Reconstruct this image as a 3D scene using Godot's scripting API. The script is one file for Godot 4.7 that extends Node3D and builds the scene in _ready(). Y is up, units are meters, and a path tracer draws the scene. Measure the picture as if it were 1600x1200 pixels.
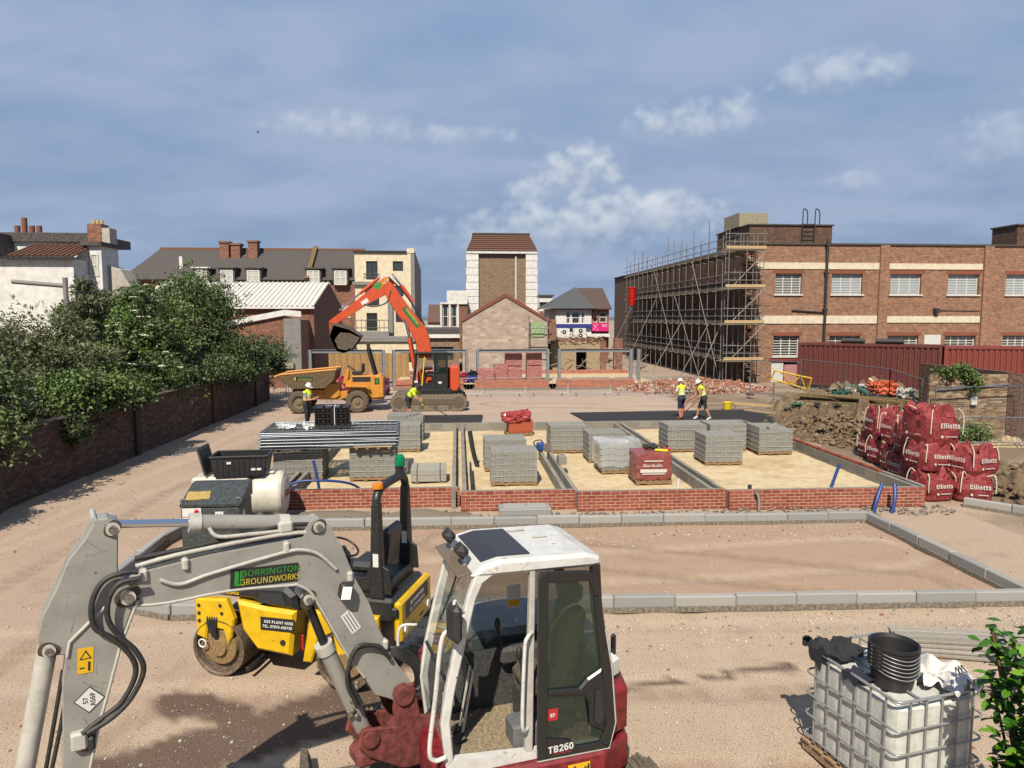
extends Node3D
# Building site seen from a first-floor window: camera 4.5 m up, site axes along x and z.
var rng := RandomNumberGenerator.new()
var mats := {}
var tex := {}
var used := {}

class MB:
	var v := PackedVector3Array()
	var n := PackedVector3Array()
	var c := PackedColorArray()
	var uv := PackedVector2Array()
	var col := Color.WHITE
	func tri(a: Vector3, b: Vector3, d: Vector3, na: Vector3, nb: Vector3, nd: Vector3) -> void:
		if (b - a).cross(d - a).dot(na + nb + nd) > 0.0:
			v.append(a); v.append(d); v.append(b); n.append(na); n.append(nd); n.append(nb)
		else:
			v.append(a); v.append(b); v.append(d); n.append(na); n.append(nb); n.append(nd)
		c.append(col); c.append(col); c.append(col)
	func quad(a: Vector3, b: Vector3, d: Vector3, e: Vector3, nn := Vector3.ZERO) -> void:
		if nn == Vector3.ZERO:
			nn = (b - a).cross(d - a)
			if nn.length() < 1e-9: nn = (d - a).cross(e - a)
			nn = -nn.normalized()
		tri(a, b, d, nn, nn, nn); tri(a, d, e, nn, nn, nn)
	func box(p: Vector3, s: Vector3, bs := Basis.IDENTITY) -> void:
		var h := s * 0.5
		for ax in 3:
			for sg in [-1.0, 1.0]:
				var nn := Vector3.ZERO; nn[ax] = sg
				var u := Vector3.ZERO; u[(ax + 1) % 3] = h[(ax + 1) % 3]
				var w := Vector3.ZERO; w[(ax + 2) % 3] = h[(ax + 2) % 3]
				var o: Vector3 = nn * h[ax]
				quad(p + bs * (o - u - w), p + bs * (o + u - w), p + bs * (o + u + w), p + bs * (o - u + w), (bs * nn).normalized())
	func span(a: Vector3, b: Vector3) -> void:   # box between two corners
		box((a + b) * 0.5, (b - a).abs())
	func bbox(p: Vector3, s: Vector3, e: float, bs := Basis.IDENTITY) -> void:   # box with chamfered edges
		var h := s * 0.5
		e = minf(e, minf(h.x, minf(h.y, h.z)) * 0.9)
		for ax in 3:
			for sg in [-1.0, 1.0]:
				var i := (ax + 1) % 3
				var j := (ax + 2) % 3
				var nn := Vector3.ZERO; nn[ax] = sg
				var u := Vector3.ZERO; u[i] = h[i] - e
				var w := Vector3.ZERO; w[j] = h[j] - e
				var o: Vector3 = nn * h[ax]
				quad(p + bs * (o - u - w), p + bs * (o + u - w), p + bs * (o + u + w), p + bs * (o - u + w), bs * nn)
				for s2 in [-1.0, 1.0]:   # edge between face ax and face i
					var n2 := Vector3.ZERO; n2[i] = s2
					var a0 := nn * h[ax] + n2 * (h[i] - e)
					var a1 := nn * (h[ax] - e) + n2 * h[i]
					quad(p + bs * (a0 - w), p + bs * (a0 + w), p + bs * (a1 + w), p + bs * (a1 - w), bs * (nn + n2).normalized())
					if ax == 0:
						for s3 in [-1.0, 1.0]:
							var n3 := Vector3.ZERO; n3[j] = s3
							var nc: Vector3 = bs * (nn + n2 + n3).normalized()
							tri(p + bs * (nn * h[0] + n2 * (h[1] - e) + n3 * (h[2] - e)), p + bs * (nn * (h[0] - e) + n2 * h[1] + n3 * (h[2] - e)), p + bs * (nn * (h[0] - e) + n2 * (h[1] - e) + n3 * h[2]), nc, nc, nc)
	func frame(d: Vector3) -> Basis:
		var up := Vector3.UP if absf(d.y) < 0.95 else Vector3.RIGHT
		var x := up.cross(d).normalized()
		return Basis(x, d.cross(x).normalized(), d)
	func tube(a: Vector3, b: Vector3, r0: float, r1 := -1.0, seg := 10, caps := true) -> void:
		if r1 < 0.0: r1 = r0
		var d := (b - a).normalized()
		var f := frame(d)
		for k in seg:
			var t0 := TAU * k / seg
			var t1 := TAU * (k + 1) / seg
			var n0 := f.x * cos(t0) + f.y * sin(t0)
			var n1 := f.x * cos(t1) + f.y * sin(t1)
			tri(a + n0 * r0, a + n1 * r0, b + n1 * r1, n0, n1, n1)
			tri(a + n0 * r0, b + n1 * r1, b + n0 * r1, n0, n1, n0)
			if caps:
				tri(a, a + n0 * r0, a + n1 * r0, -d, -d, -d)
				tri(b, b + n0 * r1, b + n1 * r1, d, d, d)
	func path(pts: Array, r: float, seg := 8, smooth := true) -> void:   # a bent tube
		var p: Array = pts
		if smooth and pts.size() > 2:
			p = []
			for i in pts.size() - 1:
				var q0: Vector3 = pts[maxi(i - 1, 0)]
				var q1: Vector3 = pts[i]
				var q2: Vector3 = pts[i + 1]
				var q3: Vector3 = pts[mini(i + 2, pts.size() - 1)]
				for k in 5: p.append(q1.cubic_interpolate(q2, q0, q3, k / 5.0))
			p.append(pts[-1])
		var rings := []
		var f := Basis.IDENTITY
		for i in p.size():
			var d: Vector3 = (p[mini(i + 1, p.size() - 1)] - p[maxi(i - 1, 0)]).normalized()
			if i == 0: f = frame(d)
			else:
				var x: Vector3 = (f.x - d * f.x.dot(d)).normalized()
				f = Basis(x, d.cross(x), d)
			var ring := []
			for k in seg:
				var t := TAU * k / seg
				ring.append(f.x * cos(t) + f.y * sin(t))
			rings.append(ring)
		for i in p.size() - 1:
			for k in seg:
				var k1 := (k + 1) % seg
				var a: Vector3 = rings[i][k]; var b: Vector3 = rings[i][k1]
				var e: Vector3 = rings[i + 1][k]; var g: Vector3 = rings[i + 1][k1]
				tri(p[i] + a * r, p[i] + b * r, p[i + 1] + g * r, a, b, g)
				tri(p[i] + a * r, p[i + 1] + g * r, p[i + 1] + e * r, a, g, e)
		for e in [0, p.size() - 1]:
			var d: Vector3 = (p[0] - p[1]).normalized() if e == 0 else (p[e] - p[e - 1]).normalized()
			for k in seg: tri(p[e], p[e] + rings[e][k] * r, p[e] + rings[e][(k + 1) % seg] * r, d, d, d)
	func prism(poly: Array, z0: float, z1: float, xf := Transform3D.IDENTITY, bev := 0.0) -> void:   # polygon in xy, extruded along z
		var pv := PackedVector2Array(poly)
		if Geometry2D.is_polygon_clockwise(pv): pv.reverse()
		var inner := pv
		if bev > 0.0:
			var o := Geometry2D.offset_polygon(pv, -bev, Geometry2D.JOIN_MITER)
			if o.size() == 1 and o[0].size() == pv.size():
				var best := 0
				for k in pv.size():
					if o[0][k].distance_squared_to(pv[0]) < o[0][best].distance_squared_to(pv[0]): best = k
				inner = PackedVector2Array()
				var q := o[0]
				if Geometry2D.is_polygon_clockwise(q): q.reverse(); best = q.size() - 1 - best
				for k in q.size(): inner.append(q[(best + k) % q.size()])
			else: bev = 0.0
		var idx := Geometry2D.triangulate_polygon(inner)
		for side in 2:
			var z := z0 if side == 0 else z1
			var nn := (xf.basis * Vector3(0, 0, -1 if side == 0 else 1)).normalized()
			for k in range(0, idx.size(), 3):
				var a := inner[idx[k]]; var b := inner[idx[k + 1]]; var d := inner[idx[k + 2]]
				tri(xf * Vector3(a.x, a.y, z), xf * Vector3(b.x, b.y, z), xf * Vector3(d.x, d.y, z), nn, nn, nn)
		for k in pv.size():
			var a := pv[k]; var b := pv[(k + 1) % pv.size()]
			var ia := inner[k]; var ib := inner[(k + 1) % pv.size()]
			var e := b - a
			var nn := (xf.basis * Vector3(e.y, -e.x, 0)).normalized()
			quad(xf * Vector3(a.x, a.y, z0 + bev), xf * Vector3(b.x, b.y, z0 + bev), xf * Vector3(b.x, b.y, z1 - bev), xf * Vector3(a.x, a.y, z1 - bev), nn)
			if bev > 0.0:
				for s in [-1.0, 1.0]:
					var zo: float = z0 if s < 0 else z1
					var zi: float = zo - s * bev
					quad(xf * Vector3(a.x, a.y, zi), xf * Vector3(b.x, b.y, zi), xf * Vector3(ib.x, ib.y, zo), xf * Vector3(ia.x, ia.y, zo), (nn + xf.basis * Vector3(0, 0, s)).normalized())
	func lathe(pr: Array, seg := 20, xf := Transform3D.IDENTITY, smooth := true) -> void:   # profile of Vector2(radius, height)
		for i in pr.size() - 1:
			var a: Vector2 = pr[i]; var b: Vector2 = pr[i + 1]
			var e := (b - a).normalized()
			var m := Vector2(e.y, -e.x)
			for k in seg:
				var t0 := TAU * k / seg
				var t1 := TAU * (k + 1) / seg
				var d0 := Vector3(cos(t0), 0, sin(t0)); var d1 := Vector3(cos(t1), 0, sin(t1))
				var n0 := (xf.basis * (d0 * m.x + Vector3(0, m.y, 0))).normalized()
				var n1 := (xf.basis * (d1 * m.x + Vector3(0, m.y, 0))).normalized()
				if not smooth: n0 = (n0 + n1).normalized(); n1 = n0
				var A := xf * (d0 * a.x + Vector3(0, a.y, 0)); var B := xf * (d1 * a.x + Vector3(0, a.y, 0))
				var C := xf * (d1 * b.x + Vector3(0, b.y, 0)); var D := xf * (d0 * b.x + Vector3(0, b.y, 0))
				if a.x > 1e-5: tri(A, B, C, n0, n1, n1)
				if b.x > 1e-5: tri(A, C, D, n0, n1, n0)
	func ball(p: Vector3, r: Vector3, seg := 12, bs := Basis.IDENTITY, jit := 0.0, rg: RandomNumberGenerator = null) -> void:
		var rings := seg / 2
		var g := []
		for i in rings + 1:
			var row := []
			var la := -PI / 2 + PI * i / rings
			for k in seg:
				var lo := TAU * k / seg
				var d := Vector3(cos(la) * cos(lo), sin(la), cos(la) * sin(lo))
				var q := 1.0
				if jit > 0.0 and i > 0 and i < rings: q += rg.randf_range(-jit, jit)
				row.append([p + bs * (d * r * q), (bs * (d / r)).normalized()])
			g.append(row)
		for i in rings:
			for k in seg:
				var k1 := (k + 1) % seg
				var A: Array = g[i][k]; var B: Array = g[i][k1]; var C: Array = g[i + 1][k1]; var D: Array = g[i + 1][k]
				if i > 0: tri(A[0], B[0], C[0], A[1], B[1], C[1])
				if i < rings - 1: tri(A[0], C[0], D[0], A[1], C[1], D[1])
	func mesh() -> ArrayMesh:
		var m := ArrayMesh.new()
		var a := []
		a.resize(Mesh.ARRAY_MAX)
		a[Mesh.ARRAY_VERTEX] = v
		a[Mesh.ARRAY_NORMAL] = n
		a[Mesh.ARRAY_COLOR] = c
		if uv.size() == v.size(): a[Mesh.ARRAY_TEX_UV] = uv
		m.add_surface_from_arrays(Mesh.PRIMITIVE_TRIANGLES, a)
		return m

# ---------- nodes ----------
func numbered(called: String) -> String:
	var k: int = used.get(called, 0)
	used[called] = k + 1
	return called if k == 0 else "%s_%03d" % [called, k]
func tag(o: Node3D, label: String, category: String, group := "") -> Node3D:
	o.set_meta("label", label); o.set_meta("category", category)
	if group: o.set_meta("group", group)
	return o
func thing(called: String, label: String, category: String, at := Vector3.ZERO, turn := 0.0, group := "") -> Node3D:
	var o := Node3D.new()
	o.name = numbered(called)
	add_child(o)
	o.position = at
	o.rotation.y = turn
	o.set_meta("kind", "thing")
	return tag(o, label, category, group)
func obj(called: String, b: MB, m: Material, parent: Node3D = null) -> MeshInstance3D:
	return inst(called, b.mesh(), m, parent)
func inst(called: String, me: Mesh, m: Material, parent: Node3D = null, xf := Transform3D.IDENTITY) -> MeshInstance3D:
	var o := MeshInstance3D.new()
	o.mesh = me
	o.material_override = m
	o.transform = xf
	if parent == null:
		o.name = numbered(called); add_child(o)
	else:
		o.name = called; parent.add_child(o, true)
	return o
func struct(called: String, b: MB, m: Material) -> MeshInstance3D:
	var o := obj(called, b, m)
	o.set_meta("kind", "structure")
	return o
func text(s: String, size: float, m: Material, parent: Node3D, xf: Transform3D, bold := false, serif := false, squeeze := 1.0, called := "lettering") -> MeshInstance3D:
	var t := TextMesh.new()
	var f := SystemFont.new()
	f.font_names = PackedStringArray(["Droid Serif" if serif else "Droid Sans"])
	f.font_weight = 700 if bold else 400
	t.font = f
	t.text = s
	t.font_size = 64
	t.pixel_size = size / 46.0      # size = cap height in metres
	t.depth = 0.002
	t.curve_step = 4.0
	return inst(called, t, m, parent, xf * Transform3D(Basis.from_scale(Vector3(squeeze, 1, 1)), Vector3.ZERO))

# ---------- materials ----------
func ph(r: float, g: float, b: float, k := 1.7) -> Color:   # base colour of a surface that shows r g b in full sun
	var c := Color(r / 255.0, g / 255.0, b / 255.0).srgb_to_linear()
	return Color(minf(c.r / k, 0.85), minf(c.g / k, 0.85), minf(c.b / k, 0.85))
func noise_image(size: int, freq: float, octaves: int, sd: int, lo: float, hi: float, kind := FastNoiseLite.TYPE_SIMPLEX_SMOOTH) -> Image:
	var f := FastNoiseLite.new()
	f.noise_type = kind
	f.frequency = freq
	f.fractal_octaves = octaves
	f.seed = sd
	var im := f.get_seamless_image(size, size)
	im.convert(Image.FORMAT_L8)
	var d := im.get_data()
	for i in d.size(): d[i] = int(clampf(lo + (hi - lo) * d[i] / 255.0, 0, 1) * 255.0)
	return Image.create_from_data(size, size, false, Image.FORMAT_L8, d)
func as_tex(im: Image) -> ImageTexture: return ImageTexture.create_from_image(im)
func dirt_image(sd: int, thresh: float, soft: float, tint: Color, most: float) -> Image:   # stains with an alpha of their own
	var f := FastNoiseLite.new()
	f.frequency = 0.02; f.fractal_octaves = 6; f.fractal_gain = 0.7; f.seed = sd
	var src := f.get_seamless_image(512, 512)
	src.convert(Image.FORMAT_L8)
	var s := src.get_data()
	var d := PackedByteArray()
	d.resize(512 * 512 * 4)
	for i in s.size():
		var a := clampf((s[i] / 255.0 - thresh) / soft, 0, 1) * most
		d[i * 4] = int(tint.r * 255); d[i * 4 + 1] = int(tint.g * 255); d[i * 4 + 2] = int(tint.b * 255); d[i * 4 + 3] = int(a * 255)
	return Image.create_from_data(512, 512, false, Image.FORMAT_RGBA8, d)
func chips_image() -> Image:   # chipped paint, scratches and splashes of mud
	var s := 1024
	var rg := RandomNumberGenerator.new(); rg.seed = 91
	var im := Image.create(s, s, false, Image.FORMAT_RGBA8)
	im.fill(Color(0.4, 0.33, 0.26, 0.0))
	for k in 1500:
		var c := Color(0.2, 0.16, 0.13, rg.randf_range(0.4, 0.9)) if rg.randf() < 0.55 else Color(0.5, 0.42, 0.33, rg.randf_range(0.25, 0.6))
		var p := Vector2(rg.randf() * s, rg.randf() * s)
		var r := rg.randf_range(0.7, 2.2) if rg.randf() < 0.9 else rg.randf_range(2.5, 6.0)
		var n := 1 if rg.randf() < 0.8 else rg.randi_range(6, 40)
		var d := Vector2.from_angle(rg.randf() * TAU)
		for j in n:
			var q := p + d * j * 1.2
			for y in range(-int(r) - 1, int(r) + 2):
				for x in range(-int(r) - 1, int(r) + 2):
					if Vector2(x, y * 1.3).length() <= (r if n == 1 else 0.9) + rg.randf_range(-0.6, 0.3): im.set_pixel(posmod(int(q.x) + x, s), posmod(int(q.y) + y, s), c)
	return im
func make_textures() -> void:
	tex.mottle = as_tex(noise_image(512, 0.02, 5, 3, 0.62, 1.12))
	tex.grain = as_tex(noise_image(512, 0.12, 3, 5, 0.7, 1.1))
	tex.soft = as_tex(noise_image(512, 0.012, 6, 9, 0.9, 1.05))
	tex.dust = as_tex(dirt_image(21, 0.42, 0.5, Color(0.62, 0.54, 0.45), 0.22))
	tex.mud = as_tex(dirt_image(31, 0.68, 0.12, Color(0.42, 0.35, 0.28), 0.4))
	tex.rust = as_tex(dirt_image(41, 0.64, 0.1, Color(0.36, 0.2, 0.12), 0.9))
	tex.chips = as_tex(chips_image())
	tex.bump = as_tex(noise_image(512, 0.05, 4, 15, 0.0, 1.0))
func common_materials() -> void:
	plain("label white", ph(235, 235, 232), 0.5); plain("label black", Color(0.012, 0.012, 0.012), 0.5); plain("label red", ph(190, 40, 45)); plain("label yellow", ph(240, 190, 20), 0.5)
func mat(key: String, c: Color, rough := 0.8, metal := 0.0, texture := "mottle", scale := 1.0, over := "", over_scale := 0.6, bump := 0.0) -> StandardMaterial3D:
	if mats.has(key): return mats[key]
	var m := StandardMaterial3D.new()
	m.resource_name = key
	m.albedo_color = c.linear_to_srgb()
	m.roughness = rough
	m.metallic = metal
	m.vertex_color_use_as_albedo = true
	if texture:
		m.albedo_texture = tex[texture]
		m.uv1_triplanar = true
		m.uv1_triplanar_sharpness = 4.0
		m.uv1_scale = Vector3.ONE * scale
	if over:
		m.detail_enabled = true
		m.detail_albedo = tex[over]
		m.detail_blend_mode = BaseMaterial3D.BLEND_MODE_MIX
		m.detail_uv_layer = BaseMaterial3D.DETAIL_UV_2
		m.uv2_triplanar = true
		m.uv2_scale = Vector3.ONE * over_scale
	if bump > 0.0:
		m.heightmap_enabled = true
		m.heightmap_texture = tex.bump
		m.heightmap_scale = bump
	mats[key] = m
	return m
func plain(key: String, c: Color, rough := 0.6, metal := 0.0) -> StandardMaterial3D:
	return mat(key, c, rough, metal, "")
func glass(key: String, c: Color, alpha: float) -> StandardMaterial3D:
	if mats.has(key): return mats[key]
	var m := StandardMaterial3D.new()
	m.resource_name = key
	m.albedo_color = Color(c.r, c.g, c.b, alpha)
	m.transparency = BaseMaterial3D.TRANSPARENCY_ALPHA
	m.roughness = 0.03
	m.metallic_specular = 0.6
	mats[key] = m
	return m

# ---------- sky ----------
func sky_image() -> Image:
	var w := 2048
	var h := 1024
	var f := FastNoiseLite.new()
	f.frequency = 0.9; f.fractal_octaves = 5; f.fractal_gain = 0.55; f.seed = 12
	var f2 := FastNoiseLite.new()
	f2.frequency = 3.2; f2.fractal_octaves = 5; f2.fractal_gain = 0.58; f2.seed = 4
	# heaps of cloud: azimuth, elevation, half width, half height, brightness (degrees)
	var heaps := [[6.0, 9.8, 2.2, 1.0, 0.8], [9.8, 11.0, 3.2, 2.0, 1.0], [12.0, 7.4, 7.5, 2.4, 0.85], [16.0, 7.9, 3.0, 1.6, 0.85], [6.5, 6.3, 8.0, 2.4, 0.6], [17.2, 14.2, 3.6, 1.5, 0.85], [21.4, 14.4, 1.3, 1.7, 0.7], [28.0, 16.4, 4.2, 1.5, 0.7],
		[29.3, 9.4, 1.5, 0.8, 0.7], [38.0, 11.0, 3.2, 2.0, 0.55], [-8.0, 13.8, 6.5, 1.2, 0.6], [1.0, 13.6, 5.0, 0.8, 0.5], [-70.0, 12.0, 9.0, 3.0, 0.7], [95.0, 10.0, 8.0, 3.0, 0.7], [150.0, 13.0, 9.0, 3.0, 0.7], [-130.0, 11.0, 8.0, 3.0, 0.7]]
	var data := PackedByteArray()
	data.resize(w * h * 3)
	var blue_hi := Color(0.51, 0.625, 0.79)
	var blue_lo := Color(0.50, 0.595, 0.705)
	var veil := Color(0.64, 0.705, 0.812)
	var shade := Color(0.575, 0.64, 0.75)
	var white := Color(0.87, 0.89, 0.915)
	for j in h:
		var el := PI * (0.5 - (j + 0.5) / h)
		var c := Color(0.5, 0.52, 0.52)
		for i in w:
			if el > -0.01:
				var az := wrapf(TAU * (i + 0.5) / w, -PI, PI)
				var d := Vector3(sin(az) * cos(el), sin(el), -cos(az) * cos(el))
				var q := d / (maxf(d.y, 0.0) + 0.16)
				var a := f.get_noise_3d(q.x * 0.8, q.z * 1.1, 0.0) * 0.5 + 0.5
				var b := f2.get_noise_3d(q.x * 0.7, q.z * 1.0, 3.0) * 0.5 + 0.5
				c = blue_lo.lerp(blue_hi, clampf(el / 0.5, 0, 1))
				c = c.lerp(veil, clampf((a * 0.75 + b * 0.35 - 0.26) * 2.2, 0.3, 0.95))
				c = c.lerp(shade, clampf((b - 0.58) * 1.3, 0, 0.35))
				var ad := rad_to_deg(az)
				var ed := rad_to_deg(el)
				for hp in heaps:
					var dx: float = (ad - hp[0]) / hp[2]
					var dy: float = (ed - hp[1]) / hp[3]
					if dy < 0.0: dy *= 1.5
					var rr := dx * dx + dy * dy
					if rr < 4.0:
						var e := f2.get_noise_3d(ad * 0.16, ed * 0.22, hp[0]) + 0.3 * f2.get_noise_3d(ad * 0.5, ed * 0.6, hp[0])
						var k := clampf((1.1 - rr * 0.7 + e * 1.0) * 0.8, 0, 1)
						k = k * k * (3.0 - 2.0 * k) * hp[4]
						c = c.lerp(shade.lerp(white, clampf(0.62 + dy * 0.45 + e * 0.5, 0, 1)), k * 0.8)
			var o := (j * w + i) * 3
			data[o] = int(clampf(c.r, 0, 1) * 255); data[o + 1] = int(clampf(c.g, 0, 1) * 255); data[o + 2] = int(clampf(c.b, 0, 1) * 255)
			if el <= -0.01 and i > 0: continue
	return Image.create_from_data(w, h, false, Image.FORMAT_RGB8, data)

func set_view() -> void:
	var cam := Camera3D.new()
	cam.name = "camera"
	cam.fov = rad_to_deg(2.0 * atan(600.0 / 1120.0))
	cam.near = 0.1
	cam.far = 1500.0
	cam.position = Vector3(0, 4.5, 0)
	cam.rotation = Vector3(deg_to_rad(-5.35), deg_to_rad(-4.3), 0)
	add_child(cam)
	cam.current = true
	var env := Environment.new()
	env.background_mode = Environment.BG_SKY
	var sky := Sky.new()
	var sm := PanoramaSkyMaterial.new()
	sm.panorama = as_tex(sky_image())
	sm.energy_multiplier = 0.645
	sky.sky_material = sm
	env.sky = sky
	env.ambient_light_source = Environment.AMBIENT_SOURCE_SKY
	env.tonemap_mode = Environment.TONE_MAPPER_LINEAR
	env.tonemap_exposure = 1.55
	env.sdfgi_enabled = true
	env.ssao_enabled = true
	env.ssil_enabled = true
	var we := WorldEnvironment.new()
	we.name = "world"
	we.environment = env
	add_child(we)
	var sun := DirectionalLight3D.new()
	sun.name = "sun"
	sun.light_energy = 1.6
	sun.light_color = Color(1.0, 0.955, 0.88)
	sun.light_angular_distance = 0.5
	sun.shadow_enabled = true
	add_child(sun)
	var el := deg_to_rad(48.0)
	var az := deg_to_rad(15.5)
	sun.look_at_from_position(Vector3.ZERO, Vector3(sin(az) * cos(el), -sin(el), -cos(az) * cos(el)), Vector3.UP)

# ---------- ground ----------
var gn := FastNoiseLite.new()
func seg_dist(p: Vector2, a: Vector2, b: Vector2) -> float:
	var t := clampf((p - a).dot(b - a) / (b - a).length_squared(), 0, 1)
	return p.distance_to(a + (b - a) * t)
const RUTS := [[Vector2(-8.6, -10.0), Vector2(-7.4, -36.0), 0.85, true], [Vector2(-6.9, -8.0), Vector2(-6.0, -34.0), 0.9, false], [Vector2(-9.6, -14.0), Vector2(-6.4, -30.0), 0.7, true], [Vector2(-8.0, -9.6), Vector2(11.0, -8.9), 0.8, true], [Vector2(-3.0, -7.6), Vector2(9.0, -7.0), 0.75, false], [Vector2(1.8, -5.0), Vector2(3.0, -10.0), 0.7, true], [Vector2(-4.0, -12.0), Vector2(8.0, -12.9), 0.8, true], [Vector2(0.0, -14.2), Vector2(7.6, -11.2), 0.7, false], [Vector2(-9.0, -34.6), Vector2(14.0, -35.6), 0.9, true], [Vector2(2.0, -37.0), Vector2(13.0, -34.0), 0.8, false]]
func ground_color(x: float, z: float) -> Color:
	var p := Vector2(x, z)
	var c := ph(213, 188, 163, 1.6)
	var n1 := gn.get_noise_2d(x * 3.0, z * 3.0)
	var n2 := gn.get_noise_2d(x * 14.0 + 50.0, z * 14.0)
	var n3 := gn.get_noise_2d(x * 0.8, z * 0.8 + 90.0)
	if z > -10.5: c = c.lerp(ph(218, 193, 166, 1.6), 0.8)
	elif z > -15.0 and x > -5.8 and x < 9.0: c = c.lerp(ph(202, 168, 140, 1.6), 0.75)
	if x < -3.2 and z < -8.0: c = c.lerp(ph(206, 178, 156, 1.6), 0.6)
	if z < -27.5: c = c.lerp(ph(214, 189, 170, 1.6), clampf((-27.5 - z) / 3.0, 0, 1))
	if x > 11.6: c = c.lerp(ph(146, 124, 100, 1.6), clampf((x - 11.6 + n1 * 1.5) / 1.0, 0, 0.9))
	# wheel tracks and scrapes: paler, drier bands
	c = c.lerp(ph(216, 192, 168, 1.6), clampf(n3 * 1.3 + n1 * 0.6, 0, 0.55))
	c = c.lerp(ph(150, 122, 99, 1.6), clampf(-n1 * 0.5 - n2 * 0.6 - 0.26, 0, 0.3))
	# wheel and track marks pressed into the dust
	for r in RUTS:
		var dd := absf(seg_dist(p, r[0], r[1]) - r[2])
		if dd < 0.24: c = c.lerp(ph(222, 200, 176, 1.6) if r[3] else ph(170, 142, 118, 1.6), (0.55 if fmod(absf(p.dot((r[1] - r[0]).normalized())) , 0.34) < 0.2 else 0.3) * smoothstep(0.24, 0.1, dd + n2 * 0.1))
	# damp earth beside the machines and trickles of water
	var w := -1.0
	w = maxf(w, 0.52 - seg_dist(p, Vector2(-3.3, -7.0), Vector2(-1.3, -8.15)))
	w = maxf(w, 0.4 - seg_dist(p, Vector2(-3.4, -8.4), Vector2(-2.6, -8.0)))
	w = maxf(w, 0.34 - seg_dist(p, Vector2(-1.0, -9.0), Vector2(0.2, -10.0)))
	var k := clampf((w + n2 * 0.16 + n1 * 0.22 - 0.04) * 14.0, 0, 1)
	w = maxf(0.10 - seg_dist(p, Vector2(3.4, -8.52), Vector2(4.25, -8.6)), 0.09 - seg_dist(p, Vector2(1.9, -8.3), Vector2(2.8, -8.4)))
	w = maxf(w, 0.05 - seg_dist(p, Vector2(2.8, -8.4), Vector2(3.4, -8.52)))
	k = maxf(k, clampf((w + n2 * 0.09 + n1 * 0.05) * 22.0, 0, 1))
	return c.lerp(ph(104, 80, 66, 1.6), k * 0.88)
func ground_h(x: float, z: float) -> float:
	var h := gn.get_noise_2d(x * 1.6 + 7.0, z * 1.6) * 0.03 + gn.get_noise_2d(x * 9.0, z * 9.0) * 0.012
	for r in RUTS: h -= 0.022 * smoothstep(0.22, 0.08, absf(seg_dist(Vector2(x, z), r[0], r[1]) - r[2]))
	if x < -5.9: h += gn.get_noise_2d(x * 5.0, z * 0.7) * 0.03
	return h - 0.012
func sheet(x0: float, x1: float, z0: float, z1: float, cell: float, hf: Callable, cf: Callable) -> ArrayMesh:
	var nx := int((x1 - x0) / cell)
	var nz := int((z1 - z0) / cell)
	var v := PackedVector3Array(); var c := PackedColorArray(); var idx := PackedInt32Array(); var nn := PackedVector3Array()
	for j in nz + 1:
		for i in nx + 1:
			var x := x0 + (x1 - x0) * i / nx
			var z := z0 + (z1 - z0) * j / nz
			v.append(Vector3(x, hf.call(x, z), z))
			c.append(cf.call(x, z))
	for j in nz + 1:
		for i in nx + 1:
			var a := v[j * (nx + 1) + maxi(i - 1, 0)]; var b := v[j * (nx + 1) + mini(i + 1, nx)]
			var d := v[maxi(j - 1, 0) * (nx + 1) + i]; var e := v[mini(j + 1, nz) * (nx + 1) + i]
			nn.append((e - d).cross(b - a).normalized())
			if i < nx and j < nz:
				var o := j * (nx + 1) + i
				idx.append_array(PackedInt32Array([o, o + 1, o + nx + 2, o, o + nx + 2, o + nx + 1]))
	var m := ArrayMesh.new()
	var a := []
	a.resize(Mesh.ARRAY_MAX)
	a[Mesh.ARRAY_VERTEX] = v; a[Mesh.ARRAY_NORMAL] = nn; a[Mesh.ARRAY_COLOR] = c; a[Mesh.ARRAY_INDEX] = idx
	m.add_surface_from_arrays(Mesh.PRIMITIVE_TRIANGLES, a)
	return m
func pebble_texture() -> void:
	var s := 1024
	var im := noise_image(s, 0.06, 5, 77, 0.62, 1.08)
	var d := im.get_data()
	for k in 5200:
		var big := rng.randf() < 0.12
		var r := rng.randf_range(3.0, 8.0) if big else rng.randf_range(1.0, 3.2)
		var cx := rng.randi_range(0, s - 1); var cy := rng.randi_range(0, s - 1)
		var e := rng.randf_range(0.55, 1.0); var t := rng.randf() * PI
		var lv := rng.randf_range(0.78, 1.0) if rng.randf() < 0.75 else rng.randf_range(0.55, 0.7)
		var ri := int(ceil(r))
		for y in range(-ri, ri + 1):
			for x in range(-ri, ri + 1):
				var u := x * cos(t) + y * sin(t); var w := (y * cos(t) - x * sin(t)) / e
				if u * u + w * w <= r * r: d[posmod(cy + y, s) * s + posmod(cx + x, s)] = int(255 * clampf(lv + rng.randf_range(-0.05, 0.05), 0, 1))
	tex.pebble = as_tex(Image.create_from_data(s, s, false, Image.FORMAT_L8, d))
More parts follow.
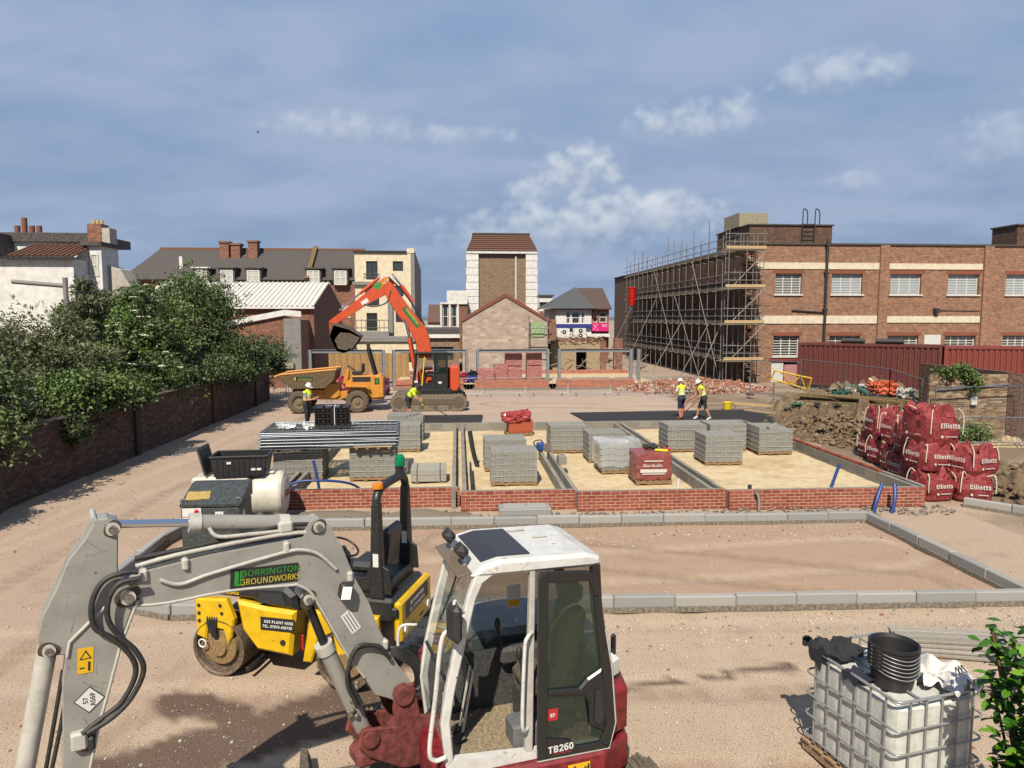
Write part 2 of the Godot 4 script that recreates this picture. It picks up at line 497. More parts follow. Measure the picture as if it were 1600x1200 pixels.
func build_ground() -> void:
	gn.frequency = 0.11; gn.fractal_octaves = 4; gn.seed = 8
	pebble_texture()
	var m := mat("dry crushed ground", Color.WHITE, 0.95, 0.0, "pebble", 0.74)
	m.uv1_world_triplanar = true
	m.heightmap_enabled = true; m.heightmap_texture = tex.pebble; m.heightmap_scale = 0.4
	var g := inst("ground", sheet(-13.0, 22.0, -48.0, 1.0, 0.11, ground_h, ground_color), m)
	g.set_meta("kind", "structure")
	var b := MB.new()
	b.col = ph(200, 178, 156, 1.6)
	b.quad(Vector3(-600, -0.12, -900), Vector3(600, -0.12, -900), Vector3(600, -0.12, 60), Vector3(-600, -0.12, 60), Vector3.UP)
	struct("far_ground", b, m)
	# loose stones lying on the crushed ground
	var pm := MB.new()
	pm.ball(Vector3.ZERO, Vector3(1, 0.6, 0.8), 6, Basis.IDENTITY, 0.25, rng)
	var mm := MultiMesh.new()
	mm.transform_format = MultiMesh.TRANSFORM_3D
	mm.use_colors = true
	mm.mesh = pm.mesh()
	mm.instance_count = 30000
	for k in mm.instance_count:
		var z := -4.6 - pow(rng.randf(), 1.7) * 23.0
		var x := rng.randf_range(-10.2, 13.0) if z < -9.0 else rng.randf_range(-5.5, 8.0)
		if k % 6 == 0:   # coarser stones thrown up along the kerbs
			z = rng.randf_range(-10.25, -9.2) if rng.randf() < 0.6 else rng.randf_range(-14.6, -13.6)
			x = rng.randf_range(-3.0, 8.8)
		if z < -15.9 and x > -4.4: x = rng.randf_range(-10.2, -4.6) if rng.randf() < 0.7 else rng.randf_range(11.7, 16.0)
		var s := rng.randf_range(0.004, 0.011) if rng.randf() < (0.75 if k % 6 == 0 else 0.94) else rng.randf_range(0.011, 0.03)
		var bs := Basis.from_euler(Vector3(rng.randf() * 0.6, rng.randf() * TAU, 0)).scaled(Vector3.ONE * s)
		mm.set_instance_transform(k, Transform3D(bs, Vector3(x, ground_h(x, z) + s * 0.2, z)))
		var l := rng.randf_range(0.26, 0.46)
		var cc := Color(l, l * 0.88, l * 0.76)
		if rng.randf() < 0.07: cc = Color(0.24, 0.085, 0.05)
		elif rng.randf() < 0.08: cc = Color(0.14, 0.13, 0.12)
		mm.set_instance_color(k, cc)
	var mi := MultiMeshInstance3D.new()
	mi.name = "loose_stones"
	mi.multimesh = mm
	mi.material_override = mat("stone", Color.WHITE, 0.9, 0.0, "grain", 3.0)
	add_child(mi)
	mi.set_meta("kind", "stuff"); mi.set_meta("label", "loose stones and brick crumbs scattered over the dry ground"); mi.set_meta("category", "stones")
	# black new tarmac
	var tar := mat("tarmac", Color(0.011, 0.011, 0.012), 0.9, 0.0, "grain", 4.0)
	b = MB.new(); b.prism([Vector2(-1.6, -28.7), Vector2(0.85, -28.7), Vector2(1.1, -32.5), Vector2(-1.9, -32.5)], 0, 0.05, Transform3D(Basis(Vector3.RIGHT, Vector3(0, 0, 1), Vector3.UP), Vector3(0, 0.005, 0)))
	struct("tarmac_path", b, tar)
	b = MB.new(); b.prism([Vector2(5.6, -29.0), Vector2(7.0, -28.2), Vector2(14.4, -28.2), Vector2(15.0, -29.5), Vector2(13.6, -33.4), Vector2(5.2, -32.9)], 0, 0.05, Transform3D(Basis(Vector3.RIGHT, Vector3(0, 0, 1), Vector3.UP), Vector3(0, 0.005, 0)))
	struct("tarmac_path", b, tar)

# ---------- masonry ----------
var brick_mesh: ArrayMesh
func masonry_wall(root: Node3D, p0: Vector3, p1: Vector3, h: float, unit: Vector3, ms: Array, core: Material, piece: String, limit: int, both := false, jitter := 0.002, missing := 0.0) -> void:
	# a run of bricks or blocks from p0 to p1 (root's own axes); pieces past the limit are joined
	var d := (p1 - p0).normalized()
	var len := p0.distance_to(p1)
	var side := Vector3(-d.z, 0, d.x)                 # left of the run: the face seen
	var bs := Basis(d, Vector3.UP, -side)
	if bs.determinant() < 0: bs = Basis(d, Vector3.UP, side)
	var pm := MB.new(); pm.bbox(Vector3.ZERO, unit, 0.004)
	var me := pm.mesh()
	var joint := 0.010
	var rows := int(round(h / (unit.y + joint)))
	var th := unit.z
	var cb := MB.new()
	cb.box((p0 + p1) * 0.5 + Vector3(0, h * 0.5 - 0.006, 0), Vector3(len - 0.012, h - 0.012, th - 0.006), bs)
	obj("mortar", cb, core, root)
	var rest := MB.new()
	var count := 0
	for r in rows:
		var off := (0.5 if r % 2 else 0.0) * (unit.x + joint)
		var s := -off
		while s < len - 0.02:
			var a := maxf(s, 0.0)
			var e := minf(s + unit.x, len)
			s += unit.x + joint
			if e - a < 0.03 or rng.randf() < missing: continue
			var full := absf(e - a - unit.x) < 0.001
			var q := p0 + d * ((a + e) * 0.5) + Vector3(0, r * (unit.y + joint) + unit.y * 0.5, 0) + side * rng.randf_range(-jitter, jitter)
			if count < limit:
				inst(piece, me, ms[rng.randi() % ms.size()], root, Transform3D(bs * Basis.from_scale(Vector3((e - a) / unit.x, 1, 1)), q))
				count += 1
			else:
				rest.col = (ms[rng.randi() % ms.size()] as StandardMaterial3D).albedo_color.srgb_to_linear()
				rest.box(q, Vector3(e - a, unit.y, unit.z), bs)
	if rest.v.size():
		var o := obj(piece + "_courses", rest, mat(piece + " far", Color.WHITE, 0.9, 0.0, "grain", 2.0), root)
		o.set_meta("kind", "stuff")
const BRICK := Vector3(0.215, 0.065, 0.1025)
const BLOCK := Vector3(0.44, 0.215, 0.1)
func brick_mats(key: String, cols: Array) -> Array:
	var out := []
	for i in cols.size(): out.append(mat("%s %d" % [key, i], cols[i], 0.9, 0.0, "grain", 2.6))
	return out
func build_foundations() -> void:
	var reds := brick_mats("red facing brick", [ph(176, 92, 68), ph(166, 82, 60), ph(186, 100, 74), ph(156, 74, 56), ph(174, 88, 68)])
	var greys := brick_mats("grey block", [ph(165, 160, 150), ph(152, 148, 140), ph(172, 166, 154), ph(158, 150, 138)])
	var mortar := mat("pale mortar", ph(226, 198, 172), 0.95, 0.0, "grain", 2.0)
	var mortar_g := mat("grey mortar", ph(150, 145, 136), 0.95, 0.0, "grain", 2.0)
	# front walls of the four house plots, each stepped from the next
	var runs := [[-4.0, 0.02, -16.85, "left"], [0.04, 2.72, -16.42, "manhole"], [2.74, 6.28, -16.2, "red bag"], [6.3, 11.1, -16.05, "right"]]
	var labs := ["low red brick wall at the left end, behind the fuel tank", "short low red brick wall behind the concrete cover slab", "low red brick wall in front of the red wrapped pallet", "longest low red brick wall, reaching the red bags"]
	for k in 4:
		var rn: Array = runs[k]
		var t := thing("brick_wall", labs[k], "wall", Vector3(rn[0], 0, rn[2]), 0.0, "brick dwarf walls of the new houses")
		masonry_wall(t, Vector3.ZERO, Vector3(rn[1] - rn[0], 0, 0), 0.45, BRICK, reds, mortar, "brick", 300, false, 0.002)
		var bb := MB.new(); bb.bbox(Vector3((rn[1] - rn[0]) * 0.5, 0.215, -0.16), Vector3(rn[1] - rn[0] - 0.02, 0.43, 0.1), 0.006)
		obj("backing_blocks", bb, greys[1], t)
	# block party walls, two leaves with a dark gap between
	var walls := [[Vector3(0.0, 0, -16.65), Vector3(0.0, 0, -27.0), 0.26, "party wall of grey blocks beside the leftmost plot"], [Vector3(2.62, 0, -16.45), Vector3(2.62, 0, -21.6), 0.26, "short grey block wall in the middle of the sand floor"], [Vector3(6.12, 0, -16.3), Vector3(6.12, 0, -27.0), 0.26, "grey block party wall beside the red wrapped pallet"], [Vector3(11.1, 0, -16.25), Vector3(11.1, 0, -27.2), 0.22, "long grey block wall in front of the red bags"], [Vector3(-4.0, 0, -27.3), Vector3(11.2, 0, -27.3), 0.22, "grey block back wall of the foundations by the tarmac"], [Vector3(-4.1, 0, -17.0), Vector3(-4.1, 0, -27.2), 0.22, "grey block end wall under the stacked fence panels"]]
	for w in walls:
		var t := thing("block_wall", w[3], "wall", w[0], 0.0, "block walls of the new houses")
		var rel: Vector3 = w[1] - w[0]
		var side: Vector3 = Vector3(-rel.z, 0, rel.x).normalized()
		for s in [-0.5, 0.5]:
			masonry_wall(t, side * w[2] * s, rel + side * w[2] * s, 0.45, BLOCK, greys, mortar_g, "block", 140, false, 0.004, 0.0)
		if w[0].x > 10.0 and rel.z < -5.0:   # a line of red bricks laid on the right wall
			for k in 34:
				inst("brick", box_mesh(BRICK), reds[k % 5], t, Transform3D(Basis(Vector3.UP, rng.randf_range(-0.05, 0.05) + PI / 2), side * -0.2 * 0.5 + Vector3(0.02, 0.483, -1.6 - k * 0.235)))
	# sand beds between the walls
	var sand := mat("sand bed", Color.WHITE, 0.95, 0.0, "soft", 0.5)
	sand.heightmap_enabled = true; sand.heightmap_texture = tex.bump; sand.heightmap_scale = 1.0
	var sc := func(x: float, z: float) -> Color: return ph(230, 209, 168, 1.8).lerp(ph(206, 178, 132, 1.8), clampf(gn.get_noise_2d(x * 6.0, z * 11.0) * 0.9 + 0.12 + (0.5 if Vector2(x - 9.0, z + 20.4).length() < 0.9 else 0.0), 0, 1))
	var sh := func(x: float, z: float) -> float: return 0.15 + gn.get_noise_2d(x * 5.0 + 30.0, z * 5.0) * 0.02 + gn.get_noise_2d(x * 22.0, z * 22.0) * 0.016
	var o := inst("sand_floor", sheet(-4.0, 11.0, -27.2, -16.98, 0.12, sh, sc), sand)
	inst("sand_strip", sheet(0.1, 11.0, -16.98, -16.46, 0.12, sh, sc), sand).set_meta("kind", "structure")
	o.set_meta("kind", "structure")
	# kerbs
	var km := brick_mats("kerb concrete", [ph(182, 182, 178), ph(172, 173, 171), ph(190, 188, 183)])
	kerb_line([Vector3(-5.4, 0, -15.25), Vector3(-2.0, 0, -15.12), Vector3(9.0, 0, -14.85)], km)
	kerb_line([Vector3(9.0, 0, -14.85), Vector3(9.0, 0, -10.3)], km)
	kerb_line([Vector3(9.0, 0, -10.3), Vector3(-4.3, 0, -10.75)], km)
	kerb_line([Vector3(-5.4, 0, -15.25), Vector3(-5.75, 0, -14.9), Vector3(-5.85, 0, -14.3), Vector3(-5.8, 0, -12.2), Vector3(-5.3, 0, -11.2), Vector3(-4.3, 0, -10.75)], km)
	kerb_line([Vector3(12.0, 0, -15.9), Vector3(14.5, 0, -13.0)], km)
	# ridge of spoil between kerb and brick wall
	var rid := MB.new()
	for k in 900:
		var x := rng.randf_range(-4.2, 11.5)
		var z := rng.randf_range(-16.0, -15.25) - (0.35 if x < 0.0 else 0.0)
		var s := rng.randf_range(0.015, 0.05)
		var l := rng.randf_range(0.12, 0.28)
		rid.col = Color(l, l * 0.88, l * 0.74)
		rid.ball(Vector3(x, 0.02, z), Vector3(s, s * 0.7, s), 5, Basis(Vector3.UP, rng.randf() * 6.0), 0.25, rng)
	o = obj("spoil_crumbs", rid, mats["stone"])
	o.set_meta("kind", "stuff"); o.set_meta("label", "grey crumbs of spoil along the foot of the brick walls"); o.set_meta("category", "spoil")
	inst("spoil_bank", sheet(-4.2, 0.3, -16.7, -15.2, 0.08, func(x: float, z: float) -> float: return -0.03 + 0.2 * exp(-pow((x + 0.9) / 0.8, 2.0) - pow((z + 16.0) / 0.3, 2.0)) + 0.1 * exp(-pow((x + 3.0) / 0.9, 2.0) - pow((z + 16.3) / 0.3, 2.0)) + gn.get_noise_2d(x * 12.0, z * 12.0) * 0.03, func(_x: float, _z: float) -> Color: return ph(160, 145, 125, 1.9)), mats["dry crushed ground"]).set_meta("kind", "structure")
	# concrete cover slab
	var t := thing("concrete_cover", "flat concrete cover slab lying against the low brick wall", "cover slab", Vector3(1.5, 0, -16.05))
	var b := MB.new(); b.bbox(Vector3(0, 0.09, 0), Vector3(1.2, 0.18, 0.5), 0.03)
	obj("slab", b, km[1], t)
	b = MB.new(); b.bbox(Vector3(0, 0.19, 0), Vector3(1.0, 0.03, 0.36), 0.01)
	obj("lid", b, km[2], t)
	b = MB.new(); b.tube(Vector3(0.02, 0.2, 0.02), Vector3(0.02, 0.209, 0.02), 0.025)
	obj("lifting_hole_shade", b, plain("hollow shade black", Color(0.01, 0.01, 0.01)), t)  # black disc standing in for the shade inside the hole
	# pipes and ducts standing up out of the floor
	var blue := plain("blue pipe", ph(38, 70, 142), 0.45)
	var dark := plain("dark duct", Color(0.02, 0.022, 0.025), 0.5)
	var grey := plain("grey pipe", ph(150, 152, 155), 0.5)
	pipe("blue_pipe", "blue water pipe looping over the brick wall by the fence panels", blue, [Vector3(-4.3, 0.15, -16.6), Vector3(-3.9, 0.62, -16.75), Vector3(-3.2, 0.68, -16.8), Vector3(-2.6, 0.5, -17.2), Vector3(-2.3, 0.16, -17.6)], 0.03)
	pipe("blue_pipe", "short blue pipe standing upright behind the left brick wall", blue, [Vector3(-3.35, 0.15, -17.3), Vector3(-3.4, 0.6, -17.3), Vector3(-3.5, 1.05, -17.35)], 0.035)
	pipe("blue_pipe", "blue pipe leaning up from the sand near the right wall", blue, [Vector3(9.5, 0.1, -17.4), Vector3(9.62, 0.45, -17.4), Vector3(9.72, 0.75, -17.4)], 0.04)
	pipe("blue_pipe", "left one of two blue pipes rising before the right brick wall", blue, [Vector3(9.55, -0.05, -15.55), Vector3(9.65, 0.3, -15.6), Vector3(9.85, 0.62, -15.75)], 0.045)
	pipe("blue_pipe", "right one of two blue pipes rising before the right brick wall", blue, [Vector3(9.95, -0.05, -15.5), Vector3(10.05, 0.3, -15.55), Vector3(10.12, 0.62, -15.7)], 0.045)
	pipe("grey_pipe", "thin grey pipe rising in front of the right brick wall", grey, [Vector3(6.95, 0.0, -15.85), Vector3(6.95, 0.3, -15.88), Vector3(6.88, 0.46, -15.9)], 0.03)
	pipe("white_pipe", "short white pipe stub standing in the sand", plain("white pipe", ph(225, 225, 220)), [Vector3(5.45, 0.1, -17.2), Vector3(5.45, 0.5, -17.2)], 0.045)
	pipe("black_duct", "black duct leaning beside the rear block pallet", dark, [Vector3(0.55, 0.12, -20.6), Vector3(0.42, 0.6, -20.6), Vector3(0.32, 1.2, -20.6)], 0.07)
	pipe("black_duct", "black duct stub poking from the sand by the wall corner", dark, [Vector3(7.2, 0.1, -17.0), Vector3(7.2, 0.34, -17.0)], 0.05)
	for q in [[Vector3(0.32, 0, -17.2), 2.6, "long black board standing in the party wall gap"], [Vector3(0.42, 0, -23.0), 2.2, "black board edge beside the rear party wall"]]:
		t = thing("black_board", q[2], "board", q[0])
		b = MB.new(); b.bbox(Vector3(0, 0.3, -q[1] * 0.5), Vector3(0.05, 0.32, q[1]), 0.005)
		obj("board", b, dark, t)
func box_mesh(s: Vector3) -> ArrayMesh:
	var b := MB.new(); b.bbox(Vector3.ZERO, s, 0.004)
	return b.mesh()
func pipe(called: String, label: String, m: Material, pts: Array, r: float) -> void:
	var t := thing(called, label, "pipe", Vector3(pts[0].x, 0, pts[0].z))
	var q := []
	for p in pts: q.append(p - t.position)
	var b := MB.new(); b.path(q, r, 10)
	obj("pipe_wall", b, m, t)
	b = MB.new()
	var e: Vector3 = q[-1] - q[-2]
	b.tube(q[-1], q[-1] + e.normalized() * 0.003, r * 0.8, -1, 10)
	obj("bore_shade", b, plain("hollow shade black", Color(0.01, 0.01, 0.01)), t)  # black disc painted for the unlit inside of the pipe
func kerb_line(pts: Array, ms: Array) -> void:
	var root := Node3D.new()
	root.name = numbered("kerb"); add_child(root)
	root.set_meta("kind", "structure")
	for i in pts.size() - 1:
		var a: Vector3 = pts[i]; var b: Vector3 = pts[i + 1]
		var len := a.distance_to(b)
		var cnt := maxi(1, int(round(len / 0.92)))
		var me := MB.new(); me.bbox(Vector3(0, 0.105, 0), Vector3(len / cnt - 0.008, 0.25, 0.14), 0.018)
		var mesh := me.mesh()
		var d := (b - a) / len
		for k in cnt:
			inst("kerb_stone", mesh, ms[rng.randi() % ms.size()], root, Transform3D(Basis(d, Vector3.UP, d.cross(Vector3.UP)).rotated(Vector3.UP, rng.randf_range(-0.012, 0.012)), a + d * (len * (k + 0.5) / cnt) + Vector3(rng.randf_range(-0.008, 0.008), rng.randf_range(-0.01, 0.01), rng.randf_range(-0.008, 0.008))))
	# concrete haunching behind
	var h := MB.new()
	for i in pts.size() - 1:
		var a: Vector3 = pts[i]; var b: Vector3 = pts[i + 1]
		var d := (b - a).normalized()
		h.box((a + b) * 0.5 + Vector3(0, 0.03, 0), Vector3(a.distance_to(b), 0.09, 0.19), Basis(d, Vector3.UP, d.cross(Vector3.UP)))
	obj("haunching", h, mat("haunch concrete", ph(150, 140, 126), 0.95, 0.0, "mottle", 1.5), root)
func build_left_wall() -> void:
	var t := thing("boundary_wall", "long shaded old brick wall along the left side, shrubs above", "wall", Vector3(-10.75, 0, -13.0))
	var old := brick_mats("old brown brick", [ph(104, 72, 58), ph(90, 62, 50), ph(116, 82, 66), ph(80, 60, 52), ph(100, 80, 68), ph(72, 54, 47)])
	masonry_wall(t, Vector3(0, -0.05, 0), Vector3(0.5, -0.05, -26.5), 1.8, BRICK, old, mat("old mortar", ph(120, 106, 92), 0.95, 0.0, "mottle", 1.0), "brick", 300, false, 0.004)
	var b := MB.new(); b.bbox(Vector3(0.23, 1.8, -13.25), Vector3(0.26, 0.07, 26.5), 0.02, Basis(Vector3.UP, -0.019))
	obj("coping", b, mats["old mortar"], t)
	for k in [4, 11, 18, 24]:
		b = MB.new(); b.bbox(Vector3(0.04 + k * 0.019, 0.9, -k), Vector3(0.2, 1.78, 0.34), 0.01)
		obj("pier", b, old[k % 6], t)

# ---------- machines ----------
func V2(a: Array) -> Array:
	var o := []
	for i in range(0, a.size(), 2): o.append(Vector2(a[i], a[i + 1]))
	return o
func plate(called: String, poly: Array, z0: float, z1: float, m: Material, parent: Node3D, xf := Transform3D.IDENTITY, bev := 0.006) -> MeshInstance3D:
	var b := MB.new(); b.prism(poly, z0, z1, Transform3D.IDENTITY, bev)
	return inst(called, b.mesh(), m, parent, xf)
func rod(called: String, a: Vector3, c: Vector3, r: float, m: Material, parent: Node3D, xf := Transform3D.IDENTITY, seg := 16) -> MeshInstance3D:
	var b := MB.new(); b.tube(a, c, r, -1, seg)
	return inst(called, b.mesh(), m, parent, xf)
func hose(called: String, pts: Array, r: float, m: Material, parent: Node3D, xf := Transform3D.IDENTITY, smooth := true) -> MeshInstance3D:
	var b := MB.new(); b.path(pts, r, 8, smooth)
	return inst(called, b.mesh(), m, parent, xf)
func block(called: String, p: Vector3, s: Vector3, m: Material, parent: Node3D, xf := Transform3D.IDENTITY, bev := 0.01, bs := Basis.IDENTITY) -> MeshInstance3D:
	var b := MB.new(); b.bbox(p, s, bev, bs)
	return inst(called, b.mesh(), m, parent, xf)
func P3(a: Array, z: float) -> Array:
	var o := []
	for i in range(0, a.size(), 2): o.append(Vector3(a[i], a[i + 1], z))
	return o
func crawler(root: Node3D, x0: float, x1: float, r: float, zc: float, wid: float, m: Material, steel: Material, pads: int) -> void:
	# one endless track round two wheels, with its pads
	var len := x1 - x0 - 2 * r
	var per := 2 * len + TAU * r
	var b := MB.new()
	var pts := []
	for k in 13: pts.append(Vector2(x0 + r - sin(PI * k / 12.0) * (r - 0.04), r + cos(PI * k / 12.0) * (r - 0.04)))
	for k in 13: pts.append(Vector2(x1 - r + sin(PI * k / 12.0) * (r - 0.04), r - cos(PI * k / 12.0) * (r - 0.04)))
	b.prism(pts, zc - wid * 0.5, zc + wid * 0.5)
	var t := obj("track", b, m, root)
	b = MB.new()
	for k in pads:
		var s := per * k / pads
		var p: Vector2; var a := 0.0
		if s < len: p = Vector2(x0 + r + s, 2 * r); a = 0.0
		elif s < len + PI * r: a = -(s - len) / r; p = Vector2(x1 - r - sin(a) * r, r + cos(a) * r)
		elif s < 2 * len + PI * r: p = Vector2(x1 - r - (s - len - PI * r), 0.0); a = PI
		else:
			a = PI - (s - 2 * len - PI * r) / r
			p = Vector2(x0 + r - sin(a) * r, r + cos(a) * r)
		var bs := Basis(Vector3(0, 0, 1), a)
		b.box(Vector3(p.x, p.y, zc) - bs.y * 0.02, Vector3(per / pads * 0.8, 0.04, wid), bs)
		b.box(Vector3(p.x, p.y, zc) + bs.y * 0.006, Vector3(0.025, 0.035, wid), bs)
	obj("track_pads", b, m, t)
	for e in [x0 + r, x1 - r]:
		b = MB.new()
		b.lathe([Vector2(0, wid * 0.5 + 0.02), Vector2(r * 0.35, wid * 0.5 + 0.02), Vector2(r * 0.4, wid * 0.5 + 0.005), Vector2(r * 0.72, wid * 0.5 + 0.005), Vector2(r * 0.78, wid * 0.5 - 0.02)], 22, Transform3D(Basis(Vector3.RIGHT, PI / 2), Vector3(e, r, zc)))
		obj("idler", b, steel, t)
	for k in 4: rod("roller", Vector3(lerpf(x0 + r * 2, x1 - r * 2, k / 3.0), r * 0.55, zc - wid * 0.5 - 0.012), Vector3(lerpf(x0 + r * 2, x1 - r * 2, k / 3.0), r * 0.55, zc + wid * 0.5 + 0.012), r * 0.3, steel, t)
func build_mini_excavator() -> void:
	var root := thing("mini_excavator", "white and red mini excavator with grey arm, nearest the camera", "excavator", Vector3(0.40, 0, -6.40), deg_to_rad(14.5))
	var X := root.transform.affine_inverse() * Transform3D(Basis(Vector3.UP, deg_to_rad(28.0)), Vector3(-0.57, 0, -6.15))
	var grey := mat("machine grey", ph(166, 165, 158), 0.45, 0.0, "soft", 0.5, "chips", 0.3)
	var pale := mat("pale grey paint", ph(205, 203, 194), 0.45, 0.0, "soft", 1.4, "chips", 0.4)
	var red := mat("machine red", ph(150, 38, 46), 0.45, 0.0, "mottle", 0.8, "chips", 0.4)
	var redd := mat("dusty red casting", ph(138, 68, 62), 0.85, 0.0, "mottle", 1.0, "chips", 0.4)
	var white := mat("cab white", ph(232, 232, 228), 0.35, 0.0, "soft", 0.7, "chips", 0.27)
	var black := mat("cab black", Color(0.013, 0.013, 0.014), 0.3, 0.0, "")
	var rubber := mat("hose rubber", Color(0.022, 0.022, 0.021), 0.6, 0.0, "mottle", 3.0)
	var chrome := plain("chrome rod", Color(0.62, 0.63, 0.66), 0.12, 1.0)
	var steel := mat("worn steel", Color(0.3, 0.27, 0.24), 0.5, 0.7, "mottle", 3.0, "rust", 2.0)
	var trk := mat("dusty track rubber", ph(128, 116, 102), 0.95, 0.0, "mottle", 2.0)
	var tint := glass("green tinted glass", Color(0.06, 0.17, 0.13), 0.42)
	var yellow := plain("label yellow", ph(240, 190, 20), 0.5)
	var dark := plain("label black", Color(0.012, 0.012, 0.012), 0.5)
	var lwhite := plain("label white", ph(235, 235, 232), 0.5)
	# boom, with its welded lips
	var bo := V2([-2.12, 2.54, -2.09, 2.62, -2.03, 2.66, -1.93, 2.69, -1.5, 2.73, -0.98, 2.74, -0.81, 2.75, -0.75, 2.87, -0.68, 2.89, -0.6, 2.82, -0.5, 2.62, -0.4, 2.34, -0.28, 2.1, -0.21, 1.89, -0.13, 1.67, -0.03, 1.49, 0.08, 1.33, 0.11, 1.18, 0, 1.13, -0.12, 1.21, -0.24, 1.28, -0.33, 1.45, -0.47, 1.68, -0.59, 1.93, -0.7, 2.16, -0.77, 2.29, -0.87, 2.37, -0.93, 2.38, -1.38, 2.43, -1.82, 2.43, -2.04, 2.46])
	var boom := plate("boom", bo, -0.07, 0.11, grey, root, X, 0.008)
	var lip := MB.new()
	lip.path(P3([-2.02, 2.462, -1.82, 2.435, -1.38, 2.435, -0.93, 2.385, -0.87, 2.375, -0.77, 2.295, -0.7, 2.165, -0.59, 1.935, -0.47, 1.685, -0.33, 1.455], 0.112), 0.012, 6)
	inst("weld_lip", lip.mesh(), pale, boom)
	# dipper arm
	var ar := V2([-2.23, 3.12, -2.3, 2.99, -2.4, 2.87, -2.48, 2.68, -2.57, 2.5, -2.6, 2.38, -2.6, 2.29, -2.56, 2.24, -2.45, 2.21, -2.48, 2.0, -2.49, 1.73, -2.51, 1.41, -2.53, 1.05, -2.42, 1.0, -2.35, 1.36, -2.28, 1.65, -2.2, 1.92, -2.12, 2.21, -2.03, 2.46, -2.0, 2.54, -2.05, 2.63, -2.11, 2.69, -2.11, 2.78, -2.1, 2.97, -2.1, 3.08, -2.16, 3.12])
	var arm := plate("dipper_arm", ar, -0.06, 0.125, grey, root, X, 0.008)
	var b := MB.new()
	for s in [-0.13, 0.13]:
		b.path(P3([-2.44, 2.2, -2.42, 2.3, -2.2, 2.5], s), 0.013, 6, false)
		b.path(P3([-2.0, 2.5, -2.12, 2.2, -2.2, 1.92, -2.28, 1.65, -2.36, 1.3], s), 0.012, 6, false)
	b.path([Vector3(-2.24, 3.12, -0.126), Vector3(-2.24, 3.12, 0.126)], 0.02)
	inst("weld_lip", b.mesh(), pale, arm)
	for q in [[-2.06, 2.54, 0.05, 0.16], [-2.13, 3.04, 0.045, 0.15], [-0.69, 2.82, 0.045, 0.13], [-0.79, 2.24, 0.04, 0.14], [0.0, 1.23, 0.06, 0.18], [-2.54, 2.27, 0.04, 0.15]]:
		rod("boss", Vector3(q[0], q[1], -q[3]), Vector3(q[0], q[1], q[3]), q[2], pale, arm if q[0] < -2 else boom)
		rod("pin", Vector3(q[0], q[1], -q[3] - 0.012), Vector3(q[0], q[1], q[3] + 0.012), q[2] * 0.62, steel, arm if q[0] < -2 else boom)
	# old grease smeared round the pins, on the near faces
	for q in [[-2.06, 2.54, 0.1, 0.126], [-2.13, 3.04, 0.07, 0.126], [-0.69, 2.82, 0.075, 0.111], [-0.79, 2.24, 0.09, 0.111], [-2.54, 2.27, 0.075, 0.126], [-2.36, 1.56, 0.08, 0.126]]:
		var sp := []
		for k in 18: sp.append(Vector2(q[0], q[1]) + Vector2.from_angle(TAU * k / 18.0) * q[2] * (0.8 + 0.12 * sin(k * 0.7 + q[0] * 9.0) + rng.randf_range(-0.05, 0.05)))
		plate("grease", sp, q[3], q[3] + 0.0015, mat("old grease", ph(92, 80, 66), 0.6, 0.0, "mottle", 6.0), arm if q[0] < -2 else boom, Transform3D.IDENTITY, 0.0)
	# rams
	var ram := rod("arm_ram", Vector3(-1.61, 2.97, 0), Vector3(-0.74, 2.835, 0), 0.062, grey, root, X)
	rod("ram_rod", Vector3(-2.12, 3.04, 0), Vector3(-1.6, 2.97, 0), 0.03, chrome, ram)
	rod("collar", Vector3(-1.63, 2.973, 0), Vector3(-1.55, 2.962, 0), 0.072, pale, ram)
	rod("collar", Vector3(-0.98, 2.872, 0), Vector3(-0.9, 2.86, 0), 0.07, pale, ram)
	hose("ram_pipe", [Vector3(-1.5, 2.93, 0.06), Vector3(-1.44, 2.86, 0.09), Vector3(-1.2, 2.84, 0.09), Vector3(-0.95, 2.82, 0.07)], 0.015, pale, ram)
	block("valve", Vector3(-0.94, 2.85, 0.06), Vector3(0.12, 0.1, 0.07), pale, ram, Transform3D.IDENTITY, 0.02)
	ram = rod("boom_ram", Vector3(-0.62, 1.73, 0.02), Vector3(-0.32, 0.95, 0.02), 0.066, grey, root, X)
	rod("ram_rod", Vector3(-0.79, 2.24, 0.02), Vector3(-0.61, 1.7, 0.02), 0.036, plain("oily rod", Color(0.03, 0.03, 0.035), 0.2, 0.6), ram)
	rod("collar", Vector3(-0.65, 1.8, 0.02), Vector3(-0.62, 1.72, 0.02), 0.078, pale, ram)
	b = MB.new()
	for k in 14: b.ball(Vector3(-0.42 + rng.randf_range(-0.05, 0.05), 1.27 + rng.randf_range(-0.16, 0.16), 0.09 + rng.randf_range(-0.02, 0.03)), Vector3(0.025, 0.03, 0.02), 7)
	inst("greasy_fittings", b.mesh(), mat("greasy metal", ph(150, 140, 120), 0.5, 0.3, "mottle", 5.0), ram)
	ram = rod("bucket_ram", Vector3(-2.545, 2.27, 0), Vector3(-2.78, 1.15, 0), 0.062, pale, root, X)
	rod("ram_rod", Vector3(-2.78, 1.16, 0), Vector3(-2.86, 0.8, 0), 0.032, chrome, ram)
	hose("ram_pipe", [Vector3(-2.44, 2.0, 0.05), Vector3(-2.5, 1.7, 0.06), Vector3(-2.58, 1.35, 0.06), Vector3(-2.64, 1.1, 0.05)], 0.014, rubber, ram)
	hose("ram_pipe", [Vector3(-2.47, 2.05, -0.02), Vector3(-2.54, 1.7, 0.0), Vector3(-2.62, 1.3, 0.0)], 0.014, rubber, ram)
	# bucket, below the picture
	b = MB.new()
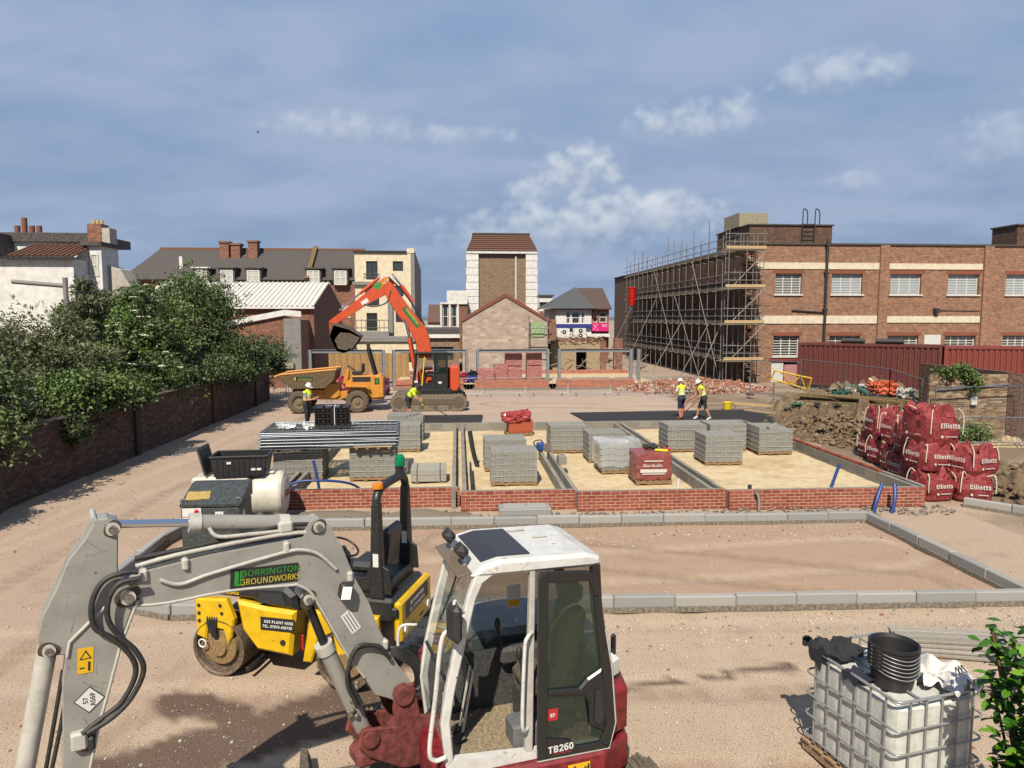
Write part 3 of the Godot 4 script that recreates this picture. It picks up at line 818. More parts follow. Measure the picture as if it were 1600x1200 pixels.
	b.prism(V2([-2.45, 1.02, -2.62, 0.95, -2.9, 0.8, -3.0, 0.55, -2.85, 0.32, -2.55, 0.22, -2.25, 0.28, -2.3, 0.34, -2.55, 0.3, -2.78, 0.4, -2.88, 0.6, -2.75, 0.8, -2.45, 0.9]), -0.3, 0.3)
	for s in [-0.31, 0.3]: b.prism(V2([-2.4, 0.95, -2.85, 0.8, -2.98, 0.55, -2.84, 0.33, -2.55, 0.23, -2.27, 0.3]), s, s + 0.015)
	inst("bucket", b.mesh(), steel, root, X)
	# pipes and hoses along the boom
	for k in 3:
		hose("boom_pipe", P3([-2.0 + k * 0.05, 2.735 - k * 0.02, -1.63, 2.775 - k * 0.025, -0.85, 2.79 - k * 0.025, -0.56 - k * 0.02, 2.66 - k * 0.03, -0.37 - k * 0.03, 2.24, -0.14 - k * 0.03, 1.7, -0.08 - k * 0.03, 1.56], 0.08 - k * 0.06), 0.017, pale, boom)
	hose("boom_pipe", P3([-1.85, 2.62, -1.72, 2.56, -1.5, 2.6, -1.0, 2.66, -0.84, 2.66, -0.7, 2.6, -0.56, 2.45], 0.125), 0.015, pale, boom)
	for q in [[-1.68, 2.7], [-0.95, 2.7], [-0.44, 2.36], [-0.14, 1.7], [-1.95, 2.67]]: block("pipe_clamp", Vector3(q[0], q[1], 0.1), Vector3(0.05, 0.09, 0.08), pale, boom, Transform3D.IDENTITY, 0.015)
	for k in 3: hose("black_hose", P3([-1.1 + k * 0.05, 2.8, -0.95, 2.85 - k * 0.02, -0.8, 2.8 - k * 0.03, -0.62, 2.72 - k * 0.05, -0.5, 2.5], -0.04 + k * 0.05), 0.016, rubber, boom)
	hose("black_hose", P3([-2.0, 2.78, -1.6, 2.8, -1.2, 2.84, -0.95, 2.86, -0.75, 2.84], 0.05), 0.02, rubber, boom)
	hose("black_hose", P3([-1.99, 2.72, -2.09, 2.73, -2.21, 2.69, -2.28, 2.55, -2.27, 2.38, -2.17, 2.28, -2.06, 2.12, -2.04, 1.98, -2.13, 1.81, -2.25, 1.73, -2.38, 1.65], 0.17), 0.019, rubber, arm)
	hose("black_hose", P3([-1.99, 2.68, -2.11, 2.67, -2.18, 2.57, -2.19, 2.43, -2.13, 2.3, -2.03, 2.16, -1.99, 2.01, -2.07, 1.84, -2.19, 1.73, -2.35, 1.66], 0.2), 0.019, rubber, arm)
	block("quick_coupler", Vector3(-2.4, 1.6, 0.15), Vector3(0.1, 0.13, 0.07), pale, arm, Transform3D.IDENTITY, 0.015)
	block("quick_coupler", Vector3(-2.33, 1.56, 0.15), Vector3(0.05, 0.1, 0.06), rubber, arm, Transform3D.IDENTITY, 0.015)
	for k in 5:
		var o := k * 0.022
		hose("black_hose", [Vector3(-0.15 - o, 1.63, 0.06 - o), Vector3(-0.02, 1.55 + o, 0.12), Vector3(0.12 + o, 1.42, 0.1 - o), Vector3(0.17 + o, 1.24, 0.04), Vector3(0.1, 1.1, -0.05 + o)], 0.017, rubber, boom)
	for k in 2: hose("black_hose", P3([-0.37 - k * 0.04, 1.24, -0.47 - k * 0.03, 1.48, -0.46, 1.65 + k * 0.03, -0.38, 1.74 + k * 0.03, -0.21, 1.71, -0.12, 1.59], 0.13 + k * 0.03), 0.018, rubber, boom)
	# stickers and lamp on boom and arm
	var tilt := Basis(Vector3(0, 0, 1), deg_to_rad(-4.4))
	var st := block("name_sticker", Vector3.ZERO, Vector3(0.51, 0.15, 0.003), dark, boom, Transform3D(tilt, Vector3(-1.12, 2.503, 0.1125)), 0.0005)
	text("DORRINGTON", 0.046, plain("sticker green", ph(40, 150, 50)), st, Transform3D(Basis.IDENTITY, Vector3(0.045, 0.032, 0.002)), false, false, 1.12)
	text("GROUNDWORKS", 0.046, plain("sticker yellow", ph(215, 200, 60)), st, Transform3D(Basis.IDENTITY, Vector3(0.045, -0.034, 0.002)), false, false, 0.97)
	b = MB.new()
	b.prism(V2([-0.225, -0.05, -0.195, -0.06, -0.195, 0.05, -0.225, 0.06]), 0.0015, 0.0035)
	b.prism(V2([-0.215, -0.06, -0.18, -0.055, -0.17, 0.045, -0.185, 0.06, -0.185, -0.04]), 0.0035, 0.0045)
	b.box(Vector3(-0.157, 0, 0.002), Vector3(0.003, 0.12, 0.003))
	inst("emblem", b.mesh(), mats["sticker green"], st)
	st = block("warning_label", Vector3.ZERO, Vector3(0.095, 0.18, 0.003), yellow, arm, Transform3D(Basis(Vector3(0, 0, 1), -0.06), Vector3(-2.335, 2.145, 0.1275)), 0.0005)
	b = MB.new(); b.prism(V2([-0.038, 0.01, 0, 0.075, 0.038, 0.01]), 0.0015, 0.003)
	b.box(Vector3(-0.02, -0.05, 0.002), Vector3(0.03, 0.008, 0.003)); b.box(Vector3(0.022, -0.05, 0.002), Vector3(0.014, 0.05, 0.003)); b.tube(Vector3(0.022, -0.018, 0.001), Vector3(0.022, -0.018, 0.0035), 0.009)
	inst("pictogram", b.mesh(), dark, st)
	b = MB.new(); b.prism(V2([-0.025, 0.017, 0, 0.06, 0.025, 0.017]), 0.003, 0.004)
	inst("triangle", b.mesh(), yellow, st)
	var dia := Transform3D(Basis(Vector3(0, 0, 1), PI / 4 - 0.06), Vector3(-2.325, 1.86, 0.1275))
	st = block("code_label", Vector3.ZERO, Vector3(0.135, 0.135, 0.003), dark, arm, dia, 0.0005)
	block("label_face", Vector3(0, 0, 0.002), Vector3(0.122, 0.122, 0.002), lwhite, st, Transform3D.IDENTITY, 0.0003)
	var un := Basis(Vector3(0, 0, 1), PI / 4 + 0.06)
	text("57", 0.03, dark, st, Transform3D(un, un * Vector3(0, 0.024, 0.003)), true)
	text("AS6P", 0.03, dark, st, Transform3D(un, un * Vector3(0, -0.02, 0.003)), true)
	st = block("data_label", Vector3.ZERO, Vector3(0.09, 0.2, 0.003), lwhite, boom, Transform3D(Basis(Vector3(0, 0, 1), 0.5), Vector3(-0.44, 1.97, 0.1125)), 0.0005)
	for k in 3: block("print_line", Vector3(-0.025 + k * 0.025, 0, 0.002), Vector3(0.009, 0.17, 0.001), plain("label grey", Color(0.08, 0.08, 0.09)), st, Transform3D.IDENTITY, 0.0002)
	var lamp := block("work_lamp", Vector3(-0.5, 2.27, 0.17), Vector3(0.11, 0.14, 0.09), rubber, boom, Transform3D.IDENTITY, 0.025, Basis(Vector3(0, 0, 1), -0.2))
	block("lens", Vector3(-0.506, 2.265, 0.217), Vector3(0.08, 0.105, 0.006), plain("lamp lens", Color(0.75, 0.75, 0.72), 0.15), lamp, Transform3D.IDENTITY, 0.002, Basis(Vector3(0, 0, 1), -0.2))
	# red swing bracket
	for s in [-0.17, 0.13]: plate("swing_bracket", V2([0.1, 1.31, -0.08, 1.31, -0.1, 1.1, -0.06, 0.96, -0.22, 1.0, -0.38, 1.03, -0.42, 0.88, -0.32, 0.76, -0.02, 0.56, 0.42, 0.5, 0.42, 0.9, 0.16, 1.0]), s, s + 0.04, redd, root, X, 0.012)
	b = MB.new()
	b.bbox(Vector3(0.16, 0.7, -0.0), Vector3(0.45, 0.45, 0.24), 0.05); b.bbox(Vector3(-0.3, 0.72, 0), Vector3(0.22, 0.16, 0.26), 0.04); b.tube(Vector3(-0.31, 0.93, -0.2), Vector3(-0.31, 0.93, 0.2), 0.07); b.tube(Vector3(0, 1.23, -0.2), Vector3(0, 1.23, 0.2), 0.085)
	inst("swing_casting", b.mesh(), redd, root, X)
	# house: red skirt, counterweight, hood
	var TOP := Transform3D(Basis(Vector3.RIGHT, Vector3(0, 0, 1), Vector3.DOWN), Vector3.ZERO)   # plan x,z -> extrude down
	b = MB.new(); b.prism(V2([-0.78, 0.9, -0.85, 0.4, -0.8, -0.3, -0.45, -0.95, 0.55, -0.97, 0.9, -0.78, 1.03, -0.3, 1.03, 0.3, 0.9, 0.76, 0.6, 0.93]), -0.86, -0.55, TOP, 0.03)
	obj("skirt", b, red, root)
	b = MB.new(); b.prism(V2([0.66, 0.84, 0.9, 0.74, 1.02, 0.3, 1.02, -0.3, 0.9, -0.76, 0.55, -0.93, 0.3, -0.93, 0.3, -0.1, 0.66, -0.05]), -1.32, -0.865, TOP, 0.05)
	obj("counterweight", b, red, root)
	b = MB.new(); b.prism(V2([0.68, 0.76, 0.86, 0.66, 0.95, 0.2, 0.95, -0.3, 0.84, -0.7, 0.4, -0.88, -0.4, -0.9, -0.45, -0.12, 0.68, -0.1]), -1.55, -1.325, TOP, 0.05)
	obj("engine_hood", b, white, root)
	b = MB.new(); b.prism(V2([0.28, -0.1, 0.28, -0.92, -0.42, -0.94, -0.7, -0.5, -0.74, -0.1]), -1.32, -0.865, TOP, 0.03)
	obj("side_cover", b, red, root)
	block("exhaust", Vector3(0.82, 1.62, 0.62), Vector3(0.05, 0.2, 0.05), black, root, Transform3D.IDENTITY, 0.02)
	for zc in [-0.8, 0.8]: crawler(root, -1.28, 1.28, 0.27, zc, 0.38, trk, steel, 44)
	block("undercarriage", Vector3(0, 0.36, 0), Vector3(1.3, 0.34, 1.25), trk, root, Transform3D.IDENTITY, 0.04)
	rod("slew_ring", Vector3(0, 0.5, 0), Vector3(0, 0.56, 0), 0.5, steel, root, Transform3D.IDENTITY, 28)
	b = MB.new(); b.prism(V2([-1.82, 0.03, -1.76, 0.02, -1.7, 0.1, -1.74, 0.22, -1.8, 0.24]), -0.98, 0.98, Transform3D.IDENTITY, 0.008)
	b.box(Vector3(-1.3, 0.24, -0.4), Vector3(1.0, 0.1, 0.1)); b.box(Vector3(-1.3, 0.24, 0.4), Vector3(1.0, 0.1, 0.1))
	obj("dozer_blade", b, trk, root)
	# cab
	var side := V2([-0.5, 2.49, -0.57, 2.3, -0.67, 1.92, -0.75, 1.57, -0.79, 1.29, -0.75, 0.93, -0.69, 0.99, -0.715, 1.3, -0.675, 1.55, -0.59, 1.91, -0.5, 2.28, -0.44, 2.41, -0.36, 2.46, -0.25, 2.475, -0.04, 2.45, -0.04, 2.5, -0.36, 2.54])
	plate("front_pillar", side, 0.775, 0.845, white, root, Transform3D.IDENTITY, 0.012)
	plate("front_pillar", side, -0.03, 0.03, white, root, Transform3D.IDENTITY, 0.012)
	plate("sill", V2([-0.75, 0.93, -0.69, 0.99, -0.08, 0.935, 0.66, 0.88, 0.68, 0.865, -0.7, 0.865]), 0.77, 0.85, white, root, Transform3D.IDENTITY, 0.008)
	plate("door_post", V2([-0.085, 0.93, -0.02, 0.93, 0.0, 2.47, -0.045, 2.47]), 0.79, 0.845, pale, root, Transform3D.IDENTITY, 0.006)
	for z in [0.78, -0.03]: plate("rear_pillar", V2([0.5, 2.47, 0.58, 2.44, 0.6, 2.12, 0.68, 1.55, 0.72, 1.1, 0.7, 0.87, 0.62, 0.87, 0.64, 1.1, 0.58, 1.6, 0.5, 2.2]), z, z + 0.06, black, root, Transform3D.IDENTITY, 0.008)
	b = MB.new(); b.prism(V2([-0.53, 2.47, -0.45, 2.55, -0.3, 2.585, 0.45, 2.56, 0.57, 2.52, 0.59, 2.45, 0.5, 2.44, -0.4, 2.46]), -0.05, 0.86, Transform3D.IDENTITY, 0.03)
	var roof := obj("roof", b, white, root)
	b = MB.new(); b.prism(V2([-0.44, 2.556, -0.3, 2.588, -0.02, 2.581, -0.02, 2.587, -0.3, 2.595, -0.44, 2.562]), 0.05, 0.76)
	obj("roof_window", b, plain("smoked roof glass", Color(0.02, 0.018, 0.02), 0.35), roof)
	block("roof_handle", Vector3(0.22, 2.577, 0.35), Vector3(0.14, 0.012, 0.02), pale, roof, Transform3D.IDENTITY, 0.004)
	block("roof_handle", Vector3(0.08, 2.583, 0.12), Vector3(0.16, 0.012, 0.025), pale, roof, Transform3D.IDENTITY, 0.004)
	for z in [0.2, 0.62]:
		b = MB.new(); b.bbox(Vector3(-0.56, 2.62, z), Vector3(0.1, 0.12, 0.19), 0.045)
		obj("roof_lamp", b, rubber, root)
		rod("lamp_bracket", Vector3(-0.53, 2.5, z), Vector3(-0.55, 2.6, z), 0.015, pale, root)
	block("visor", Vector3(-0.58, 2.48, 0.4), Vector3(0.12, 0.012, 0.8), mat("brown visor", ph(120, 105, 85), 0.3, 0, ""), root, Transform3D.IDENTITY, 0.004, Basis(Vector3(0, 0, 1), 0.25))
	# glazing: front, right side, rear
	b = MB.new()
	var fr := [Vector2(-0.52, 2.46), Vector2(-0.62, 2.1), Vector2(-0.72, 1.68), Vector2(-0.78, 1.3), Vector2(-0.745, 1.0)]
	for i in 4: b.quad(Vector3(fr[i].x, fr[i].y, 0.035), Vector3(fr[i].x, fr[i].y, 0.77), Vector3(fr[i + 1].x, fr[i + 1].y, 0.77), Vector3(fr[i + 1].x, fr[i + 1].y, 0.035))
	obj("windscreen", b, glass("clear glass", Color(0.5, 0.6, 0.56), 0.12), root)
	b = MB.new(); b.prism(V2([-0.47, 2.44, -0.7, 1.55, -0.68, 1.45, 0.6, 1.45, 0.5, 2.44]), -0.004, 0.004)
	obj("side_window", b, tint, root)
	b = MB.new(); b.quad(Vector3(0.56, 2.42, 0.04), Vector3(0.56, 2.42, 0.76), Vector3(0.66, 1.5, 0.76), Vector3(0.66, 1.5, 0.04))
	obj("rear_window", b, tint, root)
	b = MB.new(); b.prism(V2([-0.7, 1.44, -0.76, 1.28, -0.73, 0.9, 0.7, 0.88, 0.68, 1.44]), -0.03, 0.02)
	obj("right_panel", b, mat("cab trim", Color(0.05, 0.052, 0.05), 0.7, 0.0, "mottle", 2.0), root)
	block("rear_panel", Vector3(0.67, 1.18, 0.4), Vector3(0.05, 0.62, 0.74), mats["cab trim"], root)
	block("front_bar", Vector3(-0.73, 1.62, 0.4), Vector3(0.03, 0.03, 0.74), black, root)
	hose("wiper", [Vector3(-0.56, 2.4, 0.5), Vector3(-0.6, 2.2, 0.42), Vector3(-0.68, 1.95, 0.36)], 0.008, black, root)
	# inside of the cab
	var floor_m := mat("muddy floor mat", ph(176, 158, 130), 0.95, 0.0, "mottle", 2.5, "mud", 2.0)
	var fl := block("cab_floor", Vector3(-0.04, 0.89, 0.4), Vector3(1.3, 0.03, 0.74), floor_m, root)
	for k in 9: block("mat_rib", Vector3(-0.6 + k * 0.055, 0.908, 0.45), Vector3(0.014, 0.008, 0.5), floor_m, fl, Transform3D.IDENTITY, 0.002)
	var seat := block("seat", Vector3(0.24, 1.33, 0.4), Vector3(0.46, 0.16, 0.46), mat("seat cloth", ph(98, 88, 76), 0.9, 0.0, "mottle", 3.0, "dust", 2.0), root, Transform3D.IDENTITY, 0.06)
	block("seat_back", Vector3(0.46, 1.68, 0.4), Vector3(0.16, 0.62, 0.44), mats["seat cloth"], seat, Transform3D.IDENTITY, 0.06, Basis(Vector3(0, 0, 1), -0.18))
	block("headrest", Vector3(0.53, 2.08, 0.4), Vector3(0.1, 0.18, 0.26), mats["cab trim"], seat, Transform3D.IDENTITY, 0.04)
	block("seat_base", Vector3(0.24, 1.07, 0.4), Vector3(0.44, 0.34, 0.44), mats["cab trim"], root, Transform3D.IDENTITY, 0.03)
	block("step_box", Vector3(0.0, 1.0, 0.62), Vector3(0.3, 0.2, 0.24), mat("grey plastic", ph(112, 116, 120), 0.6, 0.0, "soft", 1.0, "dust", 2.0), root, Transform3D.IDENTITY, 0.02)
	for z in [0.1, 0.7]:
		var con := block("armrest_console", Vector3(0.14, 1.42, z), Vector3(0.42, 0.16, 0.13), mats["cab trim"], root, Transform3D.IDENTITY, 0.03)
		b = MB.new()
		for k in 6: b.tube(Vector3(-0.03 - k * 0.006, 1.48 + k * 0.022, z), Vector3(-0.033 - k * 0.006, 1.5 + k * 0.022, z), 0.042 - k * 0.004, 0.034 - k * 0.004, 12)
		b.tube(Vector3(-0.07, 1.6, z), Vector3(-0.085, 1.66, z), 0.012); b.ball(Vector3(-0.09, 1.72, z), Vector3(0.028, 0.06, 0.03), 10)
		obj("joystick", b, rubber, con)
	var dash := block("front_console", Vector3(-0.5, 1.32, 0.16), Vector3(0.2, 0.5, 0.22), mats["cab trim"], root, Transform3D.IDENTITY, 0.05, Basis(Vector3(0, 0, 1), 0.15))
	block("monitor", Vector3(-0.42, 1.62, 0.14), Vector3(0.03, 0.14, 0.18), black, dash, Transform3D.IDENTITY, 0.01)
	block("travel_pedal", Vector3(-0.55, 0.95, 0.35), Vector3(0.1, 0.03, 0.09), rubber, root, Transform3D.IDENTITY, 0.01, Basis(Vector3(0, 0, 1), 0.4))
	block("travel_pedal", Vector3(-0.55, 0.95, 0.5), Vector3(0.1, 0.03, 0.09), rubber, root, Transform3D.IDENTITY, 0.01, Basis(Vector3(0, 0, 1), 0.4))
	for z in [0.36, 0.46]: rod("travel_lever", Vector3(-0.52, 0.95, z), Vector3(-0.42, 1.5, z), 0.012, pale, root)
	block("grease_tub", Vector3(-0.6, 1.2, 0.3), Vector3(0.1, 0.16, 0.1), pale, root, Transform3D.IDENTITY, 0.03)
	st = block("instruction_label", Vector3(0.1, 1.92, 0.009), Vector3(0.13, 0.22, 0.003), lwhite, root, Transform3D.IDENTITY, 0.0005)
	block("label_foot", Vector3(0.1, 1.86, 0.0115), Vector3(0.11, 0.06, 0.002), yellow, st, Transform3D.IDENTITY, 0.0005)
	# open door folded back against the side
	var door := plate("door", V2([0.0, 0.88, 0.08, 0.88, 0.085, 2.46, 0.03, 2.46, 0.0, 2.42]), 0.875, 0.915, black, root)
	plate("door_rail", V2([0.085, 2.375, 0.085, 2.465, 0.44, 2.43, 0.5, 2.38, 0.54, 2.2, 0.49, 2.22, 0.45, 2.345]), 0.875, 0.915, black, door)
	plate("door_stile", V2([0.49, 2.22, 0.54, 2.2, 0.66, 1.55, 0.7, 1.08, 0.65, 0.87, 0.56, 0.93, 0.61, 1.08, 0.56, 1.58]), 0.875, 0.915, black, door)
	plate("door_lock_panel", V2([0.083, 1.475, 0.36, 1.45, 0.43, 1.52, 0.56, 1.585, 0.62, 1.3, 0.59, 1.03, 0.46, 1.1, 0.45, 1.3, 0.4, 1.38, 0.083, 1.43]), 0.878, 0.93, black, door, Transform3D.IDENTITY, 0.015)
	plate("door_foot", V2([0.08, 0.88, 0.645, 0.868, 0.56, 0.935, 0.35, 0.94, 0.28, 1.01, 0.08, 1.06]), 0.875, 0.915, black, door)
	plate("door_glass", V2([0.08, 2.38, 0.45, 2.35, 0.5, 2.21, 0.565, 1.57, 0.43, 1.5, 0.36, 1.44, 0.08, 1.465]), 0.892, 0.898, tint, door, Transform3D.IDENTITY, 0.0)
	plate("door_glass", V2([0.08, 1.44, 0.41, 1.38, 0.46, 1.1, 0.6, 1.02, 0.56, 0.92, 0.34, 0.93, 0.27, 1.0, 0.08, 1.05]), 0.892, 0.898, tint, door, Transform3D.IDENTITY, 0.0)
	plate("door_handle", V2([0.5, 1.42, 0.55, 1.4, 0.58, 1.15, 0.53, 1.1, 0.49, 1.15]), 0.93, 0.95, rubber, door, Transform3D.IDENTITY, 0.008)
	b = MB.new(); b.path(P3([-0.0, 0.872, 0.65, 0.862, 0.705, 1.08, 0.665, 1.55, 0.6, 1.9], 0.9), 0.012, 6, false)
	obj("door_seal", b, pale, door)
	text("TB260", 0.058, lwhite, door, Transform3D(Basis(Vector3(0, 0, 1), 0.02), Vector3(0.2, 0.958, 0.917)), true)
	block("model_underline", Vector3(0.21, 0.915, 0.916), Vector3(0.16, 0.012, 0.003), red, door, Transform3D.IDENTITY, 0.0005)
	st = block("red_label", Vector3(0.135, 1.25, 0.9), Vector3(0.085, 0.1, 0.004), plain("label red", ph(190, 40, 45)), door, Transform3D.IDENTITY, 0.0005)
	text("97", 0.03, lwhite, st, Transform3D(Basis.IDENTITY, Vector3(0.13, 1.245, 0.903)), true)
	st = block("warning_label", Vector3(0.36, 0.755, 0.93), Vector3(0.2, 0.09, 0.003), yellow, root, Transform3D.IDENTITY, 0.0005)
	b = MB.new(); b.prism(V2([0.28, 0.725, 0.32, 0.79, 0.36, 0.725]), 0.932, 0.934); b.box(Vector3(0.42, 0.755, 0.932), Vector3(0.03, 0.012, 0.003)); b.box(Vector3(0.445, 0.755, 0.932), Vector3(0.016, 0.05, 0.003))
	obj("pictogram", b, dark, st)
	# grab rails and mirror
	hose("grab_rail", P3([-0.66, 2.08, -0.73, 2.08, -0.79, 1.99, -0.84, 1.55, -0.89, 1.14, -0.85, 1.04, -0.76, 1.05], 0.87), 0.019, white, root)
	hose("grab_rail", [Vector3(-0.03, 1.95, 0.845), Vector3(-0.09, 1.94, 0.9), Vector3(-0.12, 1.85, 0.92), Vector3(-0.14, 1.3, 0.92), Vector3(-0.12, 1.16, 0.9), Vector3(-0.07, 1.14, 0.845)], 0.016, white, root)
	b = MB.new(); b.bbox(Vector3(-0.7, 2.16, 0.93), Vector3(0.08, 0.3, 0.17), 0.035, Basis(Vector3.UP, 0.3))
	obj("mirror", b, rubber, root)
	hose("mirror_arm", [Vector3(-0.6, 2.2, 0.84), Vector3(-0.68, 2.32, 0.9), Vector3(-0.7, 2.3, 0.93)], 0.012, white, root)
	hose("grab_rail", [Vector3(-0.8, 1.75, -0.05), Vector3(-0.95, 1.74, -0.06), Vector3(-0.97, 1.5, -0.06)], 0.014, white, root)
	plate("green_diamond_label", V2([-0.06, 0, 0, 0.07, 0.06, 0, 0, -0.07]), 0.0, 0.003, plain("label green", ph(90, 150, 120)), root, Transform3D(Basis(Vector3.UP, -0.3), Vector3(-0.72, 0.74, 0.93)), 0.0)

func drum_wheel(called: String, c: Vector3, r: float, wid: float, m: Material, hubm: Material, parent: Node3D) -> MeshInstance3D:
	var b := MB.new()
	b.lathe([Vector2(r * 0.82, -wid * 0.5 + 0.05), Vector2(r * 0.9, -wid * 0.5), Vector2(r, -wid * 0.5), Vector2(r, wid * 0.5), Vector2(r * 0.94, wid * 0.5), Vector2(r * 0.9, wid * 0.5 - 0.02), Vector2(r * 0.88, wid * 0.5 - 0.1), Vector2(0, wid * 0.5 - 0.1)], 40, Transform3D(Basis(Vector3.RIGHT, PI / 2), c))
	var o := obj(called, b, m, parent)
	b = MB.new()
	b.lathe([Vector2(0, wid * 0.5 + 0.01), Vector2(r * 0.28, wid * 0.5 + 0.01), Vector2(r * 0.34, wid * 0.5 - 0.03), Vector2(r * 0.62, wid * 0.5 - 0.04), Vector2(r * 0.66, wid * 0.5 - 0.1)], 28, Transform3D(Basis(Vector3.RIGHT, PI / 2), c))
	obj("hub", b, hubm, o)
	return o
func build_roller() -> void:
	var root := thing("road_roller", "yellow tandem road roller with black roll bar, behind the grey boom", "roller", Vector3(-2.04, 0, -9.23), deg_to_rad(-16.7))
	var yel := mat("roller yellow", ph(246, 200, 22, 1.75), 0.4, 0.0, "soft", 0.8, "chips", 0.33)
	var black := mat("roller black", Color(0.019, 0.02, 0.021), 0.45, 0.0, "mottle", 1.5)
	var drum := mat("drum steel", ph(140, 122, 104), 0.6, 0.25, "mottle", 1.5, "mud", 1.0)
	var muck := mat("muddy hub", ph(168, 138, 92), 0.9, 0.0, "mottle", 3.0)
	var white := plain("label white", ph(235, 235, 232), 0.5)
	drum_wheel("drum", Vector3(-0.85, 0.36, 0), 0.36, 1.2, drum, muck, root)
	drum_wheel("drum", Vector3(0.85, 0.36, 0), 0.36, 1.2, drum, muck, root)
	for z in [0.5, -0.6]:
		plate("drum_fork", V2([-1.16, 0.98, -0.72, 1.0, -0.62, 0.75, -0.66, 0.52, -0.72, 0.4, -0.78, 0.6, -1.0, 0.62, -1.02, 0.45, -1.16, 0.5]), z, z + 0.1, yel, root, Transform3D.IDENTITY, 0.02)
		plate("drum_fork", V2([0.42, 0.95, 1.3, 0.95, 1.3, 0.72, 1.02, 0.7, 0.9, 0.34, 0.78, 0.34, 0.7, 0.7, 0.52, 0.6, 0.42, 0.3, 0.3, 0.3]), z, z + 0.1, yel, root, Transform3D.IDENTITY, 0.02)
	b_bolts(root, black)
	var hood := plate("front_body", V2([-0.62, 0.98, -0.55, 0.6, -0.35, 0.36, 0.12, 0.32, 0.2, 0.9, -0.2, 0.92]), -0.55, 0.55, yel, root, Transform3D.IDENTITY, 0.04)
	var bon := plate("bonnet", V2([-1.12, 1.02, -1.0, 1.16, 0.05, 1.2, 0.18, 1.1, 0.22, 0.9, -0.2, 0.93, -0.42, 1.0]), -0.54, 0.54, black, root, Transform3D.IDENTITY, 0.05)
	plate("bonnet_window", V2([-0.32, 0.98, -0.26, 1.12, 0.02, 1.12, 0.08, 0.98]), 0.545, 0.552, plain("dark glass", Color(0.02, 0.025, 0.03), 0.08), bon, Transform3D.IDENTITY, 0.0)
	text("BOMAG", 0.06, plain("label yellow", ph(240, 190, 20), 0.5), bon, Transform3D(Basis.IDENTITY, Vector3(-0.72, 1.08, 0.545)), true)
	var sg := block("hire_sign", Vector3(-0.05, 0.72, 0.552), Vector3(0.46, 0.17, 0.004), plain("label black", Color(0.012, 0.012, 0.012), 0.5), hood, Transform3D.IDENTITY, 0.001)
	text("KEE PLANT HIRE", 0.034, white, sg, Transform3D(Basis.IDENTITY, Vector3(-0.03, 0.75, 0.556)), true, false, 1.1)
	text("TEL. 07976 458738", 0.034, white, sg, Transform3D(Basis.IDENTITY, Vector3(-0.05, 0.69, 0.556)), true)
	rod("cap", Vector3(0.02, 0.5, 0.54), Vector3(0.02, 0.5, 0.565), 0.035, black, hood)
	block("red_lever", Vector3(0.26, 0.5, 0.5), Vector3(0.03, 0.2, 0.03), plain("lever red", ph(200, 30, 30)), root)
	block("joint", Vector3(0.24, 0.6, 0.0), Vector3(0.3, 0.3, 0.5), muck, root, Transform3D.IDENTITY, 0.05)
	block("scraper_bar", Vector3(-0.44, 0.14, 0.0), Vector3(0.05, 0.05, 1.25), black, root)
	block("rear_body", Vector3(0.92, 1.0, 0), Vector3(1.1, 0.3, 1.04), black, root, Transform3D.IDENTITY, 0.04)
	var pan := block("rear_panel", Vector3(1.52, 0.88, 0), Vector3(0.1, 0.5, 1.08), yel, root, Transform3D.IDENTITY, 0.03)
	sg = block("hire_sign", Vector3(1.572, 0.98, 0.0), Vector3(0.004, 0.2, 0.8), mats["label black"], pan, Transform3D.IDENTITY, 0.001)
	text("KEE PLANT HIRE", 0.045, white, sg, Transform3D(Basis(Vector3.UP, PI / 2), Vector3(1.576, 1.01, 0.0)), true)
	text("TEL. 07976 458738", 0.045, white, sg, Transform3D(Basis(Vector3.UP, PI / 2), Vector3(1.576, 0.93, 0.0)), true)
	for z in [0.4, -0.4]:
		rod("tail_lamp", Vector3(1.56, 0.76, z), Vector3(1.585, 0.76, z), 0.05, mats["lamp lens"], pan)
		block("slot", Vector3(1.572, 0.72, z * 0.4), Vector3(0.004, 0.04, 0.12), black, pan, Transform3D.IDENTITY, 0.001)
		block("marker_lamp", Vector3(1.5, 1.02, z * 1.42), Vector3(0.09, 0.12, 0.05), black, pan, Transform3D.IDENTITY, 0.02)
	var plat := block("platform", Vector3(0.85, 1.2, 0), Vector3(1.0, 0.14, 1.0), black, root, Transform3D.IDENTITY, 0.03)
	plate("side_guard", V2([0.75, 1.2, 1.42, 1.2, 1.4, 1.5, 1.2, 1.62, 1.1, 1.4, 0.8, 1.32]), 0.46, 0.5, black, plat)
	plate("side_guard", V2([0.75, 1.2, 1.42, 1.2, 1.4, 1.5, 1.2, 1.62, 1.1, 1.4, 0.8, 1.32]), -0.5, -0.46, black, plat)
	var seat := block("seat", Vector3(1.0, 1.42, 0.05), Vector3(0.42, 0.14, 0.48), black, root, Transform3D.IDENTITY, 0.05)
	block("seat_back", Vector3(1.24, 1.68, 0.05), Vector3(0.13, 0.5, 0.46), black, seat, Transform3D.IDENTITY, 0.05, Basis(Vector3(0, 0, 1), -0.15))
	block("seat_label", Vector3(1.163, 1.7, 0.1), Vector3(0.004, 0.12, 0.08), white, seat, Transform3D.IDENTITY, 0.001, Basis(Vector3(0, 0, 1), -0.15))
	var con := block("steering_console", Vector3(0.46, 1.32, 0.0), Vector3(0.26, 0.36, 0.5), black, root, Transform3D.IDENTITY, 0.06)
	hose("steering_wheel", ring_pts(Vector3(0.6, 1.58, 0.0), 0.19, Basis(Vector3(0, 0, 1), -0.5)), 0.015, black, con)
	rod("column", Vector3(0.5, 1.4, 0), Vector3(0.6, 1.58, 0), 0.03, black, con)
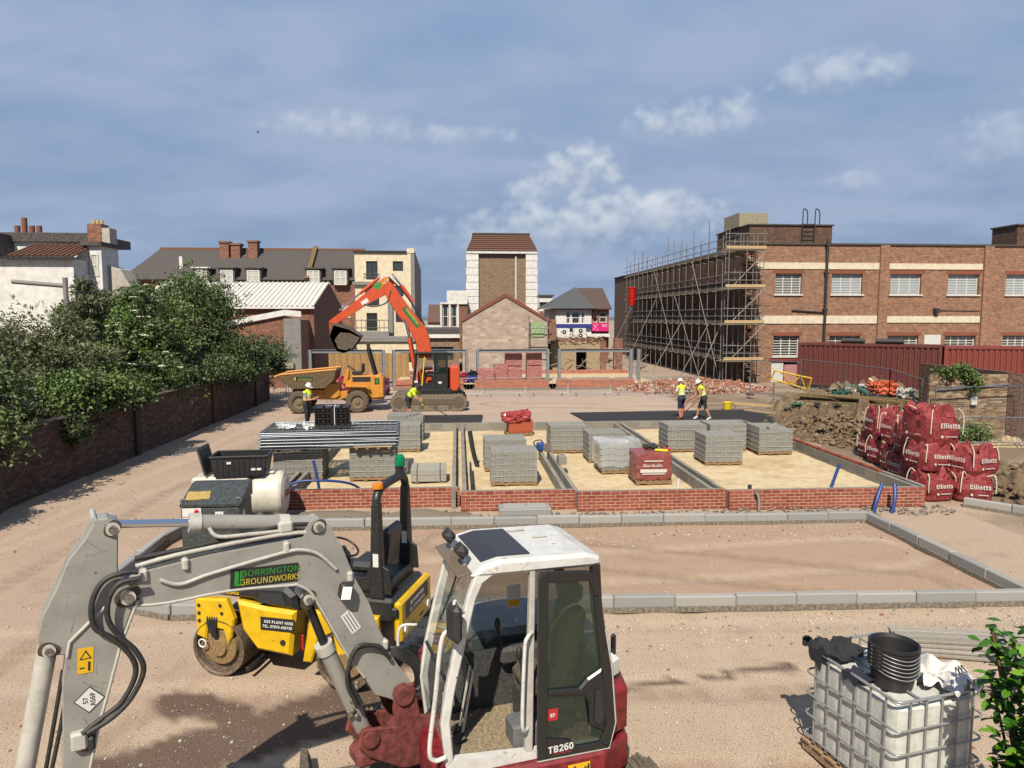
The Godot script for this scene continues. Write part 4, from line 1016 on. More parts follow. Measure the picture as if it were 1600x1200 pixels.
	hose("drive_lever", [Vector3(0.75, 1.25, 0.45), Vector3(0.72, 1.5, 0.46), Vector3(0.68, 1.66, 0.46)], 0.016, mats["greasy metal"], root)
	var rops := MB.new()
	for z in [0.47, -0.47]:
		rops.prism(V2([1.16, 1.15, 1.34, 1.15, 1.3, 2.3, 1.2, 2.3]), z - 0.05, z + 0.05, Transform3D.IDENTITY, 0.012)
	var arch := []
	for k in 9:
		var a := PI * k / 8.0
		arch.append(Vector3(1.25, 2.28 + 0.2 * sin(a), 0.47 * cos(a) / maxf(absf(cos(a)), absf(sin(a)) * 0.9 + 0.1)))
	rops.path([Vector3(1.25, 2.22, 0.47), Vector3(1.25, 2.36, 0.46), Vector3(1.25, 2.45, 0.36), Vector3(1.25, 2.47, 0.2), Vector3(1.25, 2.47, -0.2), Vector3(1.25, 2.45, -0.36), Vector3(1.25, 2.36, -0.46), Vector3(1.25, 2.22, -0.47)], 0.055, 8)
	var ro := obj("roll_bar", rops, black, root)
	for z in [0.525, -0.418]: block("bar_label", Vector3(1.25, 1.62, z), Vector3(0.07, 0.16, 0.004), white, ro, Transform3D.IDENTITY, 0.001)
	var be := MB.new(); be.lathe([Vector2(0.0, 0.15), Vector2(0.035, 0.145), Vector2(0.062, 0.11), Vector2(0.07, 0.05), Vector2(0.066, 0.0)], 18, Transform3D(Basis.IDENTITY, Vector3(1.25, 2.6, -0.3)))
	obj("green_beacon", be, plain("green lens", Color(0.0, 0.14, 0.055), 0.12), root)
	rod("beacon_stem", Vector3(1.25, 2.45, -0.3), Vector3(1.25, 2.6, -0.3), 0.05, black, root)
	be = MB.new(); be.lathe([Vector2(0.0, 0.07), Vector2(0.06, 0.065), Vector2(0.066, 0.03), Vector2(0.066, 0.0)], 16, Transform3D(Basis.IDENTITY, Vector3(1.25, 2.47, 0.42)))
	obj("amber_beacon", be, plain("amber lens", Color(0.5, 0.16, 0.01), 0.15), root)
func b_bolts(root: Node3D, m: Material) -> void:
	var b := MB.new()
	for q in [[-1.1, 0.9], [-1.1, 0.8], [-1.1, 0.7], [-0.8, 0.92], [-0.78, 0.82]]: b.tube(Vector3(q[0], q[1], 0.6), Vector3(q[0], q[1], 0.615), 0.02, -1, 8)
	obj("fork_bolts", b, m, root)
	b = MB.new()
	for k in 5: b.path([Vector3(-1.0 + k * 0.04, 0.86, 0.52), Vector3(-0.98 + k * 0.03, 0.7, 0.62), Vector3(-0.9 + k * 0.01, 0.5, 0.62)], 0.012, 6)
	obj("drum_hoses", b, m, root)
	hose("shackle", ring_pts(Vector3(-1.05, 0.42, 0.63), 0.05, Basis(Vector3.RIGHT, PI / 2)), 0.01, plain("label white", ph(235, 235, 232), 0.5), root)
func ring_pts(c: Vector3, r: float, bs: Basis) -> Array:
	var o := []
	for k in 15: o.append(c + bs * Vector3(cos(TAU * k / 14.0) * r, 0, sin(TAU * k / 14.0) * r))
	return o
func tyre(c: Vector3, r: float, wid: float, parent: Node3D, rub: Material, rim: Material, toward := 1.0) -> void:
	var b := MB.new()
	var xf := Transform3D(Basis(Vector3.RIGHT, PI / 2 * toward), c)
	b.lathe([Vector2(r * 0.55, wid * 0.5), Vector2(r * 0.62, wid * 0.52), Vector2(r * 0.9, wid * 0.5), Vector2(r * 0.97, wid * 0.4), Vector2(r * 0.97, -wid * 0.4), Vector2(r * 0.9, -wid * 0.5), Vector2(r * 0.55, -wid * 0.5)], 28, xf)
	for k in 18:
		for s in [-1.0, 1.0]:
			var a := TAU * (k + (0.5 if s > 0 else 0.0)) / 18.0
			b.box(c + Vector3(cos(a) * r * 0.97, sin(a) * r * 0.97, s * wid * 0.24), Vector3(r * 0.09, r * 0.1, wid * 0.5), Basis(Vector3(0, 0, 1), a) * Basis(Vector3.RIGHT, s * 0.5))
	var o := obj("wheel", b, rub, parent)
	b = MB.new()
	b.lathe([Vector2(0, wid * 0.42), Vector2(r * 0.2, wid * 0.42), Vector2(r * 0.24, wid * 0.3), Vector2(r * 0.48, wid * 0.28), Vector2(r * 0.56, wid * 0.46)], 20, xf)
	obj("rim", b, rim, o)
func build_dumper() -> void:
	var root := thing("site_dumper", "yellow wheeled site dumper with a muddy tipping skip", "dumper", Vector3(-6.0, 0, -35.0), 0.03)
	var yel := mat("dumper yellow", ph(222, 150, 42), 0.5, 0.0, "soft", 0.5, "dust", 0.6)
	var mud := mat("muddy skip", ph(112, 94, 66), 0.9, 0.0, "mottle", 0.8, "dust", 0.7)
	var black: StandardMaterial3D = mats["roller black"]
	var rub := mat("dusty tyre", ph(118, 104, 88), 0.95, 0.0, "mottle", 1.5)
	var rim := mat("dusty rim", ph(150, 132, 106), 0.9, 0.0, "mottle", 2.0)
	# open skip: shell with a floor and sloping sides
	var pr := V2([-2.49, 1.72, -2.3, 1.79, 0.26, 2.02, 0.16, 1.56, -0.27, 1.16, -1.69, 1.14, -2.02, 1.36])
	var b := MB.new()
	for s in [-1.0, 1.0]: b.prism(pr, 0.93 * s - 0.03, 0.93 * s + 0.03, Transform3D.IDENTITY, 0.01)
	for q in [[-2.47, 1.72, -2.0, 1.36], [-2.02, 1.36, -1.69, 1.14], [-1.7, 1.16, -0.27, 1.18], [-0.28, 1.17, 0.15, 1.56], [0.15, 1.55, 0.25, 2.0]]:
		var p := Vector3(q[0], q[1], 0); var e := Vector3(q[2], q[3], 0)
		b.box((p + e) * 0.5, Vector3(p.distance_to(e), 0.05, 1.84), Basis(Vector3(0, 0, 1), (e - p).signed_angle_to(Vector3.RIGHT, Vector3(0, 0, -1))))
	var skip := obj("skip", b, mud, root)
	for s in [-0.94, 0.94]: hose("skip_rim", [Vector3(-2.5, 1.74, s), Vector3(-2.3, 1.81, s), Vector3(0.26, 2.04, s)], 0.05, yel, skip, Transform3D.IDENTITY, false)
	hose("skip_rim", [Vector3(-2.5, 1.74, -0.94), Vector3(-2.52, 1.73, 0.94)], 0.06, yel, skip, Transform3D.IDENTITY, false)
	var sg := block("name_sticker", Vector3(-1.25, 1.62, 0.963), Vector3(0.85, 0.2, 0.004), mats["label black"], skip, Transform3D.IDENTITY, 0.001)
	text("DORRINGTON", 0.07, plain("sticker green", ph(40, 150, 50)), sg, Transform3D(Basis.IDENTITY, Vector3(-1.18, 1.665, 0.967)))
	text("GROUNDWORKS", 0.07, plain("sticker yellow", ph(215, 200, 60)), sg, Transform3D(Basis.IDENTITY, Vector3(-1.18, 1.575, 0.967)), false, false, 0.88)
	block("emblem", Vector3(-1.63, 1.62, 0.966), Vector3(0.06, 0.16, 0.003), mats["sticker yellow"], sg, Transform3D.IDENTITY, 0.001)
	# chassis, engine cover
	plate("chassis", V2([-1.9, 1.05, -0.2, 1.05, 0.3, 0.95, 2.4, 0.95, 2.4, 0.55, 0.3, 0.55, -1.7, 0.6]), -0.4, 0.4, yel, root, Transform3D.IDENTITY, 0.02)
	var body := plate("engine_cover", V2([0.62, 1.3, 0.95, 1.7, 2.3, 1.74, 2.42, 1.6, 2.42, 0.68, 1.9, 0.62, 1.62, 0.95, 0.85, 0.95, 0.7, 1.1]), -0.72, 0.72, yel, root, Transform3D.IDENTITY, 0.04)
	block("side_grille", Vector3(1.4, 1.55, 0.722), Vector3(0.85, 0.24, 0.01), black, body, Transform3D.IDENTITY, 0.003)
	sg = block("emblem_plate", Vector3(2.12, 1.45, 0.724), Vector3(0.22, 0.3, 0.006), mats["label black"], body, Transform3D.IDENTITY, 0.001)
	block("emblem", Vector3(2.12, 1.45, 0.729), Vector3(0.1, 0.2, 0.004), plain("sticker green", ph(40, 150, 50)), sg, Transform3D.IDENTITY, 0.001)
	for z in [-0.78, 0.78]: plate("mudguard", V2([0.6, 1.2, 0.75, 1.3, 1.7, 1.26, 1.82, 1.1, 1.75, 1.08, 1.62, 1.18, 0.8, 1.2]), z - 0.18, z + 0.18, yel, root, Transform3D.IDENTITY, 0.01)
	plate("front_frame", V2([-0.4, 1.2, 0.0, 1.36, 0.3, 1.3, 0.36, 0.75, 0.1, 0.62, -0.3, 0.66]), -0.5, 0.5, yel, root, Transform3D.IDENTITY, 0.03)
	plate("footplate", V2([0.42, 0.62, 0.6, 0.55, 0.95, 0.5, 0.95, 0.56, 0.6, 0.66]), -0.85, 0.85, black, root)
	block("seat", Vector3(1.15, 1.82, 0), Vector3(0.5, 0.16, 0.5), black, root, Transform3D.IDENTITY, 0.05)
	block("seat_back", Vector3(1.42, 2.05, 0), Vector3(0.14, 0.45, 0.48), black, root, Transform3D.IDENTITY, 0.05)
	plate("dash", V2([0.45, 1.3, 0.68, 1.3, 0.78, 1.95, 0.66, 2.0]), -0.25, 0.25, yel, root, Transform3D.IDENTITY, 0.02)
	hose("steering_wheel", ring_pts(Vector3(0.84, 2.05, 0), 0.2, Basis(Vector3(0, 0, 1), -0.6)), 0.02, black, root)
	# folded roll bar leaning back
	b = MB.new()
	for s in [-0.45, 0.45]: b.path([Vector3(2.02, 1.7, s), Vector3(1.86, 2.3, s), Vector3(1.7, 2.95, s * 0.9)], 0.07, 8)
	b.path([Vector3(1.7, 2.95, -0.4), Vector3(1.68, 3.08, 0.0), Vector3(1.7, 2.95, 0.4)], 0.07, 8)
	var bar := obj("roll_bar", b, black, root)
	for s in [-0.13, 0.13]:
		b = MB.new(); b.lathe([Vector2(0.0, 0.17), Vector2(0.06, 0.15), Vector2(0.085, 0.06), Vector2(0.08, 0.0)], 12, Transform3D(Basis.IDENTITY, Vector3(1.68, 3.1, s)))
		obj("beacon", b, plain("dull beacon", Color(0.05, 0.03, 0.015), 0.2), bar)
	for z in [-0.85, 0.85]:
		tyre(Vector3(-1.47, 0.52, z), 0.53, 0.42, root, rub, rim, 1.0 if z > 0 else -1.0)
		tyre(Vector3(1.21, 0.52, z), 0.53, 0.42, root, rub, rim, 1.0 if z > 0 else -1.0)
func build_orange_excavator() -> void:
	var root := thing("orange_excavator", "orange tracked excavator with its boom raised, behind the workers", "excavator", Vector3(-1.4, 0, -35.5))
	var org := mat("machine orange", ph(222, 82, 32, 1.75), 0.42, 0.0, "soft", 0.4, "dust", 1.2)
	var black := mat("machine black", Color(0.02, 0.021, 0.022), 0.4, 0.0, "mottle", 0.8)
	var dust: StandardMaterial3D = mats["dusty tyre"]
	var steel := mat("muddy bucket steel", ph(106, 94, 80), 0.7, 0.2, "mottle", 0.8, "dust", 1.0)
	var bz := 0.25
	var boom := plate("boom", V2([0.12, 2.5, 0.1, 2.9, 0.0, 3.54, -0.18, 3.97, -1.0, 5.03, -1.4, 5.59, -1.68, 6.05, -1.95, 6.2, -2.1, 6.0, -2.05, 5.5, -1.69, 4.88, -1.02, 3.97, -0.62, 3.25, -0.56, 2.82, -0.5, 2.5]), bz - 0.24, bz + 0.24, org, root, Transform3D.IDENTITY, 0.03)
	var stick := plate("dipper_arm", V2([-2.03, 6.42, -1.66, 6.16, -1.7, 5.78, -2.17, 5.52, -3.07, 5.03, -4.03, 4.41, -4.46, 4.15, -4.74, 4.23, -4.7, 4.36, -3.4, 5.32, -2.28, 6.26]), bz - 0.17, bz + 0.17, org, root, Transform3D.IDENTITY, 0.03)
	# rams and pipes
	var ram := rod("arm_ram", Vector3(-0.75, 5.2, bz), Vector3(-1.3, 6.0, bz), 0.09, org, boom)
	rod("ram_rod", Vector3(-1.3, 6.0, bz), Vector3(-1.75, 6.55, bz), 0.05, mats["chrome rod"], ram)
	for z in [bz - 0.33, bz + 0.33]:
		ram = rod("boom_ram", Vector3(-0.72, 2.0, z), Vector3(-0.95, 3.5, z), 0.09, org, boom)
		rod("ram_rod", Vector3(-0.95, 3.5, z), Vector3(-1.15, 4.4, z), 0.05, mats["chrome rod"], ram)
	ram = rod("bucket_ram", Vector3(-2.4, 6.35, bz), Vector3(-3.3, 5.62, bz), 0.08, org, stick)
	rod("ram_rod", Vector3(-3.3, 5.62, bz), Vector3(-4.3, 4.8, bz), 0.045, mats["chrome rod"], ram)
	hose("hydraulic_hose", P3([-0.2, 4.1, -0.9, 5.3, -1.45, 5.95, -1.9, 6.4], bz + 0.28), 0.04, black, boom)
	hose("hydraulic_hose", P3([-1.8, 5.75, -2.0, 5.2, -2.6, 5.0, -3.1, 5.1], bz + 0.22), 0.035, black, stick)
	block("emblem_plate", Vector3(-2.42, 5.98, bz + 0.175), Vector3(0.36, 0.24, 0.01), plain("sticker green", ph(40, 150, 50)), stick, Transform3D.IDENTITY, 0.002, Basis(Vector3(0, 0, 1), 0.72))
	block("white_sticker", Vector3(-3.05, 5.22, bz + 0.172), Vector3(0.36, 0.2, 0.006), mats["label white"], stick, Transform3D.IDENTITY, 0.001, Basis(Vector3(0, 0, 1), 0.62))
	text("ECO", 0.2, mats["label yellow"], stick, Transform3D(Basis(Vector3(0, 0, 1), 0.72), Vector3(-2.15, 6.15, bz + 0.172)), true)
	text("HITACHI", 0.11, mats["label white"], stick, Transform3D(Basis(Vector3(0, 0, 1), 0.62), Vector3(-1.9, 6.28, bz + 0.172)), true)
	var sg := block("name_sticker", Vector3(-0.85, 4.48, bz + 0.243), Vector3(1.15, 0.24, 0.008), plain("sticker dark green", ph(40, 110, 50)), boom, Transform3D.IDENTITY, 0.001, Basis(Vector3(0, 0, 1), -0.93))
	text("DORRINGTON", 0.1, mats["sticker yellow"], sg, Transform3D(Basis(Vector3(0, 0, 1), -0.93), Vector3(-0.81, 4.52, bz + 0.249)), true)
	# bucket hanging from the arm
	var b := MB.new()
	b.prism(V2([-4.6, 4.2, -4.34, 4.2, -3.79, 3.98, -3.25, 3.6, -3.3, 3.5, -3.75, 3.72, -4.2, 3.75, -4.45, 3.4, -4.3, 3.0, -3.95, 2.92, -3.7, 3.05, -3.72, 2.9, -4.06, 2.77, -4.37, 2.86, -4.57, 3.23, -4.72, 3.6]), bz - 0.5, bz + 0.5, Transform3D.IDENTITY, 0.01)
	for s in [bz - 0.5, bz + 0.46]: b.prism(V2([-4.5, 4.1, -3.79, 3.9, -3.25, 3.58, -3.44, 3.26, -3.75, 2.89, -4.06, 2.79, -4.37, 2.87, -4.56, 3.24, -4.7, 3.6]), s, s + 0.04)
	obj("bucket", b, steel, root)
	b = MB.new(); b.prism(V2([-4.78, 4.3, -4.55, 4.3, -4.5, 3.7, -4.62, 3.5, -4.76, 3.7]), bz - 0.1, bz + 0.1)
	obj("bucket_link", b, org, root)
	# house
	b = MB.new(); b.prism(V2([-0.95, 1.0, 1.1, 1.0, 1.5, 0.6, 1.5, -0.6, 1.1, -1.2, -0.95, -1.2]), -1.05, -0.82, Transform3D(Basis(Vector3.RIGHT, Vector3(0, 0, 1), Vector3.DOWN), Vector3.ZERO), 0.03)
	obj("deck", b, black, root)
	plate("counterweight", V2([1.0, 2.1, 1.4, 2.12, 1.48, 1.95, 1.48, 1.15, 1.34, 0.92, 1.0, 0.9]), -1.15, 0.98, org, root, Transform3D.IDENTITY, 0.06)
	plate("engine_cover", V2([-0.6, 1.06, 1.0, 1.06, 1.0, 2.0, -0.3, 2.0, -0.6, 1.8]), -1.18, -0.05, org, root, Transform3D.IDENTITY, 0.05)
	var cab := block("cab_roof", Vector3(0.1, 2.76, 0.5), Vector3(1.55, 0.12, 1.0), black, root, Transform3D.IDENTITY, 0.05)
	for q in [[-0.78, 1.08, -0.62, 2.72], [0.28, 1.08, 0.26, 2.72], [0.86, 1.08, 0.84, 2.72]]:
		for z in [0.04, 0.96]: rod("cab_post", Vector3(q[0], q[1], z), Vector3(q[2], q[3], z), 0.045, black, cab)
	block("cab_side", Vector3(0.58, 1.4, 0.96), Vector3(0.56, 0.7, 0.05), black, cab)
	block("cab_side", Vector3(-0.25, 1.2, 0.96), Vector3(1.0, 0.3, 0.05), black, cab)
	block("cab_back", Vector3(0.88, 1.5, 0.5), Vector3(0.05, 0.9, 0.9), black, cab)
	block("cab_window", Vector3(0.56, 2.22, 0.96), Vector3(0.5, 0.9, 0.01), mats["green tinted glass"], cab, Transform3D.IDENTITY, 0.002)
	b = MB.new(); b.quad(Vector3(-0.8, 1.1, 0.08), Vector3(-0.8, 1.1, 0.92), Vector3(-0.66, 2.7, 0.92), Vector3(-0.66, 2.7, 0.08))
	obj("windscreen", b, mats["clear glass"], cab)
	block("hazard_strip", Vector3(-0.28, 1.9, 0.99), Vector3(0.05, 1.4, 0.02), plain("strip yellow", ph(225, 215, 60)), cab, Transform3D.IDENTITY, 0.004, Basis(Vector3(0, 0, 1), -0.1))
	block("seat", Vector3(0.35, 1.45, 0.5), Vector3(0.5, 0.5, 0.5), black, root, Transform3D.IDENTITY, 0.05)
	for q in [[0.52, 1.35], [-0.62, 1.4]]: block("white_label", Vector3(q[0], q[1], 0.99), Vector3(0.16, 0.1, 0.006), mats["label white"], cab, Transform3D.IDENTITY, 0.001)
	for z in [-0.95, 0.95]: crawler(root, -1.85, 1.8, 0.4, z, 0.55, mat("pale dusty track", ph(150, 136, 116), 0.95, 0.0, "mottle", 1.5), dust, 46)
	block("track_frame", Vector3(0, 0.45, 0.95), Vector3(2.4, 0.3, 0.6), dust, root, Transform3D.IDENTITY, 0.03)
	block("undercarriage", Vector3(0, 0.55, 0), Vector3(1.6, 0.4, 1.5), black, root, Transform3D.IDENTITY, 0.05)
	rod("slew_ring", Vector3(0, 0.7, 0), Vector3(0, 0.83, 0), 0.6, black, root, Transform3D.IDENTITY, 24)

# ---------- things lying about the site ----------
func wood_pallet(parent: Node3D, w: float, d: float, m: Material, y := 0.0) -> void:
	for k in 3: block("bearer", Vector3(0, y + 0.05, (k - 1) * (d * 0.5 - 0.05)), Vector3(w, 0.06, 0.09), m, parent, Transform3D.IDENTITY, 0.004)
	for k in 4: block("foot", Vector3((k - 1.5) * (w - 0.1) / 3.0, y + 0.011, 0), Vector3(0.1, 0.022, d), m, parent, Transform3D.IDENTITY, 0.003)
	for k in 6: block("deck_board", Vector3((k - 2.5) * (w - 0.1) / 5.0, y + 0.091, 0), Vector3(0.13, 0.02, d), m, parent, Transform3D.IDENTITY, 0.003)
var layer_cache := {}
func block_layer(w: float, d: float, h: float, kind: int, worn := false) -> ArrayMesh:
	var key := "%.2f %.2f %d %s" % [w, d, kind, worn]
	if layer_cache.has(key): return layer_cache[key]
	var b := MB.new()
	var nx := int(w / 0.105)
	var nz := 5
	for i in nx:
		for jj in nz * 2:
			var j := jj / 2
			var up := (jj % 2) * h * 0.5
			if worn and jj % 2 == 1 and (i + j > nx - 2 or rng.randf() < 0.06): continue
			var l := rng.randf_range(0.94, 1.04)
			b.col = Color(l, l * rng.randf_range(0.98, 1.01), l * rng.randf_range(0.95, 1.0))
			b.box(Vector3((i + 0.5) * w / nx - w * 0.5, up + h * 0.25 + rng.randf_range(-0.002, 0.002), (j + 0.5) * d / nz - d * 0.5 + rng.randf_range(-0.006, 0.006)), Vector3(w / nx - 0.003, h * 0.5 - 0.003, d / nz - 0.004))
	layer_cache[key] = b.mesh()
	return layer_cache[key]
func block_pack(label: String, at: Vector3, w: float, d: float, layers: int, turn := 0.0, lh := 0.155, group := "pallets of grey concrete blocks on the sand") -> Node3D:
	var t := thing("block_pallet", label, "pallet", at, turn, group)
	mat("concrete paver", ph(166, 164, 155, 1.65), 0.92, 0.0, "soft", 2.0)
	var tone := int(absf(at.x * 7.0)) % 3
	var grey := mat("concrete paver %d" % tone, ph(156 - 6 * tone, 155 - 6 * tone, 149 - 6 * tone, 1.7), 0.92, 0.0, "soft", 2.0)
	wood_pallet(t, w, d, mat("pallet wood", ph(176, 140, 100), 0.9, 0.0, "mottle", 3.0))
	var strap := mat("white strap", ph(206, 206, 200), 0.5, 0.0, "")
	var y := 0.101
	for k in layers:
		inst("block_layer", block_layer(w, d, lh, k % 3 if layers > 2 else 5, k == layers - 1 and int(absf(at.x) * 10.0) % 3 == 0), grey, t, Transform3D(Basis(Vector3.UP, rng.randf_range(-0.008, 0.008)), Vector3(rng.randf_range(-0.008, 0.008), y, rng.randf_range(-0.008, 0.008))))
		y += lh
		if k < layers - 1:
			var b := MB.new()
			for s in [-1.0, 1.0]:
				b.box(Vector3(0, y - 0.002, s * (d * 0.5 + 0.012)), Vector3(w + 0.03, 0.01, 0.004))
				b.box(Vector3(s * (w * 0.5 + 0.014), y - 0.002, 0), Vector3(0.004, 0.01, d + 0.02))
			obj("strap", b, strap, t)
	return t
func build_pallets() -> void:
	var L := [[-4.88, -3.61, -19.0, 5, "grey block pallet at the far left, holding up the fence panels"], [-2.89, -1.7, -18.95, 5, "grey block pallet under the right end of the fence panels"], [-2.35, -1.23, -22.95, 5, "grey block pallet standing behind the stacked fence panels"], [-2.5, -1.25, -25.2, 5, "rearmost grey block pallet at the left, beside the tarmac"],
		[0.72, 1.9, -19.9, 5, "grey block pallet half hidden behind another, by the black duct"], [0.83, 2.02, -18.1, 5, "grey block pallet nearest the front, left of the short wall"], [2.91, 4.08, -22.4, 5, "grey block pallet standing alone behind the short block wall"], [3.86, 5.0, -20.85, 5, "grey block pallet behind the torn plastic-wrapped one"],
		[6.68, 7.95, -22.3, 5, "grey block pallet at the back beside the red can"], [7.2, 8.32, -20.2, 5, "foremost of the four grey block pallets on the right"], [8.1, 9.3, -22.35, 5, "grey block pallet in the middle of the right-hand four"], [9.42, 10.52, -21.65, 5, "rightmost grey block pallet, beside the long block wall"]]
	for q in L:
		block_pack(q[4], Vector3((q[0] + q[1]) * 0.5, 0.165, q[2] - 0.5), q[1] - q[0], 1.0, q[3], rng.randf_range(-0.02, 0.02))
	# wrapped, half-used pack
	var t := block_pack("half-used grey block pallet in torn clear plastic wrapping", Vector3(4.45, 0.165, -19.75), 1.05, 0.95, 4, 0.03)
	var b := MB.new()
	var film := glass("clear film", Color(0.85, 0.87, 0.88), 0.22)
	film.roughness = 0.25
	for k in 26:
		var a0 := TAU * k / 26.0; var a1 := TAU * (k + 1) / 26.0
		var f := func(a: float, y: float) -> Vector3:
			var s := 0.62 / maxf(absf(cos(a)), absf(sin(a)))
			return Vector3(cos(a) * s * 0.95, y + 0.03 * sin(a * 7.0), sin(a) * s * 0.86)
		for j in 4: b.quad(f.call(a0, 0.2 + j * 0.17), f.call(a1, 0.2 + j * 0.17 + 0.02), f.call(a1, 0.37 + j * 0.17), f.call(a0, 0.37 + j * 0.17))
		b.quad(f.call(a0, 0.88), f.call(a1, 0.88), Vector3(cos(a1) * 0.3, 0.95, sin(a1) * 0.3), Vector3(cos(a0) * 0.3, 0.95, sin(a0) * 0.3))
	obj("plastic_wrap", b, film, t)
	# flat pack of kerbs
	t = thing("kerb_pack", "low strapped pack of grey kerb stones lying on the sand", "kerb stones", Vector3(-0.8, 0.165, -18.95), 0.02)
	var km := mat("concrete paver", Color.WHITE)
	for j in 2:
		for i in 5: block("kerb_stone", Vector3(0, 0.12 + j * 0.17, (i - 2) * 0.165), Vector3(0.93, 0.165, 0.16), km, t, Transform3D.IDENTITY, 0.01)
	for x in [-0.3, 0.3]:
		block("bearer", Vector3(x, 0.018, 0), Vector3(0.08, 0.036, 0.85), mats["pallet wood"], t)
		b = MB.new()
		b.box(Vector3(x, 0.376, 0), Vector3(0.02, 0.004, 0.84)); b.box(Vector3(x, 0.2, 0.418), Vector3(0.02, 0.35, 0.004))
		obj("strap", b, mats["hose rubber"], t)
	# red wrapped paving pack with lettering
	t = thing("wrapped_paving", "red plastic-wrapped paving pallet with white lettering and yellow level", "pallet", Vector3(5.05, 0.165, -18.4))
	wood_pallet(t, 0.95, 0.9, mats["pallet wood"])
	var rw := mat("red printed film", ph(172, 88, 84), 0.3, 0.0, "mottle", 2.5, "dust", 2.0)
	b = MB.new(); rough_block(b, Vector3(0.95, 0.72, 0.85), 0.05, 0.035)
	inst("wrapped_stack", b.mesh(), rw, t, Transform3D(Basis.IDENTITY, Vector3(0, 0.101, 0)))
	text("Marshalls", 0.075, plain("print white", ph(228, 220, 214)), t, Transform3D(Basis.IDENTITY, Vector3(-0.05, 0.5, 0.452)), true, true)
	for q in [[0.36, 0.7, 0.09], [0.28, 0.6, 0.03], [0.62, 0.5, 0.03]]: block("print_band", Vector3(-0.02, q[0], 0.449), Vector3(q[1], q[2], 0.004), mats["print white"], t, Transform3D.IDENTITY, 0.001)
	tag(block("yellow_level", Vector3(5.3, 1.02, -18.2), Vector3(0.34, 0.05, 0.09), plain("bright yellow", ph(245, 232, 30)), null, Transform3D.IDENTITY, 0.008, Basis(Vector3.UP, -0.5)), "bright yellow level lying on the red wrapped pallet", "level")
	b = MB.new(); rough_block(b, Vector3(0.34, 0.12, 0.26), 0.05, 0.04)
	tag(inst("black_bag", b.mesh(), mats["hose rubber"], null, Transform3D(Basis.IDENTITY, Vector3(5.12, 0.985, -18.6))), "small black bag on top of the red wrapped pallet", "bag")
	# red sheeted bricks at the back
	t = thing("sheeted_bricks", "orange brick pack under crumpled red plastic by the back wall", "brick pack", Vector3(2.2, 0.165, -26.2), 0.1)
	wood_pallet(t, 0.95, 0.7, mats["pallet wood"])
	b = MB.new(); rough_block(b, Vector3(0.9, 0.45, 0.6), 0.02, 0.01)
	inst("brick_stack", b.mesh(), mat("orange brick", ph(196, 96, 60), 0.9, 0.0, "grain", 3.0), t, Transform3D(Basis.IDENTITY, Vector3(0.05, 0.101, 0)))
	b = MB.new(); rough_block(b, Vector3(1.0, 0.34, 0.75), 0.1, 0.12)
	inst("red_sheet", b.mesh(), mat("red sheet", ph(178, 66, 66), 0.3, 0.0, "soft", 2.0), t, Transform3D(Basis(Vector3(0, 0, 1), 0.12), Vector3(-0.05, 0.5, 0)))
	# odds and ends on the sand
	t = thing("red_can", "small red fuel can beside the rear block pallet", "can", Vector3(6.45, 0.16, -21.6))
	block("can_body", Vector3(0, 0.15, 0), Vector3(0.17, 0.3, 0.22), plain("can red", ph(215, 40, 35), 0.4), t, Transform3D.IDENTITY, 0.03)
	rod("cap", Vector3(0, 0.3, 0.05), Vector3(0, 0.37, 0.05), 0.035, mats["hose rubber"], t)
	t = thing("concrete_lintel", "short concrete block standing across the middle block wall", "block", Vector3(2.85, 0.45, -19.5))
	block("block_body", Vector3(0, 0.11, 0), Vector3(0.22, 0.22, 0.44), mats["grey block 0"], t)
	t = thing("saw", "blue cut-off saw standing on the middle block wall", "saw", Vector3(2.45, 0.45, -21.2))
	block("motor", Vector3(0, 0.16, 0), Vector3(0.24, 0.26, 0.2), plain("tool blue", ph(40, 76, 150), 0.4), t, Transform3D.IDENTITY, 0.05)
	rod("blade", Vector3(0.2, 0.14, 0.08), Vector3(0.2, 0.14, 0.09), 0.14, mats["worn steel"], t, Transform3D.IDENTITY, 20)
	hose("handle", [Vector3(-0.1, 0.1, 0), Vector3(-0.2, 0.3, 0), Vector3(0.0, 0.36, 0), Vector3(0.1, 0.25, 0)], 0.018, mats["hose rubber"], t)
func rough_block(b: MB, s: Vector3, e: float, amp: float) -> void:   # box with soft, crumpled faces standing on y = 0
	var n := 9
	var f := FastNoiseLite.new()
	f.seed = rng.randi() % 1000; f.frequency = 1.9; f.fractal_octaves = 3
	for ax in 3:
		for sg in [-1.0, 1.0]:
			var g := []
			for i in n + 1:
				var row := []
				for j in n + 1:
					var p := Vector3.ZERO
					p[ax] = sg; p[(ax + 1) % 3] = 2.0 * i / n - 1.0; p[(ax + 2) % 3] = 2.0 * j / n - 1.0
					var q := Vector3(p.x * s.x, p.y * s.y, p.z * s.z) * 0.5
					var inn := Vector3(clampf(q.x, -s.x * 0.5 + e, s.x * 0.5 - e), clampf(q.y, -s.y * 0.5 + e, s.y * 0.5 - e), clampf(q.z, -s.z * 0.5 + e, s.z * 0.5 - e))
					if (q - inn).length() > 0: q = inn + (q - inn).normalized() * e
					q += p * f.get_noise_3dv(q * 3.0) * amp * (1.0 if p.y > -0.9 else 0.0)
					row.append(q + Vector3(0, s.y * 0.5, 0))
				g.append(row)
			for i in n:
				for j in n:
					var nn: Vector3 = ((g[i + 1][j] - g[i][j]) as Vector3).cross(g[i][j + 1] - g[i][j]).normalized() * sg
					b.quad(g[i][j], g[i + 1][j], g[i + 1][j + 1], g[i][j + 1], nn)
